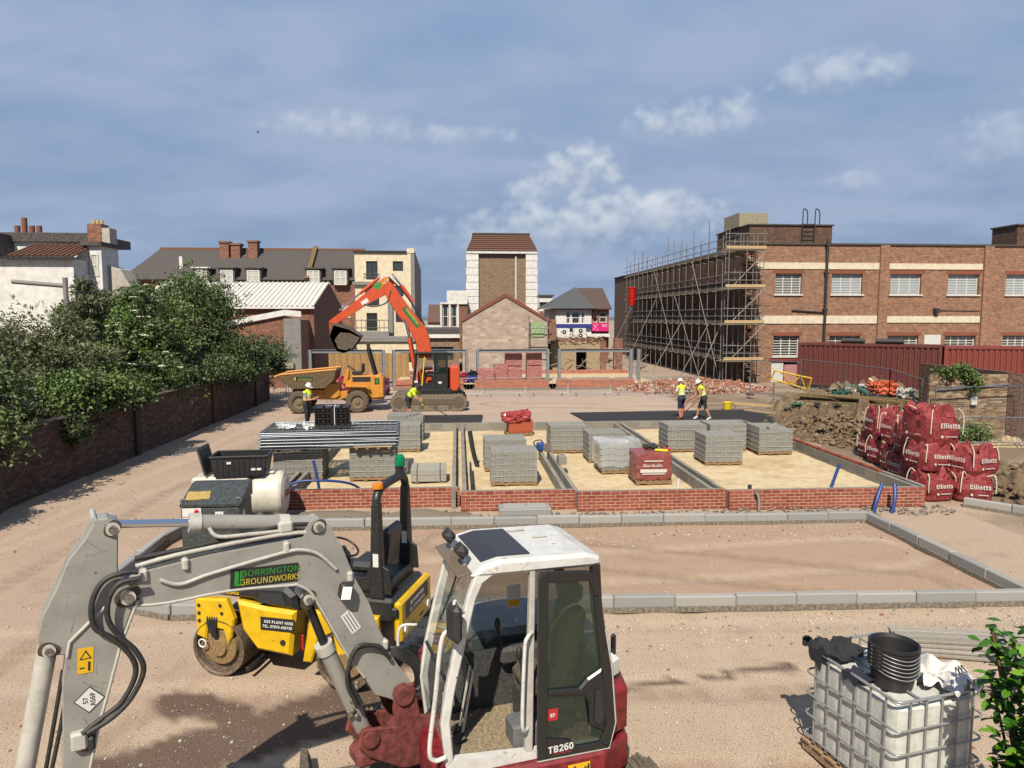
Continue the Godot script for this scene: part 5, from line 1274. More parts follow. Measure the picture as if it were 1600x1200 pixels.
func build_fence_stack() -> void:
	var gal := mat("galvanised steel", ph(150, 158, 166), 0.4, 0.6, "soft", 2.0)
	var b := MB.new()
	for q in [[Vector3(-1.75, 0, -1.0), Vector3(1.75, 0, -1.0)], [Vector3(-1.75, 0, 1.0), Vector3(1.75, 0, 1.0)], [Vector3(-1.75, 0, -1.0), Vector3(-1.75, 0, 1.0)], [Vector3(1.75, 0, -1.0), Vector3(1.75, 0, 1.0)]]: b.tube(q[0], q[1], 0.02, -1, 8)
	var fr := b.mesh()
	b = MB.new()
	for k in 24: b.box(Vector3(-1.7 + k * 3.4 / 23.0, 0, 0), Vector3(0.006, 0.006, 2.0))
	for k in 8: b.box(Vector3(0, 0.004, -0.9 + k * 1.8 / 7.0), Vector3(3.5, 0.006, 0.006))
	var wires := b.mesh()
	for k in 11:
		var t := thing("fence_panel", ["lowest", "second lowest", "third lowest", "fourth lowest", "fifth lowest", "middle", "fifth from top", "fourth from top", "third from top", "second from top", "topmost"][k] + " galvanised mesh fence panel in the flat stack", "fence panel", Vector3(-3.42 + rng.randf_range(-0.05, 0.05), 1.068 + k * 0.041 + 0.02, -19.75 + rng.randf_range(-0.05, 0.05)), 0.06 + rng.randf_range(-0.015, 0.015), "mesh fence panels stacked flat")
		inst("frame", fr, gal, t)
		inst("wire_mesh", wires, gal, t)
	# black drainage blocks on a pallet, on top
	var t := thing("drain_block_pack", "black plastic hollow blocks strapped on top of the fence panels", "plastic blocks", Vector3(-3.4, 1.52, -19.6), 0.1)
	wood_pallet(t, 0.95, 0.6, mats["hose rubber"])
	var dark := mat("black plastic", Color(0.016, 0.016, 0.017), 0.5, 0.0, "mottle", 2.0)
	for i in 4:
		for j in 3:
			b = MB.new()
			var c := Vector3(-0.345 + i * 0.23, 0.19 + j * 0.15, 0)
			for s in [-1.0, 1.0]:
				b.box(c + Vector3(s * 0.1, 0, 0), Vector3(0.02, 0.14, 0.56)); b.box(c + Vector3(0, s * 0.062, 0), Vector3(0.22, 0.016, 0.56))
			b.box(c, Vector3(0.015, 0.13, 0.54)); b.box(c, Vector3(0.2, 0.015, 0.54))
			obj("hollow_block", b, dark, t)
	b = MB.new(); b.box(Vector3(0.06, 0.57, 0), Vector3(0.02, 0.004, 0.6)); b.box(Vector3(0.06, 0.33, 0.292), Vector3(0.02, 0.48, 0.004)); b.box(Vector3(0.0, 0.6, 0.1), Vector3(0.02, 0.004, 0.4), Basis(Vector3.UP, 1.2))
	obj("strap", b, mats["label white"], t)
	for q in [[-4.55, -19.35, 0.2, "left"], [-4.0, -19.3, 0.14, "right"]]:
		b = MB.new(); rough_block(b, Vector3(q[2] * 2.0, 0.12, q[2] * 1.4), 0.06, 0.1)
		tag(inst("white_wrap", b.mesh(), mat("white film", ph(225, 228, 228), 0.4, 0.0, ""), null, Transform3D(Basis.IDENTITY, Vector3(q[0], 1.53, q[1]))), "crumpled white plastic on the fence panels, %s one" % q[3], "plastic")
	t = thing("empty_pallet", "empty wooden pallet laid on the right block pallet under the panels", "pallet", Vector3(-2.2, 1.0, -19.0), 0.03)
	t.position = Vector3(-2.25, 0.985 + 0.055, -18.86)
	for k in 4: block("bearer", Vector3(-0.42 + k * 0.28, 0.03, 0), Vector3(0.08, 0.06, 0.24), mats["pallet wood"], t)
	for k in 3: block("deck_board", Vector3(0, 0.07, -0.09 + k * 0.09), Vector3(1.0, 0.02, 0.08), mat("new timber", ph(226, 196, 148), 0.85, 0.0, "mottle", 2.0), t)
func build_tanks() -> void:
	var t := thing("fuel_tank", "dark grey steel fuel tank with hazard labels, left of the excavator", "fuel tank", Vector3(-4.72, 0, -14.15), 0.04)
	var dg := mat("tank grey", ph(74, 80, 80, 1.5), 0.55, 0.0, "mottle", 1.0, "chips", 0.4)
	var b := MB.new(); b.bbox(Vector3(0, 0.46, 0), Vector3(1.08, 0.9, 0.92), 0.03)
	obj("tank_body", b, dg, t)
	b = MB.new(); b.prism(V2([-0.48, 0.92, 0.48, 0.92, 0.49, 0.97, -0.3, 1.22, -0.49, 1.22]), -0.56, 0.56, Transform3D(Basis(Vector3(0, 0, 1), Vector3.UP, Vector3.LEFT), Vector3.ZERO), 0.02)
	var lid := obj("tank_lid", b, dg, t)
	b = MB.new(); rough_block(b, Vector3(0.42, 0.03, 0.3), 0.012, 0.02)
	tag(inst("yellow_rag", b.mesh(), mat("yellow card", ph(214, 186, 110), 0.9, 0.0, "mottle", 3.0), null, Transform3D(Basis(Vector3.UP, 0.2) * Basis(Vector3.RIGHT, 0.3), Vector3(-5.0, 1.06, -13.95))), "crumpled yellow sheet lying on the dark fuel tank", "sheet")
	for x in [-0.5, 0.5]: hose("lifting_eye", ring_pts(Vector3(x, 1.02, 0.4), 0.05, Basis(Vector3.RIGHT, PI / 2)), 0.012, mats["worn steel"], lid)
	var wl := block("hazard_label", Vector3(-0.34, 0.82, 0.463), Vector3(0.34, 0.16, 0.004), mats["label white"], t, Transform3D.IDENTITY, 0.001)
	block("red_diamond", Vector3(-0.25, 0.83, 0.467), Vector3(0.08, 0.08, 0.003), mats["label red"], wl, Transform3D.IDENTITY, 0.001, Basis(Vector3(0, 0, 1), PI / 4))
	wl = block("name_label", Vector3(-0.31, 0.66, 0.463), Vector3(0.42, 0.15, 0.004), mats["label red"], t, Transform3D.IDENTITY, 0.001)
	block("label_face", Vector3(-0.31, 0.66, 0.466), Vector3(0.4, 0.13, 0.003), mats["label white"], wl, Transform3D.IDENTITY, 0.001)
	text("Fuel", 0.065, mats["label red"], wl, Transform3D(Basis.IDENTITY, Vector3(-0.42, 0.67, 0.469)), true)
	text("Proof", 0.065, mats["label black"], wl, Transform3D(Basis.IDENTITY, Vector3(-0.22, 0.67, 0.469)), true)
	wl = block("arrow_label", Vector3(0.16, 0.7, 0.463), Vector3(0.15, 0.24, 0.004), mats["label white"], t, Transform3D.IDENTITY, 0.001)
	for x in [0.13, 0.19]: plate("arrow", V2([x - 0.008, 0.62, x + 0.008, 0.62, x + 0.008, 0.74, x + 0.024, 0.74, x, 0.79, x - 0.024, 0.74, x - 0.008, 0.74]), 0.4655, 0.468, mats["label black"], wl, Transform3D.IDENTITY, 0.0)
	for q in [[0.2, 0.7], [-0.1, 0.5]]: plate("hazard_diamond", V2([0, -0.11, 0.11, 0, 0, 0.11, -0.11, 0]), 0.0, 0.004, mats["label white"], t, Transform3D(Basis(Vector3.UP, PI / 2), Vector3(0.541, q[1], q[0])), 0.0)
	# white bowser
	t = thing("white_bowser", "white bowser with round end behind the dark fuel tank", "tank", Vector3(-4.85, 0, -15.95), 0.05)
	var wh := mat("bowser white", ph(226, 222, 208), 0.45, 0.0, "soft", 0.8, "dust", 1.0)
	b = MB.new()
	b.lathe([Vector2(0, 1.05), Vector2(0.36, 1.03), Vector2(0.47, 0.98), Vector2(0.5, 0.92), Vector2(0.5, 0.42), Vector2(0.47, 0.36), Vector2(0, 0.34)], 32, Transform3D(Basis(Vector3(0, 0, 1), -PI / 2), Vector3(0, 0.6, 0)))
	var body := obj("drum", b, wh, t)
	for x in [0.5, 0.85]: block("cradle", Vector3(x, 0.1, 0), Vector3(0.12, 0.2, 0.8), wh, t)
	block("filler", Vector3(0.7, 1.11, 0.1), Vector3(0.22, 0.06, 0.22), wh, body, Transform3D.IDENTITY, 0.02)
	text("FUEL", 0.16, mats["label red"], body, Transform3D(Basis(Vector3.UP, PI / 2), Vector3(1.052, 0.62, 0.0)), true)
	block("white_locker", Vector3(-0.3, 0.53, 0.0), Vector3(1.2, 1.06, 0.7), wh, t, Transform3D.IDENTITY, 0.05)
	t = thing("black_crate", "open black plastic crate standing on the white bowser", "crate", Vector3(-4.75, 1.08, -15.95), 0.08)
	b = MB.new()
	for s in [-1.0, 1.0]:
		b.prism(V2([-0.5, 0, 0.5, 0, 0.58, 0.42, -0.58, 0.42]), s * 0.36 - 0.015, s * 0.36 + 0.015)
		b.box(Vector3(s * 0.54, 0.21, 0), Vector3(0.03, 0.43, 0.72), Basis(Vector3(0, 0, 1), -s * 0.19))
		b.bbox(Vector3(0, 0.42, s * 0.37), Vector3(1.22, 0.05, 0.06), 0.012); b.bbox(Vector3(s * 0.59, 0.42, 0), Vector3(0.06, 0.05, 0.72), 0.012)
	for k in 9:
		for s in [-1.0, 1.0]: b.box(Vector3(-0.44 + k * 0.11, 0.2, s * 0.38), Vector3(0.015, 0.38, 0.02))
	b.box(Vector3(0, 0.012, 0), Vector3(1.0, 0.02, 0.7))
	obj("crate_body", b, mat("black plastic", Color.WHITE), t)
	for q in [[-0.2, 0.3], [0.3, 0.15], [0.42, 0.15]]: block("white_label", Vector3(q[0], q[1], 0.395), Vector3(0.09, 0.05, 0.004), mats["label white"], t, Transform3D.IDENTITY, 0.001)
	t = thing("grey_hatch", "grey steel flap standing open beside the black crate", "hatch", Vector3(-5.5, 0, -15.9))
	block("flap", Vector3(0, 1.4, 0), Vector3(0.04, 0.62, 0.7), dg, t, Transform3D.IDENTITY, 0.008, Basis(Vector3(0, 0, 1), 0.25))
	block("flap_post", Vector3(0.05, 0.55, 0), Vector3(0.06, 1.12, 0.5), wh, t)
	block("side_flap", Vector3(-0.3, 1.62, 0.0), Vector3(0.55, 0.03, 0.5), dg, t, Transform3D.IDENTITY, 0.006, Basis(Vector3(0, 0, 1), 0.12))
func bulk_bag(label: String, at: Vector3, w: float, h: float, turn: float, slump := 0.0) -> void:
	var t := thing("bulk_bag", label, "bulk bag", at, turn, "red bulk bags stacked beside the foundations")
	t.rotation.z = rng.randf_range(-0.07, 0.07)
	slump += rng.randf_range(-0.5, 0.5)
	w *= rng.randf_range(0.94, 1.06)
	var red := mat("woven red bag", ph(164, 40, 52), 0.75, 0.0, "mottle", 1.4, "dust", 0.9)
	var wh := mat("print white", Color.WHITE)
	var f := FastNoiseLite.new()
	f.seed = rng.randi() % 999; f.frequency = 1.3; f.fractal_octaves = 3
	var prof := [[0.0, 0.86], [0.06, 0.95], [0.25, 1.02], [0.5, 1.05], [0.72, 1.0], [0.86, 0.94], [0.95, 0.9], [1.06, 0.84], [0.99, 0.7], [0.9, 0.5], [0.86, 0.2], [0.85, 0.0]]
	var n := 28
	var rows := []
	for r in prof:
		var row := []
		for k in n:
			var a := TAU * k / n
			var s: float = w * 0.5 * r[1] / pow(pow(absf(cos(a)), 4.0) + pow(absf(sin(a)), 4.0), 0.25)
			var y: float = h * r[0]
			var p := Vector3(cos(a) * s, y, sin(a) * s)
			var q := f.get_noise_3dv(p * 2.4)
			p += Vector3(cos(a), 0, sin(a)) * q * 0.07 * w * smoothstep(0.02, 0.3, r[0])
			if r[0] > 0.9: p.y += f.get_noise_2d(cos(a) * 2.0 + 9.0, sin(a) * 2.0) * 0.3 * h
			p.x += slump * r[0] * r[0] * 0.2
			row.append(p)
		rows.append(row)
	var b := MB.new()
	for i in rows.size() - 1:
		for k in n:
			var k1 := (k + 1) % n
			var A: Vector3 = rows[i][k]; var B: Vector3 = rows[i][k1]; var C: Vector3 = rows[i + 1][k1]; var D: Vector3 = rows[i + 1][k]
			var nn := (C - A).cross(B - A)
			if nn.length() < 1e-8: nn = (D - A).cross(C - A)
			nn = nn.normalized()
			if i < 7 and nn.dot(Vector3(A.x, 0, A.z)) < 0: nn = -nn
			elif i >= 7 and nn.y < 0: nn = -nn
			b.quad(A, B, C, D, nn)
	obj("bag_body", b, red, t)
	for s in [[-1, -1], [1, -1], [1, 1], [-1, 1]]:
		var c := Vector3(s[0] * w * 0.44, 0, s[1] * w * 0.44)
		hose("lifting_loop", [c * 1.04 + Vector3(0, h * 0.38, 0), c * 1.05 + Vector3(0, h * 0.7, 0), c * 0.99 + Vector3(0, h * 0.96, 0), c * 0.86 + Vector3(rng.randf_range(-0.06, 0.06), h * rng.randf_range(1.02, 1.16), 0), c * 0.7 + Vector3(rng.randf_range(-0.1, 0.1), h * 0.98, 0.04)], 0.013, mat("cream webbing", ph(226, 214, 190), 0.9, 0.0, ""), t)
	for a in [0.0, -PI / 2, PI / 2]:
		var bs := Basis(Vector3.UP, a)
		text("Elliotts", w * 0.12, wh, t, Transform3D(bs * Basis(Vector3.RIGHT, -0.04), bs * Vector3(0.0, h * 0.62, w * 0.545)), true)
		b = MB.new(); b.tube(Vector3(-w * 0.2, h * 0.32, w * 0.535), Vector3(-w * 0.2, h * 0.32, w * 0.545), w * 0.035, -1, 12); b.box(Vector3(w * 0.06, h * 0.32, w * 0.54), Vector3(w * 0.34, 0.018, 0.006))
		inst("logo_print", b.mesh(), wh, t, Transform3D(bs, Vector3.ZERO))
func build_bags() -> void:
	# bottom, middle and top rows beside the right wall; base heights by row
	bulk_bag("front red bag at ground level, partly behind the wall corner", Vector3(11.75, 0, -16.75), 0.8, 0.62, 0.1)
	bulk_bag("front red bag at ground level, rightmost with full lettering", Vector3(12.6, 0, -16.6), 0.9, 0.64, -0.12)
	bulk_bag("red bag in the bottom row, second from the front", Vector3(12.25, 0, -17.8), 0.85, 0.62, 0.2)
	bulk_bag("red bag in the bottom row, third from the front", Vector3(12.55, 0, -18.85), 0.85, 0.7, 0.05)
	bulk_bag("red bag in the bottom row, fourth from the front", Vector3(12.85, 0, -19.85), 0.85, 0.72, -0.1)
	bulk_bag("red bag in the bottom row, fifth from the front", Vector3(13.1, 0, -20.85), 0.85, 0.72, 0.12)
	bulk_bag("rearmost red bag in the bottom row", Vector3(13.35, 0, -21.85), 0.85, 0.72, 0.0)
	bulk_bag("red bag lying on the front right bag, under none", Vector3(12.75, 0.6, -16.75), 0.88, 0.66, 0.25, 0.6)
	bulk_bag("red bag directly below the largest top bag", Vector3(12.0, 0.6, -17.3), 0.86, 0.66, 0.1)
	bulk_bag("largest red bag, on top of the pile with yellow lining", Vector3(12.2, 1.2, -17.5), 1.02, 0.92, 0.15, -0.5)
	bulk_bag("red bag on top, next behind the largest one", Vector3(12.7, 0.68, -18.9), 0.86, 0.86, -0.15)
	bulk_bag("red bag on top, second from the rear", Vector3(13.0, 0.7, -20.1), 0.84, 0.92, 0.1)
	bulk_bag("rearmost red bag of the top row", Vector3(13.3, 0.7, -21.4), 0.84, 0.9, -0.05)
func cloth(b: MB, cx: float, cz: float, rx: float, rz: float, amp: float, y0: float, edge: Callable) -> void:
	var f := FastNoiseLite.new()
	f.seed = rng.randi() % 999; f.frequency = 1.1; f.fractal_octaves = 2
	var n := 34
	var g := []
	for i in n + 1:
		var row := []
		for j in n + 1:
			var u := 2.0 * i / n - 1.0; var w := 2.0 * j / n - 1.0
			var a := atan2(w, u)
			var m := maxf(absf(u), absf(w))
			var rr := m * (0.85 + 0.5 * f.get_noise_2d(cos(a) * 0.8 + 3.0, sin(a) * 0.8))
			var p := Vector3(cx + cos(a) * rr * rx, y0, cz + sin(a) * rr * rz)
			p.y += absf(f.get_noise_2d(p.x * 2.6, p.z * 2.6)) * amp * 2.2 + 0.006
			row.append(edge.call(p))
		g.append(row)
	for i in n:
		for j in n:
			var nn: Vector3 = -((g[i + 1][j] - g[i][j]) as Vector3).cross(g[i][j + 1] - g[i][j]).normalized()
			if nn.y < 0: nn = -nn
			b.quad(g[i][j], g[i + 1][j], g[i + 1][j + 1], g[i][j + 1], nn)
func build_ibc() -> void:
	var t := thing("water_container", "caged white plastic liquid container on a wooden pallet, right foreground", "container", Vector3(4.18, 0, -6.40), deg_to_rad(12.6))
	var wood := mat("weathered pallet", ph(186, 152, 118), 0.9, 0.0, "mottle", 2.5, "dust", 2.0)
	var white := mat("tank white plastic", ph(224, 226, 220, 1.65), 0.35, 0.0, "soft", 1.6)
	var cage := mat("cage steel", ph(172, 175, 176), 0.35, 0.35, "soft", 3.0)
	for k in 3: block("bearer", Vector3(-0.45 + k * 0.45, 0.06, 0), Vector3(0.1, 0.1, 1.2), wood, t, Transform3D.IDENTITY, 0.006)
	for k in 7: block("deck_board", Vector3(0, 0.125, -0.54 + k * 0.18), Vector3(1.04, 0.025, 0.12), wood, t, Transform3D.IDENTITY, 0.004)
	# moulded tank with shallow ribs between the bars
	var b := MB.new()
	var n := 96
	var rows := []
	for y in [0.14, 0.17, 0.2, 0.4, 0.6, 0.8, 0.98, 1.02, 1.045]:
		var row := []
		for k in n:
			var a := TAU * k / n
			var c := cos(a); var s := sin(a)
			var e := pow(pow(absf(c), 9.0) + pow(absf(s), 9.0), -1.0 / 9.0)
			var p := Vector3(c * e * 0.465, y, s * e * 0.565)
			var rib := 0.008 * cos((p.x if absf(s) * 0.565 > absf(c) * 0.465 else p.z) / 0.19 * TAU)
			var k2 := 1.0 + rib
			if y < 0.16: k2 *= 0.95
			elif y > 1.03: k2 *= 0.955
			row.append(Vector3(p.x * k2, y, p.z * k2))
		rows.append(row)
	for i in rows.size() - 1:
		for k in n:
			var k1 := (k + 1) % n
			var A: Vector3 = rows[i][k]; var B: Vector3 = rows[i][k1]; var C: Vector3 = rows[i + 1][k1]; var D: Vector3 = rows[i + 1][k]
			var nn := (B - A).cross(D - A).normalized()
			if nn.dot(Vector3(A.x, 0.02 if i > 3 else -0.02, A.z)) < 0: nn = -nn
			b.quad(A, B, C, D, nn)
	for k in n:
		var A: Vector3 = rows[-1][k]; var B: Vector3 = rows[-1][(k + 1) % n]
		b.tri(Vector3(0, 1.05, 0), A, B, Vector3.UP, Vector3.UP, Vector3.UP)
	var tank := obj("tank", b, white, t)
	for q in [[0.0, -0.4, 0.84, 0.2], [0.0, -0.13, 0.84, 0.22], [0.0, 0.14, 0.84, 0.22], [0.0, 0.41, 0.84, 0.2]]: block("top_pad", Vector3(q[0], 1.055, q[1]), Vector3(q[2], 0.03, q[3]), white, tank, Transform3D.IDENTITY, 0.012)
	rod("filler_cap", Vector3(0.05, 1.06, 0.0), Vector3(0.05, 1.1, 0.0), 0.09, mats["hose rubber"], tank, Transform3D.IDENTITY, 20)
	# cage: hoops round the tank and upright bars
	for y in [0.2, 0.42, 0.64, 0.86, 1.13]:
		var pts := []
		for s in [[1, 1], [-1, 1], [-1, -1], [1, -1]]:
			for k in 4:
				var a0 := atan2(s[1], s[0]) - PI / 4 + PI / 2 * k / 3.0
				pts.append(Vector3(s[0] * 0.43 + cos(a0) * 0.07, y, s[1] * 0.53 + sin(a0) * 0.07))
		pts.append(pts[0])
		hose("hoop", pts, 0.011 if y < 1.0 else 0.014, cage, t, Transform3D.IDENTITY, false)
	for k in 6:
		for s in [-1.0, 1.0]: rod("upright", Vector3(s * 0.492, 0.15, -0.45 + k * 0.18), Vector3(s * 0.492, 1.13, -0.45 + k * 0.18), 0.01, cage, t, Transform3D.IDENTITY, 8)
	for k in 5:
		for s in [-1.0, 1.0]: rod("upright", Vector3(-0.36 + k * 0.18, 0.15, s * 0.592), Vector3(-0.36 + k * 0.18, 1.13, s * 0.592), 0.01, cage, t, Transform3D.IDENTITY, 8)
	for x in [-0.2, 0.2]: rod("top_bar", Vector3(x, 1.095, -0.59), Vector3(x, 1.095, 0.59), 0.011, cage, t, Transform3D.IDENTITY, 8)
	# black buckets, jacket and shirt on top
	var X := t.transform
	var bk := mat("bucket black", Color(0.012, 0.012, 0.013), 0.5, 0.0, "")
	for k in 6:
		var bt := thing("black_bucket", ["lowest black bucket of the nested stack on the container", "second black bucket from the bottom of the nested stack", "third black bucket from the bottom of the nested stack", "third black bucket from the top of the nested stack", "second black bucket from the top of the nested stack", "top black bucket of the nested stack, open and empty"][k], "bucket", X * Vector3(-0.2, 1.072 + k * 0.036, 0.22), 0.0, "nested black buckets on the container")
		b = MB.new()
		bt.scale = Vector3(1.27, 1.15, 1.27)
		b.lathe([Vector2(0, 0.004), Vector2(0.135, 0.004), Vector2(0.16, 0.17), Vector2(0.172, 0.172), Vector2(0.174, 0.196), Vector2(0.162, 0.198), Vector2(0.152, 0.17), Vector2(0.13, 0.02), Vector2(0, 0.02)], 30)
		obj("bucket_shell", b, bk, bt)
		hose("bucket_handle", [Vector3(-0.172, 0.18, 0), Vector3(-0.12, 0.15, 0.13), Vector3(0, 0.13, 0.182), Vector3(0.12, 0.15, 0.13), Vector3(0.172, 0.18, 0)], 0.004, cage, bt)
	var drop := func(p: Vector3) -> Vector3:
		var q := p
		if q.x < -0.5: q = Vector3(-0.52, q.y - (-0.5 - q.x), q.z)
		if q.z > 0.61: q = Vector3(q.x, q.y - (q.z - 0.61), 0.63)
		if q.z < -0.61: q = Vector3(q.x, q.y - (-0.61 - q.z), -0.63)
		if q.x > 0.5: q = Vector3(0.52, q.y - (q.x - 0.5), q.z)
		return q
	b = MB.new(); cloth(b, -0.33, -0.42, 0.36, 0.26, 0.06, 1.13, drop)
	tag(inst("black_jacket", b.mesh(), mat("dark cloth", Color(0.014, 0.014, 0.017), 0.9, 0.0, "grain", 3.0), null, X), "crumpled black jacket over the back corner of the caged container", "jacket")
	b = MB.new(); cloth(b, -0.42, 0.05, 0.16, 0.14, 0.03, 1.1, drop)
	tag(inst("navy_cloth", b.mesh(), mat("navy cloth", Color(0.012, 0.016, 0.032), 0.9, 0.0, "grain", 3.0), null, X), "dark blue cloth hanging over the container edge beside the buckets", "cloth")
	var stripes := mat("white shirt", ph(236, 232, 228), 0.9, 0.0, "soft", 3.0)
	b = MB.new(); cloth(b, 0.28, 0.34, 0.36, 0.34, 0.08, 1.13, drop)
	var sh := tag(inst("white_shirt", b.mesh(), stripes, null, X), "white shirt with dark stripes bundled on the container", "shirt")
	for k in 3: block("stripe", Vector3(0.36 + k * 0.035, 1.22 + k * 0.004, 0.42), Vector3(0.012, 0.01, 0.14), mats["label black"], sh, Transform3D.IDENTITY, 0.003, Basis(Vector3.UP, -0.5))
	# planks behind the container
	for k in 4:
		var pt := thing("grey_plank", ["lowest grey weathered plank behind the caged container", "second grey weathered plank from the ground behind the container", "third grey weathered plank from the ground behind the container", "top grey weathered plank behind the caged container"][k], "plank", Vector3(6.75, 0.03 + k * 0.05, -8.75 - k * 0.04), -0.28 + k * 0.03, "planks behind the container")
		for j in 3: block("board", Vector3(0, 0, (j - 1) * 0.145), Vector3(1.7 - 0.03 * j, 0.048, 0.14), mat("grey weathered wood %d" % ((j + k) % 3), ph(172 - 9 * ((j + k) % 3), 165 - 9 * ((j + k) % 3), 154 - 9 * ((j + k) % 3)), 0.9, 0.0, "soft", 2.0), pt)
	# glossy shrub in the corner
	t = thing("laurel_bush", "glossy green leafy shrub at the bottom right corner", "shrub", Vector3(4.42, 0, -4.85))
	b = MB.new()
	var tips := []
	for k in 44:
		var a := rng.randf() * TAU
		var tip := Vector3(cos(a) * rng.randf_range(0.1, 0.62), rng.randf_range(1.0, 2.05), sin(a) * rng.randf_range(0.1, 0.55))
		if tip.x < -0.16: tip.x = -0.16 - (tip.x + 0.16) * 0.1
		var mid := Vector3(tip.x * 0.5, tip.y * 0.55, tip.z * 0.5)
		b.path([Vector3(tip.x * 0.1, 0, tip.z * 0.1), mid, tip], 0.011, 5)
		tips.append([mid, tip])
	obj("stems", b, mat("stem brown", ph(96, 80, 50), 0.9, 0.0, ""), t)
	var lb := MB.new()
	var ol := [[0.0, 0.0], [0.018, 0.02], [0.028, 0.05], [0.022, 0.08], [0.0, 0.105]]
	for i in 4:
		for s in [-1.0, 1.0]: lb.quad(Vector3(0, -0.004 * i * i * 0.3, ol[i][1]), Vector3(s * ol[i][0], 0.008 - 0.0012 * i * i, ol[i][1]), Vector3(s * ol[i + 1][0], 0.008 - 0.0012 * (i + 1) * (i + 1), ol[i + 1][1]), Vector3(0, -0.0012 * (i + 1) * (i + 1), ol[i + 1][1]), Vector3.UP)
	var lm := lb.mesh()
	var greens := []
	for q in [[88, 138, 36], [62, 112, 30], [120, 165, 52], [46, 88, 28]]:
		var gm := mat("laurel leaf %d" % q[0], ph(q[0], q[1], q[2]), 0.28, 0.0, "")
		gm.backlight_enabled = true; gm.backlight = Color(0.25, 0.35, 0.05)
		greens.append(gm)
	var mass := MB.new()
	for k in 1500:
		var q: Array = tips[rng.randi() % tips.size()]
		var p: Vector3 = q[0].lerp(q[1], sqrt(rng.randf()) * 1.02) + Vector3(rng.randf_range(-0.1, 0.1), rng.randf_range(-0.1, 0.1), rng.randf_range(-0.1, 0.1))
		var lx := Transform3D(Basis.from_euler(Vector3(rng.randf_range(-0.7, 0.6), rng.randf() * TAU, rng.randf_range(-0.5, 0.5))).scaled(Vector3.ONE * rng.randf_range(0.75, 1.25)), p)
		if k < 300: inst("leaf", lm, greens[rng.randi() % 4], t, lx)
		else:
			mass.col = (greens[rng.randi() % 4] as StandardMaterial3D).albedo_color.srgb_to_linear()
			for j in lb.v.size(): mass.v.append(lx * lb.v[j]); mass.n.append((lx.basis * lb.n[j]).normalized()); mass.c.append(mass.col)
	var mg := mat("laurel mass", Color.WHITE, 0.3, 0.0, "")
	mg.backlight_enabled = true; mg.backlight = Color(0.25, 0.35, 0.05)
	obj("leaf_mass", mass, mg, t).set_meta("kind", "stuff")

# ---------- buildings ----------
func brick_image(cols: Array, mortar: Color, sd: int, courses := 48, per := 16, flemish := true) -> ImageTexture:
	var s := 1024
	var rg := RandomNumberGenerator.new(); rg.seed = sd
	var im := Image.create(s, s, false, Image.FORMAT_RGB8)
	im.fill(mortar.linear_to_srgb())
	for r in courses:
		var y0 := int(r * s / float(courses)); var y1 := int((r + 1) * s / float(courses))
		var unit := s / float(per)
		var x := -unit * (0.5 if r % 2 else 0.0)
		var k := 0
		while x < s:
			var w := unit
			var c: Color = cols[rg.randi() % cols.size()]
			if flemish:
				w = unit * (0.62 if k % 2 else 1.05)
				if k % 2 and rg.randf() < 0.55: c = c * 0.55
			c = c * rg.randf_range(0.82, 1.15)
			c.a = 1.0
			var rc := Rect2i(int(x), y0, int(x + w) - int(x) - 3, y1 - y0 - 4)
			im.fill_rect(rc.intersection(Rect2i(0, 0, s, s)), c.linear_to_srgb())
			if rc.position.x < 0: im.fill_rect(Rect2i(s + rc.position.x, y0, -rc.position.x - 1, y1 - y0 - 4), c.linear_to_srgb())
			x += w; k += 1
	return as_tex(im)
func tile_mat(key: String, t: ImageTexture, metres: float, rough := 0.9, over := "") -> StandardMaterial3D:
	var m := mat(key, Color.WHITE, rough, 0.0, "", 1.0, over, 0.12)
	m.albedo_texture = t
	m.uv1_triplanar = true; m.uv1_world_triplanar = true; m.uv1_triplanar_sharpness = 8.0
	m.uv1_scale = Vector3.ONE / metres
	return m
func wall_open(b: MB, x0: float, x1: float, y0: float, y1: float, z: float, th: float, rects: Array) -> void:   # wall in the xy plane with real openings, front face at z
	var ys := [y0, y1]
	for r in rects: ys.append(r[2]); ys.append(r[3])
	ys.sort()
	for i in ys.size() - 1:
		var a: float = ys[i]; var e: float = ys[i + 1]
		if e - a < 0.001 or a < y0 - 0.001 or e > y1 + 0.001: continue
		var cuts := []
		for r in rects:
			if r[2] <= a + 0.001 and r[3] >= e - 0.001: cuts.append([r[0], r[1]])
		cuts.sort()
		var x := x0
		for c in cuts:
			if c[0] > x: b.span(Vector3(x, a, z - th), Vector3(c[0], e, z))
			x = maxf(x, c[1])
		if x < x1: b.span(Vector3(x, a, z - th), Vector3(x1, e, z))
func window(parent: Node3D, x0: float, x1: float, y0: float, y1: float, z: float, fm: Material, gm: Material, nx: int, ny: int, bar := 0.05, sill: Material = null) -> void:
	var b := MB.new()
	for k in nx + 1: b.span(Vector3(lerpf(x0, x1, k / float(nx)) - bar * (0.0 if k == 0 else (1.0 if k == nx else 0.5)), y0, z - 0.06), Vector3(lerpf(x0, x1, k / float(nx)) + bar * (1.0 if k == 0 else (0.0 if k == nx else 0.5)), y1, z))
	for k in ny + 1: b.span(Vector3(x0 + bar * 0.9, lerpf(y0, y1, k / float(ny)) - bar * (0.0 if k == 0 else (0.8 if k == ny else 0.4)), z - 0.055), Vector3(x1 - bar * 0.9, lerpf(y0, y1, k / float(ny)) + bar * (0.8 if k == 0 else (0.0 if k == ny else 0.4)), z - 0.006))
	var f := obj("window", b, fm, parent)
	b = MB.new(); b.span(Vector3(x0, y0, z - 0.045), Vector3(x1, y1, z - 0.035))
	obj("pane", b, gm, f)
	if sill:
		b = MB.new(); b.span(Vector3(x0 - 0.1, y0 - 0.1, z - 0.04), Vector3(x1 + 0.1, y0 - 0.002, z + 0.3))
		obj("sill", b, sill, f)
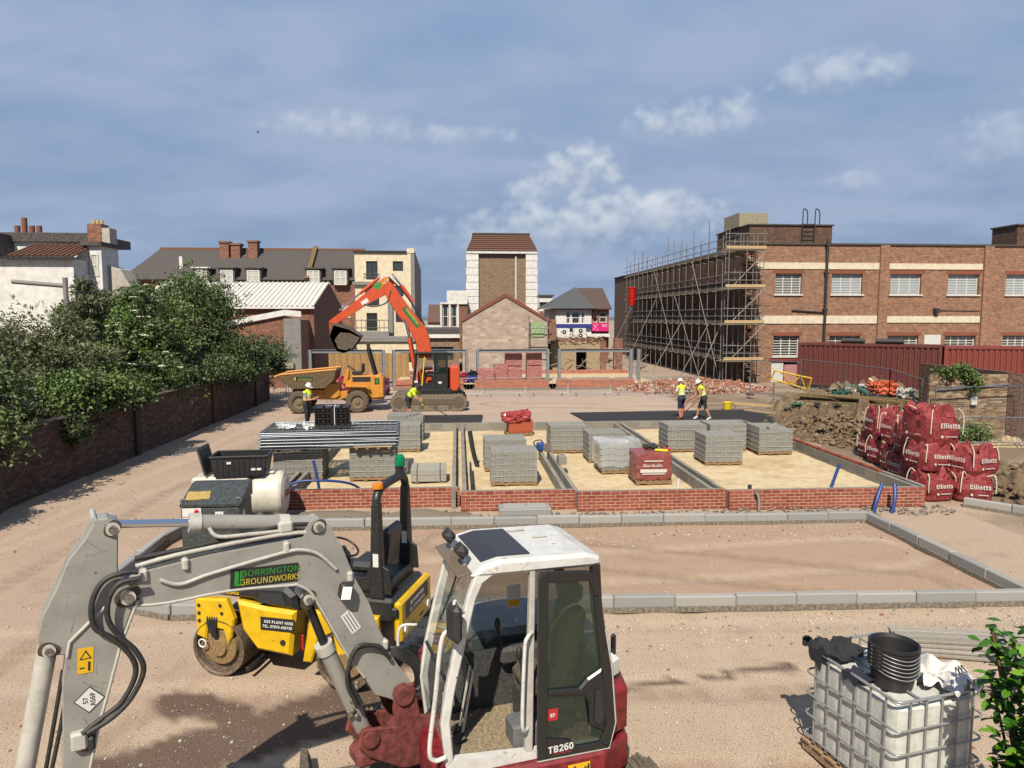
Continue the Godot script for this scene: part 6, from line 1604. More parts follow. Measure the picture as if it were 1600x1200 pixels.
func shell(t: Node3D, x0: float, x1: float, h: float, z: float, zb: float, m: Material, ops: Array, fm: Material, gm: Material) -> void:   # hollow building: a real room behind each opening
	var b := MB.new(); wall_open(b, x0, x1, -0.2, h, z, 0.3, ops)
	obj("front_wall", b, m, t)
	for x in [x0, x1 - 0.25]: slab("end_wall", Vector3(x, -0.2, zb), Vector3(x + 0.25, h, z - 0.301), m, t)
	slab("back_wall", Vector3(x0 + 0.26, -0.2, zb), Vector3(x1 - 0.26, h, zb + 0.25), m, t)
	slab("ceiling", Vector3(x0 + 0.26, h - 0.25, zb + 0.26), Vector3(x1 - 0.26, h - 0.01, z - 0.301), m, t)
	for q in ops: window(t, q[0], q[1], q[2], q[3], z - 0.12, fm, gm, 1, 2, 0.09)
func slab(called: String, a: Vector3, c: Vector3, m: Material, parent: Node3D) -> MeshInstance3D:
	var b := MB.new(); b.span(a, c)
	return obj(called, b, m, parent)
func roof_plane(called: String, p: Array, th: float, m: Material, parent: Node3D) -> MeshInstance3D:   # four corners, a thick sheet
	var b := MB.new()
	var nn: Vector3 = (p[1] - p[0]).cross(p[2] - p[0]).normalized()
	if nn.y < 0: nn = -nn
	var q := []
	for v in p: q.append(v - nn * th)
	b.quad(p[0], p[1], p[2], p[3], nn); b.quad(q[0], q[1], q[2], q[3], -nn)
	for k in 4: b.quad(p[k], p[(k + 1) % 4], q[(k + 1) % 4], q[k])
	return obj(called, b, m, parent)
var pole_mesh: ArrayMesh
func pole(called: String, a: Vector3, c: Vector3, r: float, m: Material, parent: Node3D) -> MeshInstance3D:
	if pole_mesh == null:
		var b := MB.new(); b.tube(Vector3.ZERO, Vector3(0, 0, 1), 1.0, -1, 8)
		pole_mesh = b.mesh()
	var d := (c - a).normalized()
	var up := Vector3.UP if absf(d.y) < 0.95 else Vector3.RIGHT
	var x := up.cross(d).normalized()
	return inst(called, pole_mesh, m, parent, Transform3D(Basis(x * r, d.cross(x) * r, c - a), a))
func build_right_building() -> void:
	var bm := tile_mat("mixed red brick", brick_image([ph(158, 104, 78), ph(138, 90, 68), ph(170, 116, 88), ph(122, 82, 66), ph(152, 108, 84)], ph(178, 158, 134), 5), 3.6, 0.9, "dust")
	var dk := tile_mat("dull brown brick", brick_image([ph(112, 76, 60), ph(98, 69, 56), ph(122, 85, 67), ph(86, 62, 52)], ph(112, 97, 84), 6), 3.6)  # brown brick, darkened further for the shade on the side wall
	var cream := mat("cream band", ph(238, 226, 200), 0.8, 0.0, "soft", 0.4, "dust", 0.3)
	var white := mat("white window paint", ph(228, 228, 222), 0.6, 0.0, "soft", 1.0)
	var dark := glass("window glass", Color(0.3, 0.33, 0.34), 0.22)
	var blind := mat("whitened glass", ph(176, 188, 196, 1.7), 0.25, 0.0, "soft", 0.8)
	var greyg := mat("grey glass", ph(120, 124, 122), 0.2, 0.0, "soft", 0.8)
	var coping := mat("dark coping", ph(92, 86, 80), 0.9, 0.0, "mottle", 0.6)
	var t := thing("brick_factory", "long red brick two-storey factory with cream bands, right side", "building", Vector3.ZERO)
	var up := [[21.69, 23.55], [25.68, 27.9], [29.9, 32.16], [34.09, 36.39], [38.38, 40.6], [42.6, 44.8]]
	var rects := []
	for u in up: rects.append([u[0], u[1], 6.05, 7.45]); rects.append([u[0], u[1], 1.8, 3.19])
	rects.append([21.6, 23.5, 0.0, 1.45])
	var b := MB.new()
	wall_open(b, 20.2, 46.0, -0.2, 9.4, -48.0, 0.33, rects)
	obj("front_wall", b, bm, t)
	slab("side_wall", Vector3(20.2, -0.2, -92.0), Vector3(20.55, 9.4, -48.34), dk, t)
	slab("inner_wall", Vector3(20.6, -0.2, -55.2), Vector3(46.0, 9.05, -55.0), mats["grey block 1"], t)
	slab("floor_slab", Vector3(20.56, 4.1, -54.9), Vector3(46.0, 4.4, -48.34), mats["grey block 1"], t)
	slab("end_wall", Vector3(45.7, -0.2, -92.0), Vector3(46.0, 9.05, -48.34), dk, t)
	slab("flat_roof", Vector3(20.5, 9.1, -92.0), Vector3(46.0, 9.3, -48.4), coping, t)
	slab("coping", Vector3(20.1, 9.403, -48.5), Vector3(46.0, 9.52, -47.9), coping, t)
	slab("coping", Vector3(20.05, 9.403, -92.0), Vector3(20.65, 9.5, -48.52), coping, t)
	for q in [[20.25, 29.02, 7.76, 8.2], [29.75, 36.55, 7.78, 8.18], [20.3, 29.02, 4.04, 4.58], [29.75, 36.55, 4.1, 4.55]]: slab("cream_band", Vector3(q[0], q[2], -48.02), Vector3(q[1], q[3], -47.94), cream, t)
	for x in [29.05, 36.62, 44.2]: slab("pilaster", Vector3(x, -0.2, -48.0), Vector3(x + 0.66, 9.4, -47.86), bm, t)
	for k in up.size():
		var u: Array = up[k]
		window(t, u[0], u[1], 6.05, 7.45, -48.2, white, greyg if k == 0 else blind, 3, 8, 0.06, white)
		window(t, u[0], u[1], 1.8, 3.19, -48.2, white, dark, 3 if k == 0 else 4, 8, 0.06, white)
		for y in [7.46, 3.2]: slab("lintel", Vector3(u[0] - 0.15, y, -48.02), Vector3(u[1] + 0.15, y + 0.24, -47.985), mat("soldier brick", ph(160, 92, 66), 0.9, 0.0, "grain", 1.0), t)
	var dr := slab("doorway_board", Vector3(21.6, 0, -48.2), Vector3(22.5, 1.45, -48.1), mat("white board", ph(226, 226, 224), 0.8, 0.0, "soft", 1.0), t)
	slab("doorway_board", Vector3(22.6, 0, -48.25), Vector3(23.5, 1.2, -48.15), mat("pink board", ph(196, 140, 140), 0.8, 0.0, "soft", 1.0), t)
	slab("door_lintel", Vector3(21.4, 1.46, -48.02), Vector3(23.7, 1.66, -47.96), mat("red lintel", ph(140, 56, 52), 0.8, 0.0, "soft", 1.0), t)
	pole("drainpipe", Vector3(25.22, 0.5, -47.86), Vector3(25.22, 9.75, -47.86), 0.1, plain("pipe black", Color(0.02, 0.02, 0.02), 0.5), t)
	for y in [4.9, 7.4, 9.3]: slab("pipe_collar", Vector3(25.08, y, -48.0), Vector3(25.36, y + 0.15, -47.74), mats["pipe black"], t)
	pole("side_pipe", Vector3(22.9, 4.95, -47.93), Vector3(25.2, 4.8, -47.93), 0.05, mats["pipe black"], t)
	slab("wall_lamp", Vector3(33.1, 4.75, -48.0), Vector3(33.4, 5.1, -47.7), mats["pipe black"], t)
	pole("cable", Vector3(33.4, 4.95, -47.96), Vector3(36.5, 4.92, -47.96), 0.02, mats["pipe black"], t)
	slab("notice_board", Vector3(32.55, 2.3, -48.0), Vector3(33.75, 3.25, -47.94), mats["white board"], t)
	# rooftop blocks
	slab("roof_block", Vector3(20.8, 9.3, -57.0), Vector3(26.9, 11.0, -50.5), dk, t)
	slab("roof_block_coping", Vector3(20.7, 11.001, -57.1), Vector3(27.0, 11.1, -50.4), coping, t)
	slab("tank_house", Vector3(20.6, 11.101, -55.0), Vector3(22.8, 12.1, -52.0), mat("grey concrete", ph(166, 158, 136), 0.9, 0.0, "soft", 0.5), t)
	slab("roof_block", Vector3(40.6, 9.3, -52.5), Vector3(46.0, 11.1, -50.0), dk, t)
	slab("roof_block_coping", Vector3(40.5, 11.101, -52.6), Vector3(46.0, 11.22, -49.9), coping, t)
	for x in [24.6, 25.5]:
		hose("roof_ladder_hoop", [Vector3(x, 9.4, -50.3), Vector3(x, 11.9, -50.3), Vector3(x + 0.2, 12.15, -50.4), Vector3(x + 0.42, 11.9, -50.5), Vector3(x + 0.42, 11.0, -50.5)], 0.04, mats["pipe black"], t)
	for k in 6: pole("ladder_rung", Vector3(24.6, 9.6 + k * 0.3, -50.3), Vector3(25.5, 9.6 + k * 0.3, -50.3), 0.025, mats["pipe black"], t)
	# torn brick edge where the neighbour was pulled down
	b = MB.new()
	for k in 420:
		var y := rng.randf_range(0.0, 9.0)
		var l := rng.randf_range(0.7, 1.3)
		b.col = Color(0.26 * l, 0.12 * l, 0.075 * l) if rng.randf() < 0.7 else Color(0.4 * l, 0.33 * l, 0.26 * l)
		var w := rng.randf_range(0.1, 0.5) * (0.5 + absf(sin(y * 1.7)))
		b.box(Vector3(20.2 - w * 0.35, y, -48.2 - rng.randf() * 1.0), Vector3(w, 0.075, 0.22), Basis(Vector3.UP, rng.randf_range(-0.4, 0.4)))
	var o := obj("torn_brick_edge", b, mat("broken brick", Color.WHITE, 0.95, 0.0, "grain", 2.0), t)
	o.set_meta("kind", "stuff")
func build_scaffold() -> void:
	var t := thing("scaffold", "tall tube and board scaffold along the torn side of the factory", "scaffold", Vector3.ZERO)
	var gal := mat("scaffold tube", ph(158, 154, 146), 0.5, 0.4, "soft", 1.0)
	var wood := mat("scaffold board", ph(196, 172, 132), 0.9, 0.0, "mottle", 0.8)
	var oldw := mat("old scaffold board", ph(132, 120, 102), 0.9, 0.0, "mottle", 0.8)
	var lifts := [1.55, 4.0, 6.35, 8.85]
	var zs := []
	for k in 19: zs.append(-47.2 - k * 1.72)
	for k in zs.size():
		for x in [18.5, 19.75]:
			pole("standard", Vector3(x, -0.05, zs[k]), Vector3(x, (10.0 if x > 19.0 else 10.2) + rng.randf_range(-0.3, 1.5), zs[k]), 0.03, gal, t)
		for y in lifts: pole("transom", Vector3(18.2, y - 0.06, zs[k] + 0.1), Vector3(20.1, y - 0.06, zs[k] + 0.1), 0.026, gal, t)
	for y in lifts:
		for q in [[18.5, 0.0], [19.75, 0.0], [18.46, 0.55], [18.46, 1.05]]:
			for s in 3: pole("ledger", Vector3(q[0], y + q[1], -46.6 - s * 10.8), Vector3(q[0], y + q[1], -57.9 - s * 10.6), 0.026, gal, t)
		for k in 5:
			for s in 8:
				var z0 := -46.9 - s * 4.0
				block("scaffold_board", Vector3(18.66 + k * 0.235, y + 0.02, z0 - 1.95), Vector3(0.225, 0.038, 3.9), oldw if rng.randf() < 0.6 else wood, t, Transform3D.IDENTITY, 0.004)
		for s in 8: block("toe_board", Vector3(18.52, y + 0.14, -46.9 - s * 4.0 - 1.95), Vector3(0.038, 0.2, 3.9), oldw, t, Transform3D.IDENTITY, 0.004)
	# return round the front corner
	for x in [17.7, 18.9, 20.05]:
		for z in [-46.2, -47.3]: pole("standard", Vector3(x, -0.05, z), Vector3(x, 9.9 + rng.randf_range(-0.2, 0.5), z), 0.03, gal, t)
	for y in lifts:
		for q in [[-46.2, 0.0], [-47.3, 0.0], [-46.15, 0.55], [-46.15, 1.05]]: pole("ledger", Vector3(17.4, y + q[1], q[0]), Vector3(20.25, y + q[1], q[0]), 0.026, gal, t)
		for k in 4: block("scaffold_board", Vector3(18.85, y + 0.062, -46.3 - k * 0.235), Vector3(2.7, 0.038, 0.225), wood, t, Transform3D.IDENTITY, 0.004)
		block("toe_board", Vector3(18.85, y + 0.18, -46.17), Vector3(2.7, 0.2, 0.038), mat("new timber", ph(226, 196, 148), 0.85, 0.0, "mottle", 2.0), t, Transform3D.IDENTITY, 0.004)
	for q in [[18.45, 0.0, -49.4, 18.45, 8.8, -56.0], [18.45, 0.0, -53.8, 18.45, 6.3, -60.4], [18.45, 1.5, -60.4, 18.45, 8.8, -67.0], [18.45, 0.0, -71.4, 18.45, 6.3, -64.8], [16.4, 0.0, -52.0, 18.5, 4.0, -52.0], [16.0, 0.0, -58.0, 18.5, 4.2, -58.2], [15.6, 0.0, -66.0, 18.5, 6.3, -66.0], [15.4, 0.0, -74.0, 18.5, 6.3, -74.0], [16.6, 0.0, -49.0, 18.5, 4.0, -49.4], [17.9, 1.6, -46.2, 20.2, 4.0, -46.2], [17.9, 6.4, -46.2, 20.2, 8.8, -46.2], [17.9, 4.1, -46.2, 20.2, 6.4, -46.15]]:
		pole("brace", Vector3(q[0], q[1], q[2]), Vector3(q[3], q[4], q[5]), 0.03, gal, t)
	# rubbish chute
	var c := thing("red_chute", "red plastic rubbish chute hanging from the scaffold's far end", "chute", Vector3(18.1, 0, -74.0))
	for k in 2:
		var b := MB.new(); b.lathe([Vector2(0.3, 5.7 + k * 0.9), Vector2(0.46, 6.55 + k * 0.9), Vector2(0.5, 6.56 + k * 0.9), Vector2(0.5, 6.66 + k * 0.9), Vector2(0.44, 6.66 + k * 0.9), Vector2(0.28, 5.72 + k * 0.9)], 18)
		obj("chute_section", b, plain("chute red", ph(214, 34, 34), 0.4), c)
	pole("chain", Vector3(0.3, 6.6, 0), Vector3(0.4, 8.8, 0), 0.03, mats["pipe black"], c)
func corrugated(x0: float, y0: float, x1: float, z0: float, y1: float, z1: float, pitch: float, amp: float, m: Material, parent: Node3D, called: String) -> void:   # ribs run from (y0, z0) to (y1, z1)
	var b := MB.new()
	var n := int((x1 - x0) / pitch)
	var s := Vector3(0, y1 - y0, z1 - z0)
	var nn := s.cross(Vector3.RIGHT).normalized()
	if nn.y < 0: nn = -nn
	for k in n:
		var xa := x0 + k * pitch
		var p := [Vector3(xa, y0, z0), Vector3(xa + pitch * 0.5, y0, z0), Vector3(xa + pitch * 0.62, y0, z0) + nn * amp, Vector3(xa + pitch * 0.88, y0, z0) + nn * amp, Vector3(xa + pitch, y0, z0)]
		for i in 4:
			var e: Vector3 = p[i + 1] - p[i]
			var fn := s.cross(e).normalized()
			if fn.y < 0: fn = -fn
			b.quad(p[i], p[i + 1], p[i + 1] + s, p[i] + s, fn)
	obj(called, b, m, parent)
func build_far_buildings() -> void:
	var red := tile_mat("red stock brick", brick_image([ph(148, 92, 72), ph(134, 82, 64), ph(160, 102, 80), ph(122, 76, 62)], ph(156, 134, 114), 8), 3.6)
	var brown := tile_mat("tower brick", brick_image([ph(146, 122, 98), ph(132, 110, 90), ph(156, 130, 106)], ph(150, 132, 112), 9), 3.6)
	var blocks := tile_mat("pink grey blockwork", brick_image([ph(188, 169, 153), ph(182, 163, 148), ph(194, 176, 160), ph(180, 162, 149)], ph(188, 172, 157), 10, 16, 8, false), 3.6)
	var slate := mat("slate", ph(92, 86, 84, 1.6), 0.8, 0.0, "mottle", 0.5)
	var white := mat("white render", ph(240, 240, 238), 0.8, 0.0, "soft", 0.3, "dust", 0.2)
	var cream := mat("cream render", ph(240, 226, 196), 0.85, 0.0, "soft", 0.3)
	var dgrey := mat("grey cladding and wall shade", ph(112, 110, 108, 1.0), 0.7, 0.0, "soft", 0.4)
	var wp := mats["white window paint"] as StandardMaterial3D
	var clear := mats["window glass"] as StandardMaterial3D
	var black := plain("frame black", Color(0.018, 0.018, 0.02), 0.4)
	var skyg := mat("window blind", ph(206, 206, 200), 0.9, 0.0, "soft", 0.5)
	# corrugated-roof workshop
	var t := thing("workshop", "brick workshop with white corrugated roof, behind the shrubs", "building", Vector3.ZERO)
	slab("front_wall", Vector3(-21.7, -0.2, -50.4), Vector3(-9.8, 5.2, -50.05), red, t)
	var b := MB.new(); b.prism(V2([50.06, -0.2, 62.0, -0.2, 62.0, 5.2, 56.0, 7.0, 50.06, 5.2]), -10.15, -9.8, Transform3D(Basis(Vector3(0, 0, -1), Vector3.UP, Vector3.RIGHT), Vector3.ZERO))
	obj("gable_wall", b, tile_mat("dark gable brick", brick_image([ph(120, 80, 66), ph(108, 72, 60), ph(130, 90, 74)], ph(116, 98, 86), 12), 3.6), t)  # darker copy of the wall brick: the shade on this gable is painted in
	corrugated(-22.0, 5.2, -9.7, -49.8, 7.1, -56.0, 0.34, 0.07, mat("white roof sheet", ph(232, 230, 222), 0.6, 0.0, "soft", 0.3, "dust", 0.2), t, "roof")
	roof_plane("rear_roof", [Vector3(-22, 7.09, -56.0), Vector3(-9.7, 7.09, -56.0), Vector3(-9.7, 5.2, -62.2), Vector3(-22, 5.2, -62.2)], 0.1, mats["white roof sheet"], t)
	slab("gutter", Vector3(-22.0, 5.05, -49.85), Vector3(-9.7, 5.2, -49.7), white, t)
	t = thing("lean_to", "low brick lean-to with sloping white fascia before the workshop", "building", Vector3.ZERO)
	b = MB.new(); b.prism(V2([-16.5, -0.2, -10.1, -0.2, -10.1, 4.3, -11.0, 4.55, -16.5, 3.5]), -50.0, -46.6)
	obj("wall", b, red, t)
	b = MB.new(); b.prism(V2([-16.6, 3.5, -10.9, 4.6, -10.9, 4.95, -16.6, 3.85]), -46.6, -46.4); b.prism(V2([-10.9, 4.6, -9.9, 4.5, -9.9, 4.85, -10.9, 4.95]), -46.6, -46.41)
	obj("fascia", b, white, t)
	slab("side_cladding", Vector3(-11.0, -0.2, -46.59), Vector3(-9.95, 4.4, -46.45), dgrey, t)
	slab("ledge", Vector3(-16.5, 1.25, -46.6), Vector3(-10.4, 1.6, -46.2), mats["grey concrete"], t)
	# long slate-roofed terrace
	t = thing("slate_terrace", "long brick terrace with dark slate roof and white dormers", "building", Vector3.ZERO)
	slab("wall", Vector3(-31.5, -0.2, -84.0), Vector3(-9.7, 8.2, -72.2), red, t)
	roof_plane("roof", [Vector3(-32.2, 8.1, -71.8), Vector3(-9.6, 8.1, -71.8), Vector3(-9.6, 11.4, -76.5), Vector3(-30.2, 11.4, -76.5)], 0.15, slate, t)
	roof_plane("hip", [Vector3(-32.2, 8.1, -71.8), Vector3(-30.2, 11.4, -76.5), Vector3(-30.2, 11.4, -76.6), Vector3(-32.2, 8.1, -81.0)], 0.15, slate, t)
	slab("ridge_tiles", Vector3(-30.2, 11.35, -76.7), Vector3(-9.6, 11.55, -76.4), mat("ridge tile", ph(150, 100, 72), 0.9, 0.0, "mottle", 1.0), t)
	b = MB.new(); b.box(Vector3(-14.6, 9.9, -74.0), Vector3(0.4, 0.35, 6.2), Basis(Vector3.RIGHT, 0.61))
	obj("parapet", b, mat("lichen stone", ph(140, 112, 70), 0.9, 0.0, "mottle", 0.8), t)
	for x in [-22.2, -19.7, -14.0, -11.4, -24.6]:
		b = MB.new(); b.span(Vector3(x - 0.75, 7.7, -73.6), Vector3(x + 0.75, 9.15, -71.7))
		var dm := obj("dormer", b, slate, t)
		window(dm, x - 0.6, x + 0.6, 7.6 if x > -15 else 7.9, 9.0, -71.62, wp, skyg, 2, 2, 0.12)
		slab("dormer_roof", Vector3(x - 0.9, 9.151, -73.6), Vector3(x + 0.9, 9.27, -71.5), white if x < -24 else slate, dm)
	for q in [[-23.4, 11.9], [-22.3, 11.7], [-20.6, 12.0]]:
		slab("chimney", Vector3(q[0] - 0.45, 9.4, -76.0), Vector3(q[0] + 0.45, q[1], -75.0), red, t)
		slab("chimney_cap", Vector3(q[0] - 0.55, q[1] + 0.001, -76.1), Vector3(q[0] + 0.55, q[1] + 0.18, -74.9), red, t)
	slab("skylight_vent", Vector3(-27.2, 9.2, -73.5), Vector3(-26.9, 10.4, -73.3), white, t)
	window(t, -11.9, -10.6, 4.4, 5.6, -72.15, wp, skyg, 3, 1, 0.1)
	pole("drainpipe", Vector3(-12.6, 1.0, -72.1), Vector3(-12.6, 8.0, -72.1), 0.09, black, t)
	# cream flats
	t = thing("cream_flats", "cream rendered block of flats with balconies, behind the orange boom", "building", Vector3.ZERO)
	var ops := [[-8.45, -7.4, 7.95, 9.65], [-6.0, -5.05, 8.75, 9.65], [-8.6, -7.3, 5.55, 7.3], [-5.9, -5.05, 6.4, 7.4], [-8.5, -7.5, 3.2, 4.86], [-5.8, -4.75, 4.0, 5.2]]
	b = MB.new(); wall_open(b, -9.5, -4.35, -0.2, 10.4, -68.0, 0.35, ops)
	obj("front_wall", b, cream, t)
	slab("inner_wall", Vector3(-9.4, -0.2, -72.3), Vector3(-4.6, 10.2, -72.2), white, t)
	slab("end_wall", Vector3(-9.5, -0.2, -80.0), Vector3(-9.2, 10.4, -68.36), cream, t)
	for y in [2.6, 5.3, 7.6]: slab("floor_slab", Vector3(-9.19, y, -72.1), Vector3(-4.6, y + 0.2, -68.36), white, t)

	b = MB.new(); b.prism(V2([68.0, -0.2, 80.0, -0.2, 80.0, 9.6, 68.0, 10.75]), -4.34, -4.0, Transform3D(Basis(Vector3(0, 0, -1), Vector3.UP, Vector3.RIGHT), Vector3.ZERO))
	obj("side_wall", b, dgrey, t)  # shaded side of the cream block, its shade painted as an even grey
	slab("corner_pier", Vector3(-4.7, 10.4, -68.4), Vector3(-4.0, 10.85, -67.95), cream, t)
	slab("roof", Vector3(-9.6, 10.401, -80.0), Vector3(-4.71, 10.6, -67.85), black, t)
	for q in ops: window(t, q[0], q[1], q[2], q[3], -68.1, black, clear, 2 if q[1] - q[0] > 0.99 and q[3] - q[2] > 1.5 else 1, 1, 0.12)
	slab("string_course", Vector3(-9.7, 7.45, -68.0), Vector3(-7.0, 7.75, -67.7), dgrey, t)
	slab("balcony_slab", Vector3(-9.6, 2.75, -68.0), Vector3(-6.3, 3.15, -66.4), dgrey, t)
	for y in [3.5, 4.2]: pole("balcony_rail", Vector3(-9.6, y, -66.45), Vector3(-6.3, y, -66.45), 0.035, black, t)
	for k in 9: pole("baluster", Vector3(-9.6 + k * 0.41, 3.15, -66.45), Vector3(-9.6 + k * 0.41, 4.2, -66.45), 0.02, black, t)
	for y in [8.5, 8.2]: pole("window_rail", Vector3(-8.7, y, -67.9), Vector3(-7.2, y, -67.9), 0.03, black, t)
	slab("return_strip", Vector3(-6.5, 3.0, -68.0), Vector3(-6.05, 6.0, -67.7), dgrey, t)
	t = thing("cream_annex", "low cream annex with flat roof below the flats", "building", Vector3.ZERO)
	shell(t, -9.0, -3.6, 2.4, -62.0, -66.3, cream, [[-8.6, -7.4, 0.6, 1.6], [-4.9, -3.9, 0.6, 1.6]], black, clear)
	slab("flat_roof", Vector3(-9.2, 2.401, -66.3), Vector3(-3.3, 2.75, -61.8), dgrey, t)
	t = thing("flat_roof_store", "low brick store with white roof edge left of the gable", "building", Vector3.ZERO)
	shell(t, -3.5, 0.1, 2.7, -60.5, -70.0, brown, [[-2.6, -0.4, 0.9, 2.0]], black, clear)
	slab("flat_roof", Vector3(-3.7, 2.701, -70.0), Vector3(0.15, 3.5, -60.3), slate, t)
	slab("roof_edge", Vector3(-3.7, 2.75, -60.29), Vector3(0.15, 3.05, -60.2), white, t)
	# blockwork gable
	t = thing("gable_building", "blockwork gable end with red brick verge in the centre", "building", Vector3.ZERO)
	b = MB.new(); b.prism(V2([0.35, -0.2, 7.3, -0.2, 7.3, 4.3, 3.84, 6.25, 0.35, 4.3]), -70.0, -58.0)
	obj("gable_wall", b, blocks, t)
	b = MB.new()
	b.prism(V2([0.1, 4.15, 0.4, 4.15, 3.84, 6.12, 7.25, 4.15, 7.6, 4.15, 3.84, 6.42]), -70.0, -57.9)
	obj("verge", b, mat("verge brick", ph(150, 90, 74), 0.9, 0.0, "grain", 1.0), t)
	slab("corner_pier", Vector3(7.31, 2.6, -59.0), Vector3(7.95, 4.3, -57.95), red, t)
	slab("green_sheet", Vector3(5.95, 2.9, -57.97), Vector3(7.0, 4.1, -57.93), mat("green mesh sheet", ph(176, 206, 150), 0.7, 0.0, "mottle", 0.6), t)
	for x in [5.7, 7.2]: pole("prop", Vector3(x, -0.1, -57.5), Vector3(x, 4.6, -57.5), 0.05, mats["scaffold tube"], t)
	for y in [1.6, 2.6, 3.6]: pole("prop_rail", Vector3(5.5, y, -57.5), Vector3(7.5, y, -57.5), 0.04, mats["scaffold tube"], t)
	# brick and white tower
	t = thing("white_tower", "tall brick tower with white stepped corners and tiled cap", "building", Vector3.ZERO)
	slab("brick_panel", Vector3(2.6, -0.2, -98.0), Vector3(8.45, 12.3, -90.0), brown, t)
	for k in 14:
		var y := k * 0.88
		var w := 0.06 * (k % 2)
		slab("corner_stone", Vector3(1.15 - w - (14 - k) * 0.012, y, -98.0), Vector3(2.59, y + 0.83, -89.6), white, t)
		slab("corner_stone", Vector3(8.46, y, -98.0), Vector3(9.85 + w + (14 - k) * 0.012, y + 0.83, -89.6), white, t)
	slab("white_cornice", Vector3(1.1, 12.301, -98.0), Vector3(9.9, 12.65, -89.5), white, t)
	b = MB.new()
	var lo := [Vector3(1.1, 12.66, -89.4), Vector3(9.9, 12.66, -89.4), Vector3(9.9, 12.66, -98), Vector3(1.1, 12.66, -98)]
	var hi := [Vector3(2.0, 14.75, -91.0), Vector3(9.0, 14.75, -91.0), Vector3(9.0, 14.75, -97), Vector3(2.0, 14.75, -97)]
	for k in 4: b.quad(lo[k], lo[(k + 1) % 4], hi[(k + 1) % 4], hi[k])
	b.quad(hi[0], hi[1], hi[2], hi[3], Vector3.UP)
	obj("tiled_cap", b, mat("brown tiles", ph(126, 88, 72), 0.85, 0.0, "mottle", 0.7), t)
	for k in 7:
		var f := (k + 1) / 8.0
		slab("tile_course", Vector3(1.1 + 0.9 * f, 12.66 + 2.09 * f, -89.45 - 1.6 * f), Vector3(9.9 - 0.9 * f, 12.7 + 2.09 * f, -89.3 - 1.6 * f), mats["brown tiles"], t)
	slab("cap_edge", Vector3(1.9, 14.751, -97), Vector3(9.1, 14.95, -90.9), mats["dark coping"], t)
	pole("white_pipe", Vector3(7.25, 5.0, -89.9), Vector3(7.25, 12.0, -89.9), 0.1, white, t)
	t = thing("white_block", "white and brick flat-topped building left of the tower", "building", Vector3.ZERO)
	shell(t, -1.9, 1.05, 6.1, -80.0, -90.0, red, [[-1.68, -1.06, 3.4, 5.7], [-0.72, -0.1, 3.4, 5.7]], wp, clear)
	slab("white_top", Vector3(-1.2, 6.101, -90.0), Vector3(1.08, 7.4, -79.9), white, t)
	for x in [-1.95, -1.0, -0.1]: slab("white_column", Vector3(x, 1.0, -79.98), Vector3(x + 0.22, 6.1, -79.85), white, t)
	slab("white_sill", Vector3(-1.95, 5.9, -79.99), Vector3(1.05, 6.1, -79.8), white, t)
	t = thing("white_annex", "narrow white annex to the right of the tower", "building", Vector3.ZERO)
	shell(t, 9.95, 11.6, 7.0, -88.0, -92.0, white, [[10.0, 11.0, 5.5, 6.3]], black, clear)
	slab("brick_infill", Vector3(10.0, 3.6, -87.99), Vector3(10.9, 5.2, -87.9), red, t)
	slab("roof_edge", Vector3(9.9, 7.001, -92.0), Vector3(11.8, 7.2, -87.8), slate, t)
	# house with shop sign
	t = thing("shop_house", "white house with grey hipped roof and pink sign", "building", Vector3.ZERO)
	shell(t, 9.55, 13.1, 5.35, -70.0, -80.0, white, [[10.6, 11.0, 3.85, 5.0], [11.15, 11.95, 3.85, 5.0], [12.1, 12.4, 3.85, 5.0]], wp, clear)
	shell(t, 13.11, 14.9, 5.35, -70.3, -80.0, red, [[13.3, 13.75, 3.95, 5.0], [13.95, 14.7, 3.95, 5.0], [13.2, 14.2, 0.0, 2.5]], wp, clear)
	b = MB.new()
	var rp := [Vector3(8.6, 5.3, -69.4), Vector3(13.4, 5.3, -69.4), Vector3(12.2, 7.6, -74.5)]
	b.tri(rp[0], rp[1], rp[2], Vector3(0, 0.9, 0.4), Vector3(0, 0.9, 0.4), Vector3(0, 0.9, 0.4))
	b.tri(rp[0], rp[2], Vector3(8.6, 5.3, -80.0), Vector3(-0.5, 0.85, 0), Vector3(-0.5, 0.85, 0), Vector3(-0.5, 0.85, 0))
	b.tri(rp[1], rp[2], Vector3(13.4, 5.3, -80.0), Vector3(0.5, 0.85, 0), Vector3(0.5, 0.85, 0), Vector3(0.5, 0.85, 0))
	obj("hipped_roof", b, mat("grey slate", ph(96, 98, 100, 1.6), 0.7, 0.0, "mottle", 0.4), t)
	roof_plane("tile_roof", [Vector3(12.9, 5.3, -69.8), Vector3(15.1, 5.3, -69.8), Vector3(15.1, 7.5, -74.6), Vector3(12.3, 7.5, -74.6)], 0.12, mat("dark tile", ph(104, 84, 74), 0.85, 0.0, "mottle", 0.6), t)
	slab("eaves", Vector3(9.2, 5.2, -69.7), Vector3(13.5, 5.36, -69.5), black, t)
	slab("blue_fascia", Vector3(9.5, 3.35, -69.99), Vector3(13.1, 3.8, -69.7), plain("fascia blue", ph(40, 56, 130), 0.5), t)
	var sg := slab("pink_sign", Vector3(13.12, 3.1, -70.29), Vector3(14.75, 3.9, -69.7), plain("sign pink", ph(226, 30, 130), 0.5), t)
	b = MB.new()
	for q in [[13.35, 3.7, 0.06], [13.45, 3.5, 0.08], [13.3, 3.3, 0.06], [13.6, 3.75, 0.05], [13.65, 3.25, 0.05]]: b.tube(Vector3(q[0], q[1], -69.7), Vector3(q[0], q[1], -69.68), q[2], -1, 10)
	obj("sign_dots", b, mats["label white"], sg)
	text("OCS", 0.2, mats["label white"], sg, Transform3D(Basis.IDENTITY, Vector3(14.35, 3.65, -69.69)), true)
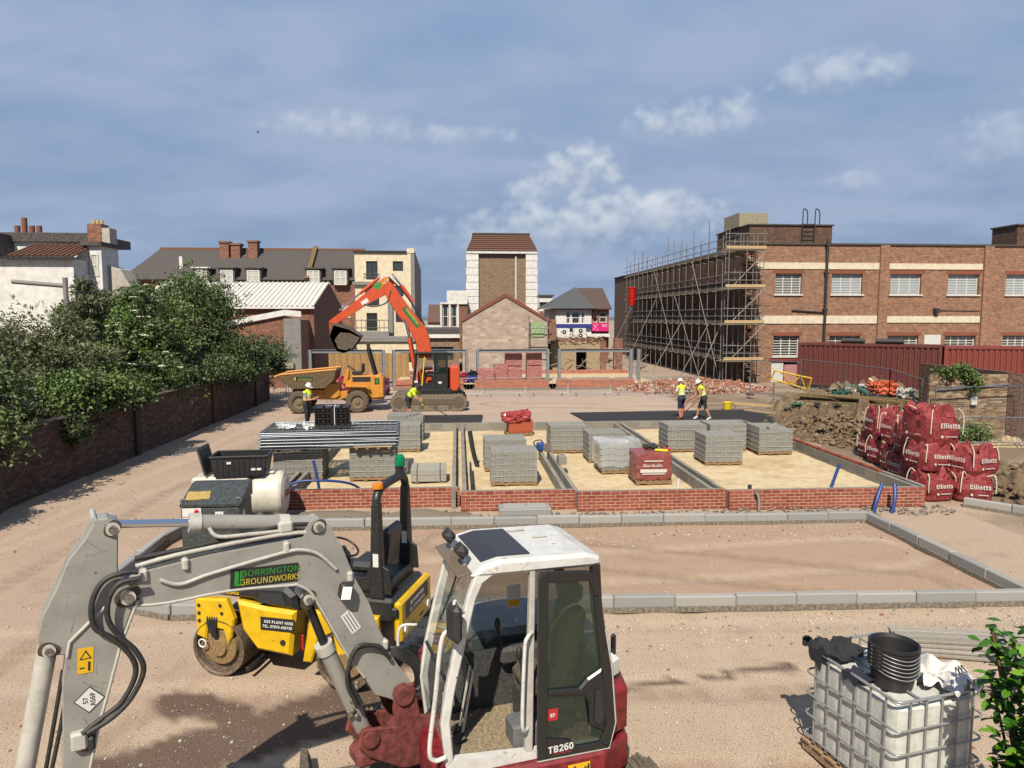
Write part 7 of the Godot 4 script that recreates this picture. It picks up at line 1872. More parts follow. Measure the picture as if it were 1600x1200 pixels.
	slab("white_canopy", Vector3(12.6, 2.55, -70.3), Vector3(14.8, 2.85, -69.4), white, t)
	for q in [[10.15, 2.45, "left"], [11.75, 2.45, "right"]]:
		var ac := thing("air_conditioner", "white air conditioning unit with fans behind the ruin, %s one" % q[2], "air conditioner", Vector3(q[0], 2.45, -69.2), 0.0, "air conditioning units")
		slab("casing", Vector3(-0.62, 0, -0.3), Vector3(0.62, 0.95, 0.3), white, ac)
		for y in ([0.24, 0.7] if q[2] == "right" else [0.6]):
			b = MB.new(); b.tube(Vector3(0.1, y, 0.3), Vector3(0.1, y, 0.33), 0.2, -1, 20); obj("fan_grille", b, black, ac)
			b = MB.new(); b.tube(Vector3(0.1, y, 0.33), Vector3(0.1, y, 0.34), 0.07, -1, 14); obj("fan_hub", b, white, ac)
		slab("stand", Vector3(-0.8, -2.65, -0.3), Vector3(0.8, -0.001, 0.25), red, ac)
	# half-demolished store
	t = thing("ruined_store", "half-demolished brick store with dark doorway and torn plaster", "ruin", Vector3.ZERO)
	b = MB.new(); wall_open(b, 7.8, 12.0, -0.2, 2.4, -60.0, 0.35, [[9.95, 10.85, -0.2, 1.85]])
	obj("front_wall", b, mat("torn plaster", ph(198, 176, 140), 0.9, 0.0, "mottle", 0.9), t)
	slab("back_wall", Vector3(7.8, -0.1, -64.0), Vector3(12.0, 2.2, -63.8), red, t)
	slab("ceiling", Vector3(7.8, 2.0, -63.8), Vector3(12.0, 2.2, -60.36), mats["torn plaster"], t)
	for x in [7.8, 11.8]: slab("end_wall", Vector3(x, -0.1, -63.79), Vector3(x + 0.2, 1.99, -60.36), red, t)
	b = MB.new()
	for k in 260:
		var l := rng.randf_range(0.7, 1.25)
		b.col = Color(0.25 * l, 0.14 * l, 0.09 * l) if rng.randf() < 0.75 else Color(0.34 * l, 0.29 * l, 0.22 * l)
		b.box(Vector3(rng.randf_range(7.8, 12.3), 2.2 + absf(rng.randfn(0.0, 0.35)), rng.randf_range(-60.4, -59.95)), Vector3(0.22, 0.075, 0.11), Basis(Vector3.UP, rng.randf_range(-0.3, 0.3)))
	obj("broken_brick_top", b, mats["broken brick"], t).set_meta("kind", "stuff")
	slab("brick_pier", Vector3(12.01, -0.2, -60.4), Vector3(12.5, 2.5, -59.9), red, t)
	slab("brick_pier", Vector3(13.2, -0.2, -60.4), Vector3(13.9, 2.7, -59.9), red, t)
	b = MB.new()
	for k in 40:
		var p := Vector3(rng.randf_range(7.9, 16.0), rng.randf_range(0.0, 0.9), rng.randf_range(-59.5, -58.2))
		b.col = Color(0.2, 0.17, 0.14) * rng.randf_range(0.5, 1.6)
		b.tube(p, p + Vector3(rng.randf_range(-0.9, 0.9), rng.randf_range(-0.3, 0.8), rng.randf_range(-0.3, 0.3)), 0.035, -1, 5)
	obj("tangled_scrap", b, mats["broken brick"], t).set_meta("kind", "stuff")
	# white house on the left
	t = thing("white_house", "white painted house with red pantile roof, left above shrubs", "building", Vector3.ZERO)
	slab("front_wall", Vector3(-23.5, -0.2, -38.2), Vector3(-18.25, 7.25, -36.0), white, t)
	corrugated(-21.3, 7.3, -18.15, -35.8, 8.1, -38.2, 0.26, 0.09, mat("pantile", ph(142, 98, 78), 0.9, 0.0, "mottle", 0.7), t, "pantile_roof")
	slab("gutter", Vector3(-23.5, 7.2, -35.9), Vector3(-18.1, 7.32, -35.7), black, t)
	slab("rear_block", Vector3(-25.0, -0.2, -43.0), Vector3(-19.4, 8.3, -38.7), white, t)
	slab("rear_roof_edge", Vector3(-25.0, 8.301, -43.0), Vector3(-18.6, 8.75, -38.5), slate, t)
	slab("side_wing", Vector3(-18.24, -0.2, -39.2), Vector3(-17.6, 8.0, -37.4), white, t)
	slab("wing_roof", Vector3(-18.5, 8.001, -39.3), Vector3(-17.5, 8.2, -37.2), slate, t)
	window(t, -18.15, -17.75, 6.5, 7.6, -37.36, wp, skyg, 1, 2, 0.08)
	b = MB.new(); b.prism(V2([-17.59, -0.2, -16.3, -0.2, -16.2, 5.4, -17.0, 6.9, -17.59, 7.1]), -39.2, -38.0)
	obj("gable_flank", b, mat("grey render", ph(196, 190, 180), 0.85, 0.0, "soft", 0.4), t)
	slab("chimney", Vector3(-18.7, 8.2, -39.2), Vector3(-18.0, 9.2, -38.4), red, t)
	slab("chimney_shaft", Vector3(-17.99, 7.0, -39.2), Vector3(-17.62, 9.0, -38.4), mats["grey render"], t)
	for x in [-18.55, -18.35, -18.15]: pole("chimney_pot", Vector3(x, 9.2, -38.8), Vector3(x, 9.42, -38.8), 0.08, mat("yellow pot", ph(206, 178, 116), 0.8, 0.0, ""), t)
	for k in 4: pole("chimney_pot", Vector3(-22.7 + k * 0.36, 8.75, -39.5), Vector3(-22.7 + k * 0.36, 9.2 + (0.4 if k == 1 else 0.0), -39.5), 0.14, mat("clay pot", ph(138, 84, 66), 0.85, 0.0, ""), t)
	t = thing("red_house", "dark-roofed red house at the far left edge", "building", Vector3(-23.6, 0, -35.2))
	slab("wall", Vector3(-3.0, -0.2, -5.0), Vector3(1.05, 7.5, 0), red, t)
	slab("roof", Vector3(-3.2, 7.501, -5.2), Vector3(1.15, 8.6, 0.2), slate, t)
	var an := thing("roof_aerial", "television aerial on a mast above the left houses", "aerial", Vector3(-23.2, 8.6, -36.5))
	pole("mast", Vector3.ZERO, Vector3(0, 1.2, 0), 0.03, black, an)
	for y in [0.7, 1.15]: pole("boom", Vector3(-0.6, y, 0), Vector3(0.12, y, 0), 0.025, black, an)
	t = thing("steel_post", "grey steel goal-shaped post standing among the left shrubs", "post", Vector3(-14.0, 0, -27.0))
	pole("upright", Vector3(0, 0, 0), Vector3(0, 5.9, 0), 0.09, dgrey, t)
	pole("arm", Vector3(0.05, 5.6, 0), Vector3(-1.8, 5.75, 0), 0.08, dgrey, t)
	# far terraces closing the view
	for q in [[-70.0, -32.0, -95.0, 6.0, "far row of brick houses beyond the left terrace"], [-4.0, -1.0, -96.0, 5.4, "small far houses between the flats and the white block"], [46.0, 90.0, -70.0, 7.0, "far brick houses beyond the factory"]]:
		t = thing("far_houses", q[4], "houses", Vector3.ZERO)
		slab("wall", Vector3(q[0], -0.2, q[2] - 8.0), Vector3(q[1], q[3] - 1.6, q[2]), red if q[0] < -20 or q[0] > 20 else white, t)
		roof_plane("roof", [Vector3(q[0], q[3] - 1.6, q[2] + 0.3), Vector3(q[1], q[3] - 1.6, q[2] + 0.3), Vector3(q[1], q[3] + 0.8, q[2] - 4.0), Vector3(q[0], q[3] + 0.8, q[2] - 4.0)], 0.15, mat("brown roof", ph(120, 92, 78), 0.9, 0.0, "mottle", 0.4), t)
		if q[1] - q[0] < 10.0:
			for x in [q[0] + 0.5, q[0] + 1.3, q[0] + 2.1]: window(t, x, x + 0.5, 2.4, 3.5, q[2] + 0.03, wp, mats["grey glass"], 1, 2, 0.08)
	# bird
	b = MB.new(); b.ball(Vector3.ZERO, Vector3(0.28, 0.1, 0.1), 8); b.quad(Vector3(-0.1, 0, 0), Vector3(0.1, 0, 0), Vector3(0.02, 0.3, 0.6), Vector3(-0.05, 0.3, 0.6)); b.quad(Vector3(-0.1, 0, 0), Vector3(0.1, 0, 0), Vector3(0.02, 0.3, -0.6), Vector3(-0.05, 0.3, -0.6))
	tag(inst("bird", b.mesh(), black, null, Transform3D(Basis.from_scale(Vector3.ONE * 0.55), Vector3(-21.0, 24.0, -80.0))), "small dark bird flying in the sky", "bird").set_meta("kind", "thing")

# ---------- rear of the site ----------
func barrier(label: String, a: Vector3, turn: float, w := 2.3, h := 1.05) -> void:
	var t := thing("crowd_barrier", label, "barrier", a, turn, "steel crowd barriers")
	var m := mat("barrier steel", ph(168, 172, 174), 0.4, 0.6, "soft", 1.0)
	hose("frame", [Vector3(-w * 0.5, 0.18, 0), Vector3(-w * 0.5, h - 0.12, 0), Vector3(-w * 0.5 + 0.12, h, 0), Vector3(w * 0.5 - 0.12, h, 0), Vector3(w * 0.5, h - 0.12, 0), Vector3(w * 0.5, 0.18, 0), Vector3(-w * 0.5, 0.18, 0)], 0.02, m, t, Transform3D.IDENTITY, false)
	for k in 12: pole("bar", Vector3(-w * 0.5 + (k + 1) * w / 13.0, 0.18, 0), Vector3(-w * 0.5 + (k + 1) * w / 13.0, h, 0), 0.007, m, t)
	for x in [-w * 0.36, w * 0.36]: hose("foot", [Vector3(x, 0.015, -0.28), Vector3(x, 0.18, 0), Vector3(x, 0.015, 0.28)], 0.018, m, t, Transform3D.IDENTITY, false)
func mesh_fence(label: String, a: Vector3, c: Vector3, h := 2.0) -> void:
	var t := thing("mesh_fence", label, "fence", a, 0.0, "temporary mesh fence panels")
	var m := mat("galvanised steel", Color.WHITE)
	var d := c - a
	for s in [0.0, 1.0]: pole("upright", d * s + Vector3(0, 0, 0), d * s + Vector3(0, h, 0), 0.022, m, t)
	for y in [0.15, h - 0.03]: pole("rail", Vector3(0, y, 0), d + Vector3(0, y, 0), 0.02, m, t)
	var b := MB.new()
	var n := int(d.length() / 0.1)
	for k in n: b.tube(d * (k + 0.5) / n + Vector3(0, 0.15, 0), d * (k + 0.5) / n + Vector3(0, h - 0.03, 0), 0.0022, -1, 3, false)
	for k in 7: b.tube(Vector3(0, 0.3 + k * 0.25, 0), d + Vector3(0, 0.3 + k * 0.25, 0), 0.0022, -1, 3, false)
	obj("wire_mesh", b, m, t).set_meta("kind", "stuff")
	for s in [0.0, 1.0]: block("foot_block", d * s + Vector3(0, 0.06, 0), Vector3(0.25, 0.12, 0.6), mats["dusty tyre"], t)
func mound(called: String, label: String, category: String, at: Vector3, rx: float, rz: float, h: float, col: Color, m: Material, rough: float, sd: int) -> void:
	var f := FastNoiseLite.new(); f.seed = sd; f.frequency = 0.35; f.fractal_octaves = 5; f.fractal_gain = 0.6
	var hf := func(x: float, z: float) -> float:
		var r := sqrt(pow(x / rx, 2) + pow(z / rz, 2)) + f.get_noise_2d(x * 0.7 + 40.0, z * 0.7) * 0.4
		return -0.1 + h * smoothstep(1.0, 0.25, r) * (0.7 + 0.7 * f.get_noise_2d(x * 2.0, z * 2.0)) + (f.get_noise_2d(x * 5.0, z * 5.0) * rough + absf(f.get_noise_2d(x * 2.2, z * 2.2)) * rough) * smoothstep(1.15, 0.7, r)
	var cf := func(x: float, z: float) -> Color: return col * (1.0 + 0.7 * f.get_noise_2d(x * 4.0, z * 4.0 + 9.0))
	var o := inst(called, sheet(-rx * 1.2, rx * 1.2, -rz * 1.2, rz * 1.2, maxf(0.07, minf(rx, rz) * 0.03), hf, cf), m, null, Transform3D(Basis.IDENTITY, at))
	tag(o, label, category); o.set_meta("kind", "thing")
func scatter(called: String, label: String, category: String, n: int, place: Callable, draw: Callable, m: Material) -> void:
	var b := MB.new()
	for k in n: draw.call(b, place.call())
	var o := obj(called, b, m)
	tag(o, label, category); o.set_meta("kind", "stuff")
func build_rear_site() -> void:
	# steel portal frames
	var st := mat("grey painted steel", ph(142, 148, 154), 0.55, 0.0, "soft", 0.6)
	var fl := ["leftmost grey steel portal frame, behind the dumper", "grey steel portal frame behind the orange excavator", "grey steel portal frame before the wrapped brick packs", "grey steel portal frame before the ruined store"]
	var fx := [[-9.32, -4.73], [-4.09, 0.54], [1.24, 5.78], [6.53, 11.24]]
	for k in 4:
		var t := thing("goal_frame", fl[k], "steel frame", Vector3(fx[k][0], 0, -46.0), 0.0, "grey steel portal frames")
		var w: float = fx[k][1] - fx[k][0]
		for x in [0.0, w]:
			for s in [-0.09, 0.09]: block("column_flange", Vector3(x + s, 1.2, 0), Vector3(0.02, 2.45, 0.2), st, t, Transform3D.IDENTITY, 0.003)
			block("column", Vector3(x, 1.2, 0), Vector3(0.16, 2.45, 0.03), st, t, Transform3D.IDENTITY, 0.003)
		block("beam", Vector3(w * 0.5, 2.33, 0), Vector3(w - 0.2, 0.16, 0.03), st, t, Transform3D.IDENTITY, 0.003)
		for y in [2.24, 2.43]: block("beam_flange", Vector3(w * 0.5, y, 0), Vector3(w - 0.2, 0.02, 0.2), st, t, Transform3D.IDENTITY, 0.003)
	var t := thing("portal_post", "single grey steel column at the right end of the frames", "column", Vector3(11.75, 0, -46.0))
	for s in [-0.09, 0.09]: block("column_flange", Vector3(s, 1.2, 0), Vector3(0.02, 2.45, 0.2), st, t, Transform3D.IDENTITY, 0.003)
	block("column", Vector3(0, 1.2, 0), Vector3(0.16, 2.45, 0.03), st, t, Transform3D.IDENTITY, 0.003)
	# foundations of the second row
	var br := tile_mat("new red brickwork", brick_image([ph(176, 92, 70), ph(164, 82, 64), ph(186, 104, 80)], ph(206, 176, 150), 33, 48, 16, false), 3.6)
	for q in [[1.0, 5.6, -44.0, "far low brick wall below the wrapped brick packs"], [6.1, 11.0, -44.0, "far low brick wall in front of the ruined store"], [-3.9, 0.3, -44.3, "far low brick wall behind the orange excavator"], [4.5, 12.5, -52.0, "rearmost low brick wall before the ruin"]]:
		t = thing("far_brick_wall", q[3], "wall", Vector3(q[0], 0, q[2]), 0.0, "far brick dwarf walls")
		slab("brickwork", Vector3(0, 0.12, -0.22), Vector3(q[1] - q[0], 0.62, 0), br, t)
		slab("footing", Vector3(-0.1, -0.1, -0.3), Vector3(q[1] - q[0] + 0.1, 0.119, 0.12), mats["grey block 1"], t)
	var b := MB.new(); b.col = ph(226, 200, 160, 1.8)
	b.quad(Vector3(-4, 0.35, -52), Vector3(12.5, 0.35, -52), Vector3(12.5, 0.35, -44.25), Vector3(-4, 0.35, -44.25), Vector3.UP)
	var o := struct("far_sand_floor", b, mats["sand bed"])
	# wrapped bricks
	var pk := mat("pink wrapped bricks", ph(200, 132, 126), 0.5, 0.0, "mottle", 1.2)
	var pl := [[1.75, -45.5, 0.42, 1.05, 0.75, "low pink wrapped brick pack at the left of the row"], [2.75, -46.6, 0.35, 0.9, 1.0, "pink wrapped brick pack second from the left"], [3.6, -46.8, 0.35, 1.1, 1.75, "tall pink wrapped brick stack in the middle of the row"], [4.95, -46.8, 0.35, 1.0, 1.8, "tall pink wrapped brick stack at the right of the row"], [-2.2, -45.2, 0.35, 1.6, 0.7, "red brick pack behind the orange excavator"]]
	for q in pl:
		t = thing("brick_pack", q[5], "brick pack", Vector3(q[0], q[2], q[1]), 0.0, "wrapped brick packs at the rear")
		wood_pallet(t, q[3], 0.9, mats["pallet wood"])
		var hh: float = q[4]
		var n := 1 if hh < 1.1 else 2
		for k in n:
			b = MB.new(); rough_block(b, Vector3(q[3], hh / n - 0.04, 0.9), 0.03, 0.03)
			inst("wrapped_bricks", b.mesh(), pk, t, Transform3D(Basis.IDENTITY, Vector3(0, 0.102 + k * hh / n, 0)))
	# heap of bags and sheets by the excavator
	var cols := [[150, 40, 60], [40, 60, 150], [36, 36, 44], [40, 90, 180], [170, 60, 70], [150, 36, 60], [168, 52, 66], [120, 40, 90]]
	var spots := [[0.2, -45.4, 0.5], [0.8, -45.2, 0.35], [1.0, -45.8, 0.55], [-0.3, -45.6, 0.45], [-5.3, -41.5, 0.9], [-6.2, -41.8, 0.8], [-7.0, -41.6, 0.85], [-4.6, -41.6, 0.75]]
	var bl := ["crumpled red sheet beside the first steel column", "blue sheet bundle beside the far pallets", "black bag bundle beside the far pallets", "bright blue bag beside the steel column", "red bag heap behind the dumper's roll bar", "red bag heap behind the dumper seat", "red bag heap behind the dumper skip", "purple-red bag heap beside the orange excavator cab"]
	for k in 8:
		b = MB.new(); rough_block(b, Vector3(spots[k][2] * 1.5, spots[k][2] * 1.25, spots[k][2]), 0.15, 0.22)
		var g := inst("sheet_bundle", b.mesh(), mat("bundle %d" % k, ph(cols[k][0], cols[k][1], cols[k][2]), 0.5, 0.0, "soft", 1.0), null, Transform3D(Basis.IDENTITY, Vector3(spots[k][0], 0.0 if k > 3 else 0.33, spots[k][1])))
		tag(g, bl[k], "bundle"); g.set_meta("kind", "thing")
	# timber hoarding
	t = thing("timber_fence", "tan close-boarded timber fence behind the dumper", "fence", Vector3(-8.8, 0, -50.0))
	for k in 36: block("fence_board", Vector3(k * 0.152, 1.05, 0), Vector3(0.146, 1.9 + 0.01 * (k % 3), 0.025), mat("fence timber %d" % (k % 3), ph(206 - 10 * (k % 3), 166 - 10 * (k % 3), 108 - 6 * (k % 3)), 0.9, 0.0, "mottle", 1.0), t, Transform3D.IDENTITY, 0.003)
	# barriers along the concrete road
	for k in 6: barrier(["steel barrier behind the orange excavator's tracks", "steel barrier below the left brick packs", "steel barrier in the middle of the far row", "steel barrier below the ruined store's wall", "steel barrier before the single steel column", "steel barrier at the right end, before the rubble"][k], Vector3(0.2 + k * 2.45, 0, -40.4), 0.02 * (k % 3 - 1))
	for k in 3: barrier(["folded steel barrier at the far end of the left wall", "steel barrier leaning behind the dumper skip", "steel barrier next to the dumper's front wheel"][k], Vector3(-9.2 + k * 0.9, 0, -39.2 + k * 0.3), 0.3 - k * 0.4, 1.8, 1.3)
	barrier("steel barrier in front of the old brick wall stub", Vector3(18.4, 0, -23.2), -0.12, 2.4)
	barrier("steel barrier at the right picture edge", Vector3(20.7, 0, -22.6), -0.15, 2.0)
	# rubble below the scaffold
	var bb := mats["broken brick"] as StandardMaterial3D
	mound("rubble_heap", "heap of broken red bricks below the scaffold", "rubble", Vector3(14.6, 0, -44.0), 4.6, 3.0, 0.7, ph(178, 120, 96), mats["dry crushed ground"], 0.16, 3)
	scatter("broken_bricks", "broken bricks strewn over the rubble heap", "bricks", 1500, func() -> Vector3:
		var a := rng.randf() * TAU; var r := sqrt(rng.randf())
		return Vector3(14.6 + cos(a) * r * 5.2, maxf(0.0, 0.62 * (1.0 - r * 1.05)) + rng.randf_range(0.0, 0.12), -44.0 + sin(a) * r * 3.4), func(m: MB, p: Vector3) -> void:
		var l := rng.randf_range(0.7, 1.4)
		m.col = Color(0.3 * l, 0.14 * l, 0.09 * l) if rng.randf() < 0.7 else Color(0.4 * l, 0.33 * l, 0.27 * l)
		m.box(p, Vector3(rng.randf_range(0.1, 0.23), 0.07, 0.1), Basis.from_euler(Vector3(rng.randf() * 2.0, rng.randf() * 6.0, rng.randf() * 2.0))), bb)
	# spoil bank on the right and debris before the container
	var soil := mat("brown clods", Color.WHITE, 0.95, 0.0, "pebble", 0.5)
	soil.uv1_world_triplanar = true
	mound("spoil_heap", "brown clay spoil heap behind the right foundations", "soil heap", Vector3(15.3, 0, -26.5), 2.6, 5.0, 0.95, ph(136, 112, 86), soil, 0.5, 7)
	mound("spoil_heap", "low brown spoil bank beside the red bags", "soil heap", Vector3(14.6, 0, -18.0), 1.5, 3.4, 0.7, ph(132, 112, 88), soil, 0.22, 17)
	mound("debris_mound", "mound of soil and rubbish before the red container", "debris heap", Vector3(19.6, 0, -33.0), 4.6, 4.5, 1.2, ph(146, 126, 100), soil, 0.5, 27)
	for q in [["loose brown clods on the spoil heap behind the foundations", 15.2, -26.0, 2.5, 4.8, 0.85, 1500], ["loose brown clods on the bank beside the red bags", 14.5, -18.0, 1.4, 3.2, 0.6, 700], ["clods and rubble over the mound before the container", 19.6, -33.0, 4.5, 4.2, 1.0, 1200]]:
		scatter("soil_clods", q[0], "soil", q[6], func() -> Vector3:
			var a := rng.randf() * TAU; var r := sqrt(rng.randf())
			return Vector3(q[1] + cos(a) * r * q[3], q[5] * maxf(0.0, 1.0 - r * r) - 0.04, q[2] + sin(a) * r * q[4]), func(m: MB, p: Vector3) -> void:
			var s := rng.randf_range(0.025, 0.08) if rng.randf() < 0.88 else rng.randf_range(0.08, 0.17)
			var l := rng.randf_range(0.65, 1.35)
			m.col = Color(0.185 * l, 0.13 * l, 0.078 * l)
			m.ball(p, Vector3(s, s * 0.75, s * 0.9), 6, Basis(Vector3.UP, rng.randf() * 6.0), 0.42, rng), soil)
	mound("gravel_heap", "small pale gravel heap at the foot of the brick stub", "gravel heap", Vector3(19.0, 0, -23.6), 1.9, 0.8, 0.4, ph(214, 190, 152), mats["dry crushed ground"], 0.03, 37)
	scatter("rubbish", "mixed pale rubbish, boards and plastic on the debris mound", "rubbish", 420, func() -> Vector3:
		var a := rng.randf() * TAU; var r := sqrt(rng.randf())
		return Vector3(19.8 + cos(a) * r * 4.4, 1.15 * maxf(0.05, 1.0 - r) + rng.randf_range(0.05, 0.35), -32.4 + sin(a) * r * 3.8), func(m: MB, p: Vector3) -> void:
		var q := rng.randf(); var l := rng.randf_range(0.5, 1.2)
		m.col = Color(0.45, 0.43, 0.4) * l if q < 0.4 else (Color(0.22, 0.17, 0.11) * l if q < 0.7 else (Color(0.03, 0.03, 0.035) if q < 0.92 else Color(0.03, 0.12, 0.08)))
		m.col.a = 1.0
		m.box(p, Vector3(rng.randf_range(0.1, 0.9), rng.randf_range(0.03, 0.12), rng.randf_range(0.05, 0.3)), Basis.from_euler(Vector3(rng.randf_range(-0.7, 0.7), rng.randf() * 6.0, rng.randf_range(-0.7, 0.7)))), bb)
	for q in [["orange_sheet", "crumpled orange sheet on the debris before the container", 19.3, 1.25, -31.2, 1.0, [226, 104, 56]], ["green_sack", "dark green sack lying on the debris mound", 17.4, 0.9, -31.4, 0.8, [20, 84, 66]], ["white_sack", "white sack beside the crumpled orange sheet", 20.2, 1.1, -31.0, 0.7, [206, 206, 200]], ["black_sack", "black sack below the crumpled orange sheet", 18.6, 0.8, -30.6, 0.8, [38, 38, 44]], ["pale_bucket", "pale bucket lying on the right of the debris", 21.2, 0.85, -30.0, 0.55, [196, 188, 172]]]:
		b = MB.new(); rough_block(b, Vector3(q[5], q[5] * 0.6, q[5] * 0.8), 0.12, 0.22)
		var g := tag(inst(q[0], b.mesh(), mat(q[0], ph(q[6][0], q[6][1], q[6][2]), 0.6, 0.0, "soft", 1.0), null, Transform3D(Basis.IDENTITY, Vector3(q[2], q[3] - 0.3, q[4]))), q[1], "rubbish")
		g.set_meta("kind", "thing")
	for k in 13:
		t = thing("timber_length", "long sawn timber in the loose pile on the spoil heap", "timber", Vector3(16.3 + rng.randf_range(-0.25, 0.25), 0.95 + (k % 4) * 0.075, -28.6 + rng.randf_range(-0.45, 0.45)), -1.02 + rng.randf_range(-0.06, 0.06), "timbers piled on the spoil")
		block("beam", Vector3.ZERO, Vector3(4.4, 0.07, 0.13), mat("old timber", ph(158, 134, 92), 0.9, 0.0, "mottle", 0.8), t, Transform3D(Basis(Vector3(0, 0, 1), 0.03 + rng.randf_range(-0.02, 0.02)), Vector3.ZERO), 0.005)
	# yellow lattice piece
	t = thing("yellow_lattice", "yellow steel lattice piece leaning by the factory door", "lattice", Vector3(18.4, 0.4, -38.5), -0.2)
	t.scale = Vector3.ONE * 0.85
	var ym := plain("lattice yellow", ph(238, 196, 30), 0.5)
	for q in [[-1.1, 0.75, 0, 1.2, 0.1, 0], [-1.1, 1.35, 0.3, 1.3, 0.85, 0.3], [-1.2, 0.75, 0, -1.0, 1.35, 0.3], [1.2, 0.1, 0, 1.3, 0.85, 0.3], [-0.6, 1.22, 0.3, 0.1, 0.4, 0], [0.1, 0.4, 0, 0.6, 1.0, 0.3], [0.6, 1.0, 0.3, 1.0, 0.2, 0]]: pole("lattice_bar", Vector3(q[0], q[1], q[2]), Vector3(q[3], q[4], q[5]), 0.05, ym, t)
	for x in [-1.0, 1.1]: pole("lattice_leg", Vector3(x, -0.4, 0.1), Vector3(x, 0.5, 0.1), 0.04, mats["galvanised steel"], t)
	# red shipping containers
	var cr := mat("container red", ph(106, 48, 42), 0.6, 0.0, "soft", 0.5, "rust", 0.3)
	var cr2 := mat("container light red", ph(138, 60, 50), 0.6, 0.0, "soft", 0.5)
	for q in [[Vector3(21.3, 0.3, -43.6), Vector3(27.3, 0.3, -38.6), cr, "long corrugated dark red shipping container before the factory"], [Vector3(27.5, 0.25, -38.7), Vector3(31.6, 0.25, -37.6), cr2, "lighter red container at the right, half in shadow"]]:
		var d: Vector3 = (q[1] - q[0]).normalized()
		var len: float = q[0].distance_to(q[1])
		t = thing("shipping_container", q[3], "container", q[0], atan2(-d.z, d.x), "red containers")
		slab("body", Vector3(0.05, 0.05, -2.38), Vector3(len - 0.05, 2.5, -0.06), q[2], t)
		b = MB.new()
		var n := int(len / 0.28)
		for k in n:
			var x := (k + 0.2) * len / n
			b.prism(V2([x, -0.06, x + 0.05, 0.0, x + 0.16, 0.0, x + 0.21, -0.06]), 0.15, 2.42, Transform3D(Basis(Vector3.RIGHT, Vector3(0, 0, 1), Vector3.UP), Vector3.ZERO))
		obj("side_ribs", b, q[2], t)
		for y in [0.0, 2.44]: slab("side_rail", Vector3(0, y, -0.1), Vector3(len, y + 0.14, 0.03), q[2], t)
		for x in [0.0, len - 0.14]: slab("corner_post", Vector3(x, 0.141, -0.1), Vector3(x + 0.14, 2.439, 0.028), q[2], t)
		slab("roof", Vector3(0.0, 2.501, -2.4), Vector3(len, 2.57, -0.101), q[2], t)
		slab("plinth", Vector3(0.1, -0.5, -2.3), Vector3(len - 0.1, -0.001, -0.15), mats["grey block 1"], t)
	for q in [[24.2, -41.4, 1.3, "dark roll of sheeting on the red container roof, left one"], [25.8, -40.2, 1.5, "dark roll of sheeting on the red container roof, right one"]]:
		b = MB.new(); b.tube(Vector3(-q[2] * 0.5, 0.16, 0), Vector3(q[2] * 0.5, 0.16, 0), 0.16, -1, 14)
		var g := tag(inst("sheeting_roll", b.mesh(), mats["pipe black"], null, Transform3D(Basis(Vector3.UP, -0.7), Vector3(q[0], 2.875, q[1] - 1.0))), q[3], "roll")
		g.set_meta("kind", "thing")
	# old brick stub and its return, painted in darker brick for the shade there
	t = thing("brick_stub", "weathered brown brick wall stub with a plant on top, right", "wall", Vector3(16.95, 0, -24.6))
	var old := brick_mats("stub brick", [ph(168, 138, 104), ph(148, 116, 88), ph(136, 106, 82), ph(178, 150, 116), ph(120, 96, 78)])
	masonry_wall(t, Vector3(0, -0.05, 0), Vector3(3.0, -0.05, 0), 2.48, BRICK, old, mat("buff mortar", ph(190, 174, 148), 0.95, 0.0, "grain", 2.0), "brick", 300, false, 0.004)
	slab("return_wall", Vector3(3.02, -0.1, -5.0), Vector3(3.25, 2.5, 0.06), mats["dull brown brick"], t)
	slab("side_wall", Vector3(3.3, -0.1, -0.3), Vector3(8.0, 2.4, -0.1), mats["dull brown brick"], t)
	block("meter_box", Vector3(1.68, 1.48, 0.11), Vector3(0.22, 0.34, 0.1), mats["white board"], t, Transform3D.IDENTITY, 0.02)
	pole("wall_pipe", Vector3(0.2, 1.86, 0.09), Vector3(3.0, 2.06, 0.09), 0.035, mats["galvanised steel"], t)
	# temporary fences
	mesh_fence("mesh fence panel by the factory corner", Vector3(16.2, 0.15, -38.6), Vector3(18.0, 0.15, -36.4), 2.0)
	mesh_fence("mesh fence panel before the left end of the container", Vector3(18.0, 0.3, -36.4), Vector3(18.5, 0.3, -33.0), 2.0)
	mesh_fence("mesh fence panel in the middle of the debris", Vector3(18.5, 0.3, -33.0), Vector3(18.5, 0.3, -29.4), 2.0)
	mesh_fence("mesh fence panel reaching the brick stub", Vector3(18.5, 0.3, -29.4), Vector3(17.4, 0.2, -25.6), 2.0)
	mesh_fence("mesh fence panel standing against the brick stub", Vector3(16.9, 0, -24.1), Vector3(20.2, 0, -24.2), 2.05)
	# yellow bucket on the tarmac edge
	t = thing("yellow_bucket", "yellow bucket standing on the tarmac edge beside the workers", "bucket", Vector3(13.0, 0, -33.6))
	b = MB.new(); b.lathe([Vector2(0, 0.01), Vector2(0.17, 0.01), Vector2(0.22, 0.36), Vector2(0.235, 0.37), Vector2(0.23, 0.4), Vector2(0.2, 0.38), Vector2(0.16, 0.05), Vector2(0, 0.05)], 20)
	obj("bucket_shell", b, plain("bucket yellow", ph(232, 204, 30), 0.5), t)
	hose("bucket_handle", [Vector3(0.22, 0.36, 0), Vector3(0.35, 0.2, 0.1), Vector3(0.3, 0.05, 0.1)], 0.012, mats["hose rubber"], t)
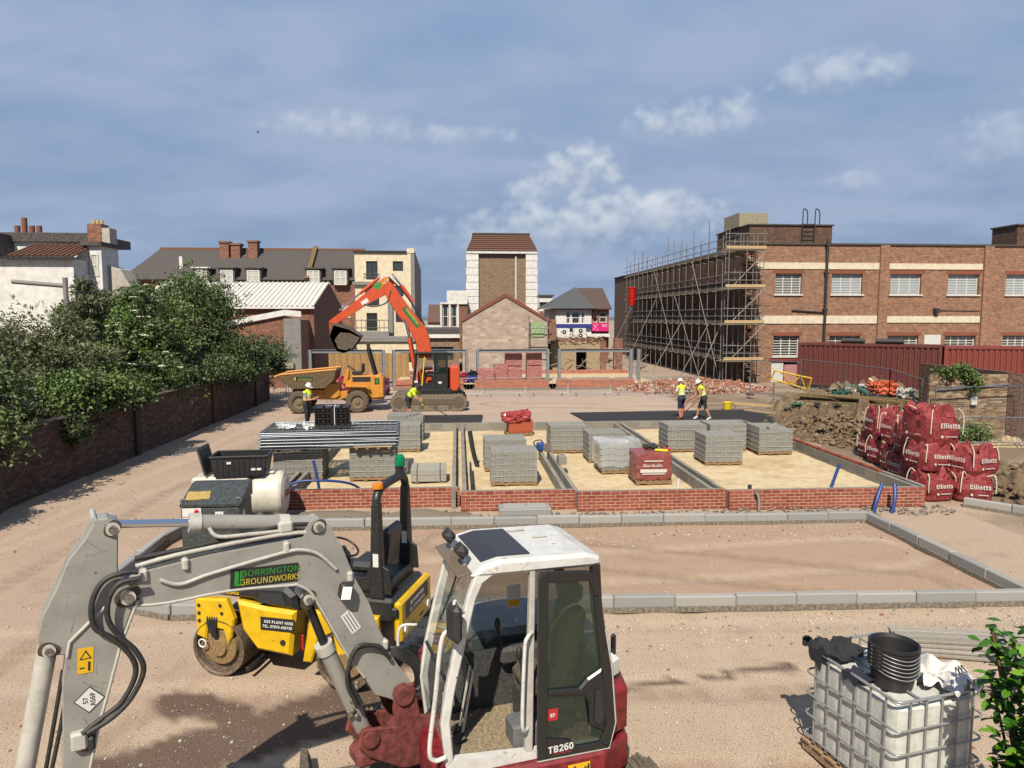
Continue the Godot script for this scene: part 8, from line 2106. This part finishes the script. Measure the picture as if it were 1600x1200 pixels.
	for q in [[13.6, -33.0, 16.6, -27.4, "long timber edging board beside the right tarmac"], [14.0, -36.0, 17.2, -33.0, "timber edging board by the rubble"]]:
		t = thing("edging_board", q[4], "board", Vector3(q[0], 0.06, q[1]))
		var d := Vector3(q[2] - q[0], 0, q[3] - q[1])
		block("board", d * 0.5, Vector3(0.05, 0.14, d.length()), mats["new timber"], t, Transform3D.IDENTITY, 0.004, Basis(Vector3.UP, atan2(d.x, d.z)))

# ---------- shrubs ----------
func leaf_cluster(w: float, l: float) -> ArrayMesh:
	var b := MB.new()
	for k in 9:
		var d := Vector3(rng.randfn(), rng.randfn() * 0.7 + 0.15, rng.randfn()).normalized()
		var p := Vector3(rng.randf_range(-0.11, 0.11), rng.randf_range(-0.1, 0.1), rng.randf_range(-0.11, 0.11))
		var s := d.cross(Vector3(rng.randfn(), rng.randfn(), rng.randfn())).normalized() * w
		var nn := s.cross(d).normalized()
		var q := rng.randf_range(0.75, 1.2)
		b.col = Color(q, q, q * 0.95)
		b.quad(p, p + d * l * 0.45 + s, p + d * l, p + d * l * 0.45 - s, nn)
	return b.mesh()
func shrub(called: String, label: String, at: Vector3, lobes: Array, cols: Array, n: int, leaf: Array, sd: int, flowers := 0) -> void:
	var t := thing(called, label, "shrub", at, 0.0, "shrubs over the left wall")
	rng.seed = sd
	var b := MB.new()
	for lo in lobes:
		var c: Vector3 = lo[0]
		b.path([Vector3(c.x * 0.3, 0, c.z * 0.3), Vector3(c.x * 0.6, c.y * 0.5, c.z * 0.6), c], 0.07, 6)
		for k in 5: b.path([Vector3(c.x * 0.6, c.y * 0.5, c.z * 0.6), c + Vector3(rng.randfn(), rng.randfn() * 0.6, rng.randfn()) * lo[1] * 0.6], 0.025, 5)
	obj("trunk", b, mat("bark", ph(104, 88, 70), 0.95, 0.0, "mottle", 1.5), t)
	var mm := MultiMesh.new()
	mm.transform_format = MultiMesh.TRANSFORM_3D
	mm.use_colors = true
	mm.mesh = leaf_cluster(leaf[0], leaf[1])
	mm.instance_count = n
	var lm := mat("leaf", Color.WHITE, 0.6, 0.0, "")
	lm.backlight_enabled = true; lm.backlight = Color(0.3, 0.4, 0.12)
	var clumps := []
	var wsum := 0.0
	for lo in lobes: wsum += pow(lo[1], 2.0)
	for lo in lobes:
		for k in int(maxf(8, 60.0 * pow(lo[1], 2.0) / wsum)):
			var d := Vector3(rng.randfn(), rng.randfn() * 0.9, rng.randfn()).normalized()
			clumps.append([lo[0] + d * lo[1] * Vector3(1, lo[2], 1) * rng.randf_range(0.55, 1.05), lo[1] * rng.randf_range(0.14, 0.3), cols[rng.randi() % cols.size()]])
	var tops := []
	for k in n:
		var c: Array = clumps[rng.randi() % clumps.size()]
		var p: Vector3 = c[0] + Vector3(rng.randfn(), rng.randfn() * 0.85, rng.randfn()) * c[1]
		if p.y < 0.3 and at.y < 0.1 and lobes[0][1] > 0.7: p.y = 0.3 + rng.randf()
		var bs := Basis.from_euler(Vector3(rng.randf() * TAU, rng.randf() * TAU, rng.randf() * TAU)).scaled(Vector3.ONE * rng.randf_range(0.7, 1.4))
		mm.set_instance_transform(k, Transform3D(bs, p))
		var col: Color = c[2]
		mm.set_instance_color(k, col * rng.randf_range(0.75, 1.25))
		if k % 7 == 0: tops.append(p)
	var mi := MultiMeshInstance3D.new()
	mi.name = "crown"
	mi.multimesh = mm
	mi.material_override = lm
	mi.set_meta("kind", "stuff")
	t.add_child(mi)
	if flowers > 0:
		var fb := MB.new()
		for k in flowers:
			var cam_dir := Vector3(0.4, 0.12, 0.9).normalized()
			var p: Vector3 = tops[0]
			for j in 14:
				var q: Vector3 = tops[rng.randi() % tops.size()]
				if q.y > 2.6 and q.dot(cam_dir) + q.y * 0.25 > p.dot(cam_dir) + p.y * 0.25: p = q
			p += cam_dir * 0.2
			for j in 9: fb.ball(p + Vector3(rng.randf_range(-0.1, 0.1), rng.randf_range(-0.015, 0.02), rng.randf_range(0.0, 0.12)), Vector3(0.04, 0.018, 0.04), 6)
		var fo := obj("flower_heads", fb, mat("elder flower", ph(236, 234, 206), 0.9, 0.0, ""), t)
		fo.set_meta("kind", "stuff")
func build_shrubs() -> void:
	var g1 := [Color(0.06, 0.085, 0.026), Color(0.042, 0.062, 0.018), Color(0.085, 0.115, 0.036)]
	var g2 := [Color(0.08, 0.095, 0.04), Color(0.06, 0.075, 0.03), Color(0.11, 0.12, 0.055)]
	var g3 := [Color(0.075, 0.125, 0.028), Color(0.1, 0.155, 0.036), Color(0.055, 0.09, 0.022)]
	var g4 := [Color(0.055, 0.09, 0.028), Color(0.075, 0.115, 0.036), Color(0.04, 0.065, 0.022)]
	shrub("dark_shrub", "dark dense shrub at the far left edge over the wall", Vector3(-13.2, 0, -17.5), [[Vector3(0, 2.5, 0), 2.1, 0.9], [Vector3(-0.6, 3.4, -1.0), 1.6, 0.85], [Vector3(1.3, 2.1, -1.6), 1.5, 0.8], [Vector3(1.7, 1.9, 0.8), 1.3, 0.75], [Vector3(1.9, 1.9, 2.6), 1.2, 0.7], [Vector3(2.0, 1.7, -3.2), 1.0, 0.6]], g1, 11500, [0.028, 0.11], 101)
	shrub("buddleia", "tall grey-green shrub in front of the white house", Vector3(-13.3, 0, -23.5), [[Vector3(0, 2.4, 0), 1.9, 0.85], [Vector3(1.0, 3.8, -0.4), 1.0, 0.9], [Vector3(1.25, 4.9, -0.8), 0.55, 1.2], [Vector3(-0.8, 2.7, 0.6), 1.2, 0.8], [Vector3(1.6, 2.6, 0.8), 1.2, 0.8]], g2, 5200, [0.02, 0.14], 102)
	shrub("bright_shrub", "small bright green shrub at the left edge, behind the dark one", Vector3(-16.4, 0, -24.5), [[Vector3(0, 3.2, 0), 1.4, 0.9], [Vector3(0.3, 4.1, 0), 0.8, 0.9]], [Color(0.09, 0.15, 0.03), Color(0.07, 0.12, 0.025)], 2500, [0.03, 0.1], 103)
	shrub("elder_bush", "green elder bush dotted with flat white flower heads", Vector3(-12.9, 0, -29.0), [[Vector3(0, 3.0, 0), 2.2, 0.85], [Vector3(0.8, 4.2, -0.4), 1.7, 0.75], [Vector3(-1.0, 4.0, 0.3), 1.5, 0.8], [Vector3(1.6, 2.2, 0.8), 1.3, 0.8]], g3, 8500, [0.03, 0.11], 104, 70)
	shrub("tall_shrub", "tall dark green shrub before the corrugated roof", Vector3(-12.6, 0, -34.5), [[Vector3(0, 2.8, 0), 2.0, 0.9], [Vector3(0.4, 4.6, 0), 1.6, 1.0], [Vector3(0.2, 5.7, 0.2), 0.9, 1.0], [Vector3(1.6, 2.6, -0.6), 1.4, 0.9]], g4, 7500, [0.028, 0.12], 105)
	shrub("low_shrub", "low rounded shrub at the far end of the left wall", Vector3(-11.6, 0, -39.5), [[Vector3(0, 1.9, 0), 1.5, 0.8], [Vector3(1.0, 2.2, -1.0), 1.1, 0.8], [Vector3(-1.0, 2.8, 0.5), 1.2, 0.9]], g4, 3600, [0.03, 0.1], 106)
	shrub("ivy_overhang", "leafy ivy overhanging the shaded brick wall", Vector3(-10.9, 0, -22.6), [[Vector3(0.1, 2.2, 0), 0.8, 0.5], [Vector3(0.2, 2.1, -1.6), 0.75, 0.5], [Vector3(0.0, 2.4, 1.5), 0.8, 0.6]], g3, 2600, [0.035, 0.09], 107)
	shrub("ivy_overhang", "dark leafy overhang on the wall below the tall shrub", Vector3(-10.75, 0, -31.5), [[Vector3(0.1, 2.2, 0), 0.9, 0.6], [Vector3(0.2, 2.0, -2.0), 0.9, 0.6], [Vector3(0.0, 2.3, 2.0), 0.9, 0.6]], g4, 3000, [0.035, 0.09], 108)
	shrub("wall_top_plant", "small weed growing on top of the brick stub", Vector3(18.3, 2.42, -24.6), [[Vector3(0, 0.15, 0), 0.3, 0.6], [Vector3(0.2, -0.25, 0.2), 0.28, 1.2], [Vector3(-0.7, 0.1, 0), 0.3, 0.4]], g3, 260, [0.03, 0.09], 109)
	shrub("wall_foot_weed", "green weeds at the foot of the brick stub", Vector3(18.6, 0, -24.2), [[Vector3(0, 0.35, 0), 0.35, 0.8], [Vector3(-0.6, 0.25, 0), 0.3, 0.6]], g3, 220, [0.025, 0.09], 110)
	rng.seed = 555

# ---------- people ----------
func person(label: String, at: Vector3, turn: float, J: Dictionary, wear: Dictionary) -> Node3D:
	# J: joints in metres (x right, y up, z front); the body is one surface-net mesh round tapered bones
	var t := thing("person", label, "person", at, turn, "site workers")
	var bones := []
	var add := func(a: String, b: String, r0: float, r1: float, c: Color) -> void: bones.append([J[a], J[b], r0, r1, c])
	var skin := ph(196, 140, 112)
	var top: Color = wear.top; var leg: Color = wear.leg; var arm: Color = wear.get("arm", skin); var shin: Color = wear.get("shin", skin); var boot: Color = wear.get("boot", Color(0.05, 0.04, 0.03))
	add.call("pelvis", "waist", 0.15, 0.14, leg); add.call("waist", "chest", 0.145, 0.165, top); add.call("chest", "neck", 0.15, 0.07, top)
	bones.append([J.chest + (J.shl - J.chest) * 0.2, J.shl, 0.11, 0.075, top]); bones.append([J.chest + (J.shr - J.chest) * 0.2, J.shr, 0.11, 0.075, top])
	add.call("neck", "head", 0.055, 0.06, skin); bones.append([J.head, J.head + (J.head - J.neck).normalized() * 0.1, 0.088, 0.085, skin])
	bones.append([J.head + J.face * 0.06 - Vector3(0, 0.03, 0), J.head + J.face * 0.07 - Vector3(0, 0.06, 0), 0.05, 0.045, skin])
	bones.append([J.head + J.face * 0.1 + Vector3(0, 0.01, 0), J.head + J.face * 0.115 - Vector3(0, 0.015, 0), 0.014, 0.018, skin])
	for s in ["l", "r"]:
		var mid: Vector3 = J["sh" + s].lerp(J["el" + s], 0.5)
		bones.append([J["sh" + s], mid, 0.07, 0.056, wear.get("sleeve", top)]); bones.append([mid, J["el" + s], 0.052, 0.044, arm]); add.call("el" + s, "ha" + s, 0.043, 0.03, arm)
		var hd: Vector3 = (J["ha" + s] - J["el" + s]).normalized()
		bones.append([J["ha" + s], J["ha" + s] + hd * 0.07, 0.034, 0.036, wear.get("hand", skin)])
		var kn: Vector3 = J["kn" + s]
		add.call("hi" + s, "kn" + s, 0.1, 0.072, leg); bones.append([kn, kn.lerp(J["an" + s], 0.35), 0.066, 0.062, shin]); bones.append([kn.lerp(J["an" + s], 0.35), J["an" + s], 0.062, 0.042, shin])
		bones.append([J["an" + s] - Vector3(0, 0.03, 0), J["an" + s] + J.face * 0.14 - Vector3(0, 0.045, 0), 0.055, 0.042, boot])
	bones.append([J.pelvis, J.hil, 0.14, 0.12, leg]); bones.append([J.pelvis, J.hir, 0.14, 0.12, leg])
	var h := 0.024
	var cells := {}
	for bi in bones.size():
		var bn: Array = bones[bi]
		var r: float = maxf(bn[2], bn[3]) + 0.04
		var lo: Vector3 = (bn[0] as Vector3).min(bn[1]) - Vector3.ONE * r
		var hi: Vector3 = (bn[0] as Vector3).max(bn[1]) + Vector3.ONE * r
		for i in range(int(floor(lo.x / h)), int(ceil(hi.x / h)) + 1):
			for j in range(int(floor(lo.y / h)), int(ceil(hi.y / h)) + 1):
				for k in range(int(floor(lo.z / h)), int(ceil(hi.z / h)) + 1):
					var p := Vector3(i, j, k) * h
					var ab: Vector3 = bn[1] - bn[0]
					var u := clampf((p - bn[0]).dot(ab) / maxf(ab.length_squared(), 1e-6), 0, 1)
					var d: float = p.distance_to(bn[0] + ab * u) - lerpf(bn[2], bn[3], u)
					var key := Vector3i(i, j, k)
					if cells.has(key):
						var o: Array = cells[key]
						var q := clampf(0.5 + 0.5 * (o[0] - d) / 0.03, 0, 1)
						if d < o[2]: o[1] = bi; o[2] = d
						o[0] = lerpf(o[0], d, q) - 0.03 * q * (1 - q)
					else: cells[key] = [d, bi, d]
	var vert := {}
	for key in cells:
		var s := Vector3.ZERO; var n := 0
		var ok := true
		for e in 8:
			if not cells.has(key + Vector3i(e & 1, (e >> 1) & 1, e >> 2)): ok = false; break
		if not ok: continue
		for e in [[0, 1], [2, 3], [4, 5], [6, 7], [0, 2], [1, 3], [4, 6], [5, 7], [0, 4], [1, 5], [2, 6], [3, 7]]:
			var ka: Vector3i = key + Vector3i(e[0] & 1, (e[0] >> 1) & 1, e[0] >> 2); var kb: Vector3i = key + Vector3i(e[1] & 1, (e[1] >> 1) & 1, e[1] >> 2)
			var a: float = cells[ka][0]; var b: float = cells[kb][0]
			if (a < 0) != (b < 0): s += Vector3(ka).lerp(Vector3(kb), a / (a - b)); n += 1
		if n > 0: vert[key] = s / n * h
	var mb := MB.new()
	var grad := func(p: Vector3) -> Vector3:
		var k := Vector3i((p / h).round())
		var g := Vector3.ZERO
		for ax in 3:
			var d := Vector3i.ZERO; d[ax] = 1
			if cells.has(k + d) and cells.has(k - d): g[ax] = cells[k + d][0] - cells[k - d][0]
		return g.normalized() if g.length() > 1e-6 else Vector3.UP
	for key in cells:
		for ax in 3:
			var d := Vector3i.ZERO; d[ax] = 1
			if not cells.has(key + d): continue
			if (cells[key][0] < 0) == (cells[key + d][0] < 0): continue
			var u := Vector3i.ZERO; u[(ax + 1) % 3] = 1
			var w := Vector3i.ZERO; w[(ax + 2) % 3] = 1
			if vert.has(key) and vert.has(key - u) and vert.has(key - w) and vert.has(key - u - w):
				var inside: Array = cells[key] if cells[key][0] < 0 else cells[key + d]
				var col: Color = bones[inside[1]][4]
				var p0: Vector3 = vert[key]
				if wear.has("stripe") and bones[inside[1]][4] == top:
					var f: float = (p0 - J.waist).dot((J.chest - J.waist).normalized())
					if (f > 0.02 and f < 0.08) or (f > 0.16 and f < 0.21): col = Color(0.5, 0.52, 0.52)
				mb.col = col
				var q := [p0, vert[key - u], vert[key - u - w], vert[key - w]]
				mb.tri(q[0], q[1], q[2], grad.call(q[0]), grad.call(q[1]), grad.call(q[2]))
				mb.tri(q[0], q[2], q[3], grad.call(q[0]), grad.call(q[2]), grad.call(q[3]))
	# fingers and thumb closed round what is held
	for s in ["l", "r"]:
		var hp: Vector3 = J["ha" + s]
		var hd: Vector3 = (hp - J["el" + s]).normalized()
		var sd := hd.cross(J.face).normalized()
		mb.col = wear.get("hand", skin)
		for k in 4:
			var o := sd * (k - 1.5) * 0.019
			mb.path([hp + hd * 0.07 + o, hp + hd * (0.105 - 0.005 * absf(k - 1.4)) + o + J.face * 0.015, hp + hd * 0.095 + o + J.face * 0.05], 0.009, 5, false)
		mb.path([hp + hd * 0.03 + sd * 0.035, hp + hd * 0.06 + sd * 0.055 + J.face * 0.02, hp + hd * 0.085 + sd * 0.04 + J.face * 0.04], 0.01, 5, false)
	obj("body", mb, mat("worker", Color.WHITE, 0.85, 0.0, ""), t)
	var up: Vector3 = (J.head - J.neck).normalized()
	var hx := Transform3D(Basis(up.cross(J.face).normalized(), up, J.face), J.head + up * 0.05)
	var hb := MB.new()
	hb.lathe([Vector2(0.155, 0.0), Vector2(0.125, 0.012), Vector2(0.118, 0.05), Vector2(0.1, 0.1), Vector2(0.06, 0.135), Vector2(0, 0.145)], 18)
	hb.bbox(Vector3(0, 0.006, 0.13), Vector3(0.18, 0.012, 0.1), 0.005); hb.box(Vector3(0, 0.12, 0), Vector3(0.03, 0.05, 0.16))
	inst("hard_hat", hb.mesh(), mat(wear.hat_name, wear.hat, 0.35, 0.0, ""), t, hx)
	return t
func stand_joints(lean: float, step: float, face_y: float) -> Dictionary:
	var J := {"pelvis": Vector3(0, 0.93, 0), "waist": Vector3(0, 1.08, 0.0), "chest": Vector3(0, 1.32, 0), "neck": Vector3(0, 1.48, 0), "head": Vector3(0, 1.6, 0.02),
		"shl": Vector3(-0.19, 1.4, 0), "shr": Vector3(0.19, 1.4, 0), "ell": Vector3(-0.25, 1.13, 0.05), "elr": Vector3(0.25, 1.13, 0.05), "hal": Vector3(-0.2, 0.98, 0.24), "har": Vector3(0.2, 0.98, 0.24),
		"hil": Vector3(-0.1, 0.88, 0), "hir": Vector3(0.1, 0.88, 0), "knl": Vector3(-0.12, 0.5, step * 0.5 + 0.03), "knr": Vector3(0.12, 0.5, -step * 0.4 + 0.04), "anl": Vector3(-0.13, 0.1, step), "anr": Vector3(0.13, 0.1, -step), "face": Vector3(0, -sin(face_y), cos(face_y))}
	var bs := Basis(Vector3.RIGHT, lean)
	for k in ["waist", "chest", "neck", "head", "shl", "shr", "ell", "elr", "hal", "har"]: J[k] = J.pelvis + bs * (J[k] - J.pelvis)
	return J
func build_people() -> void:
	var hiviz := ph(214, 238, 60, 1.6)
	var hat := ph(238, 238, 234)
	# two men by the tarmac, seen from behind and from the side
	var J := stand_joints(0.1, 0.06, 0.25)
	J.hal = J.chest + Vector3(-0.12, -0.16, 0.34); J.ell = J.chest + Vector3(-0.26, -0.2, 0.1); J.har = J.chest + Vector3(0.1, -0.2, 0.34); J.elr = J.chest + Vector3(0.27, -0.22, 0.08)
	person("worker in yellow vest and navy shorts, standing beside the raker", Vector3(9.7, 0.06, -30.4), 3.7, J, {"top": hiviz, "sleeve": ph(232, 230, 226), "leg": Color(0.012, 0.018, 0.045), "stripe": true, "hat": hat, "hat_name": "hat white"})
	J = stand_joints(0.32, 0.26, 0.5)
	J.hal = Vector3(-0.08, 0.92, 0.52); J.ell = Vector3(-0.22, 1.06, 0.3); J.har = Vector3(0.1, 0.82, 0.44); J.elr = Vector3(0.25, 1.0, 0.22)
	var rake_at := Vector3(10.65, 0.06, -30.3)
	person("worker in yellow vest and black shorts, leaning on a rake", rake_at, -PI / 2 - 0.15, J, {"top": hiviz, "sleeve": ph(196, 140, 112), "leg": Color(0.012, 0.012, 0.014), "stripe": true, "hat": hat, "hat_name": "hat white", "boot": ph(226, 224, 220)})
	var t := thing("asphalt_rake", "red-handled rake held by the worker in black shorts", "rake", rake_at, -PI / 2 - 0.15)
	pole("handle", Vector3(0.16, 0.72, 0.4), Vector3(-0.15, 0.03, 1.05), 0.022, plain("rake red", ph(168, 70, 52), 0.6), t)
	pole("handle_brace", Vector3(-0.05, 0.95, 0.56), Vector3(-0.12, 0.08, 1.0), 0.02, mats["rake red"], t)
	block("rake_head", Vector3(-0.16, 0.03, 1.08), Vector3(0.7, 0.05, 0.06), mats["rake red"], t)
	# bending worker beside the excavator
	J = stand_joints(0.75, 0.2, 0.9)
	J.hal = Vector3(-0.1, 0.78, 0.72); J.ell = Vector3(-0.24, 0.95, 0.56); J.har = Vector3(0.14, 0.66, 0.62); J.elr = Vector3(0.27, 0.92, 0.46)
	person("worker in bright yellow shirt bending over beside the orange excavator", Vector3(-2.2, 0.02, -31.7), PI / 2 - 0.5, J, {"top": hiviz, "sleeve": hiviz, "leg": Color(0.012, 0.013, 0.018), "hat": Color(0.02, 0.02, 0.025), "hat_name": "hat dark", "hand": ph(214, 220, 70)})
	t = thing("long_rake", "long-handled rake of the bending worker", "rake", Vector3(-2.2, 0.02, -31.7), PI / 2 - 0.5)
	pole("handle", Vector3(-0.16, 0.86, 0.62), Vector3(0.3, 0.04, 2.2), 0.02, mats["pipe black"], t)
	block("rake_head", Vector3(0.3, 0.04, 2.22), Vector3(0.6, 0.05, 0.06), mats["pipe black"], t)
	# man behind the fence panels
	J = stand_joints(0.12, 0.05, 0.4)
	J.hal = J.chest + Vector3(-0.1, -0.2, 0.36); J.ell = J.chest + Vector3(-0.26, -0.24, 0.1); J.har = J.chest + Vector3(0.14, -0.16, 0.34); J.elr = J.chest + Vector3(0.27, -0.24, 0.1)
	person("worker in hi-vis vest and black trousers behind the fence panels", Vector3(-6.3, 0, -30.2), 1.15, J, {"top": hiviz, "sleeve": ph(140, 142, 146), "leg": Color(0.014, 0.014, 0.016), "shin": Color(0.014, 0.014, 0.016), "stripe": true, "hat": hat, "hat_name": "hat white"})
	# excavator driver
	J = stand_joints(-0.08, 0.0, 0.1)
	for s in ["l", "r"]:
		var x := -0.11 if s == "l" else 0.11
		J["kn" + s] = Vector3(x * 1.3, 0.95, 0.45); J["an" + s] = Vector3(x * 1.3, 0.55, 0.55)
		J["ha" + s] = Vector3(x * 2.6, 1.12, 0.38); J["el" + s] = Vector3(x * 2.4, 1.14, 0.1)
	person("driver in white shirt seated inside the orange excavator cab", Vector3(-1.1, 0.78, -35.0), -PI / 2, J, {"top": ph(226, 226, 224), "sleeve": ph(226, 226, 224), "leg": Color(0.02, 0.022, 0.03), "shin": Color(0.02, 0.022, 0.03), "hat": hat, "hat_name": "hat white"})

func _ready() -> void:
	rng.seed = 20240607
	make_textures()
	set_view()
	common_materials()
	build_ground()
	build_foundations()
	build_left_wall()
	build_right_building()
	build_scaffold()
	build_far_buildings()
	build_mini_excavator()
	build_roller()
	build_dumper()
	build_orange_excavator()
	build_pallets()
	build_fence_stack()
	build_tanks()
	build_bags()
	build_ibc()
	build_rear_site()
	build_shrubs()
	build_people()
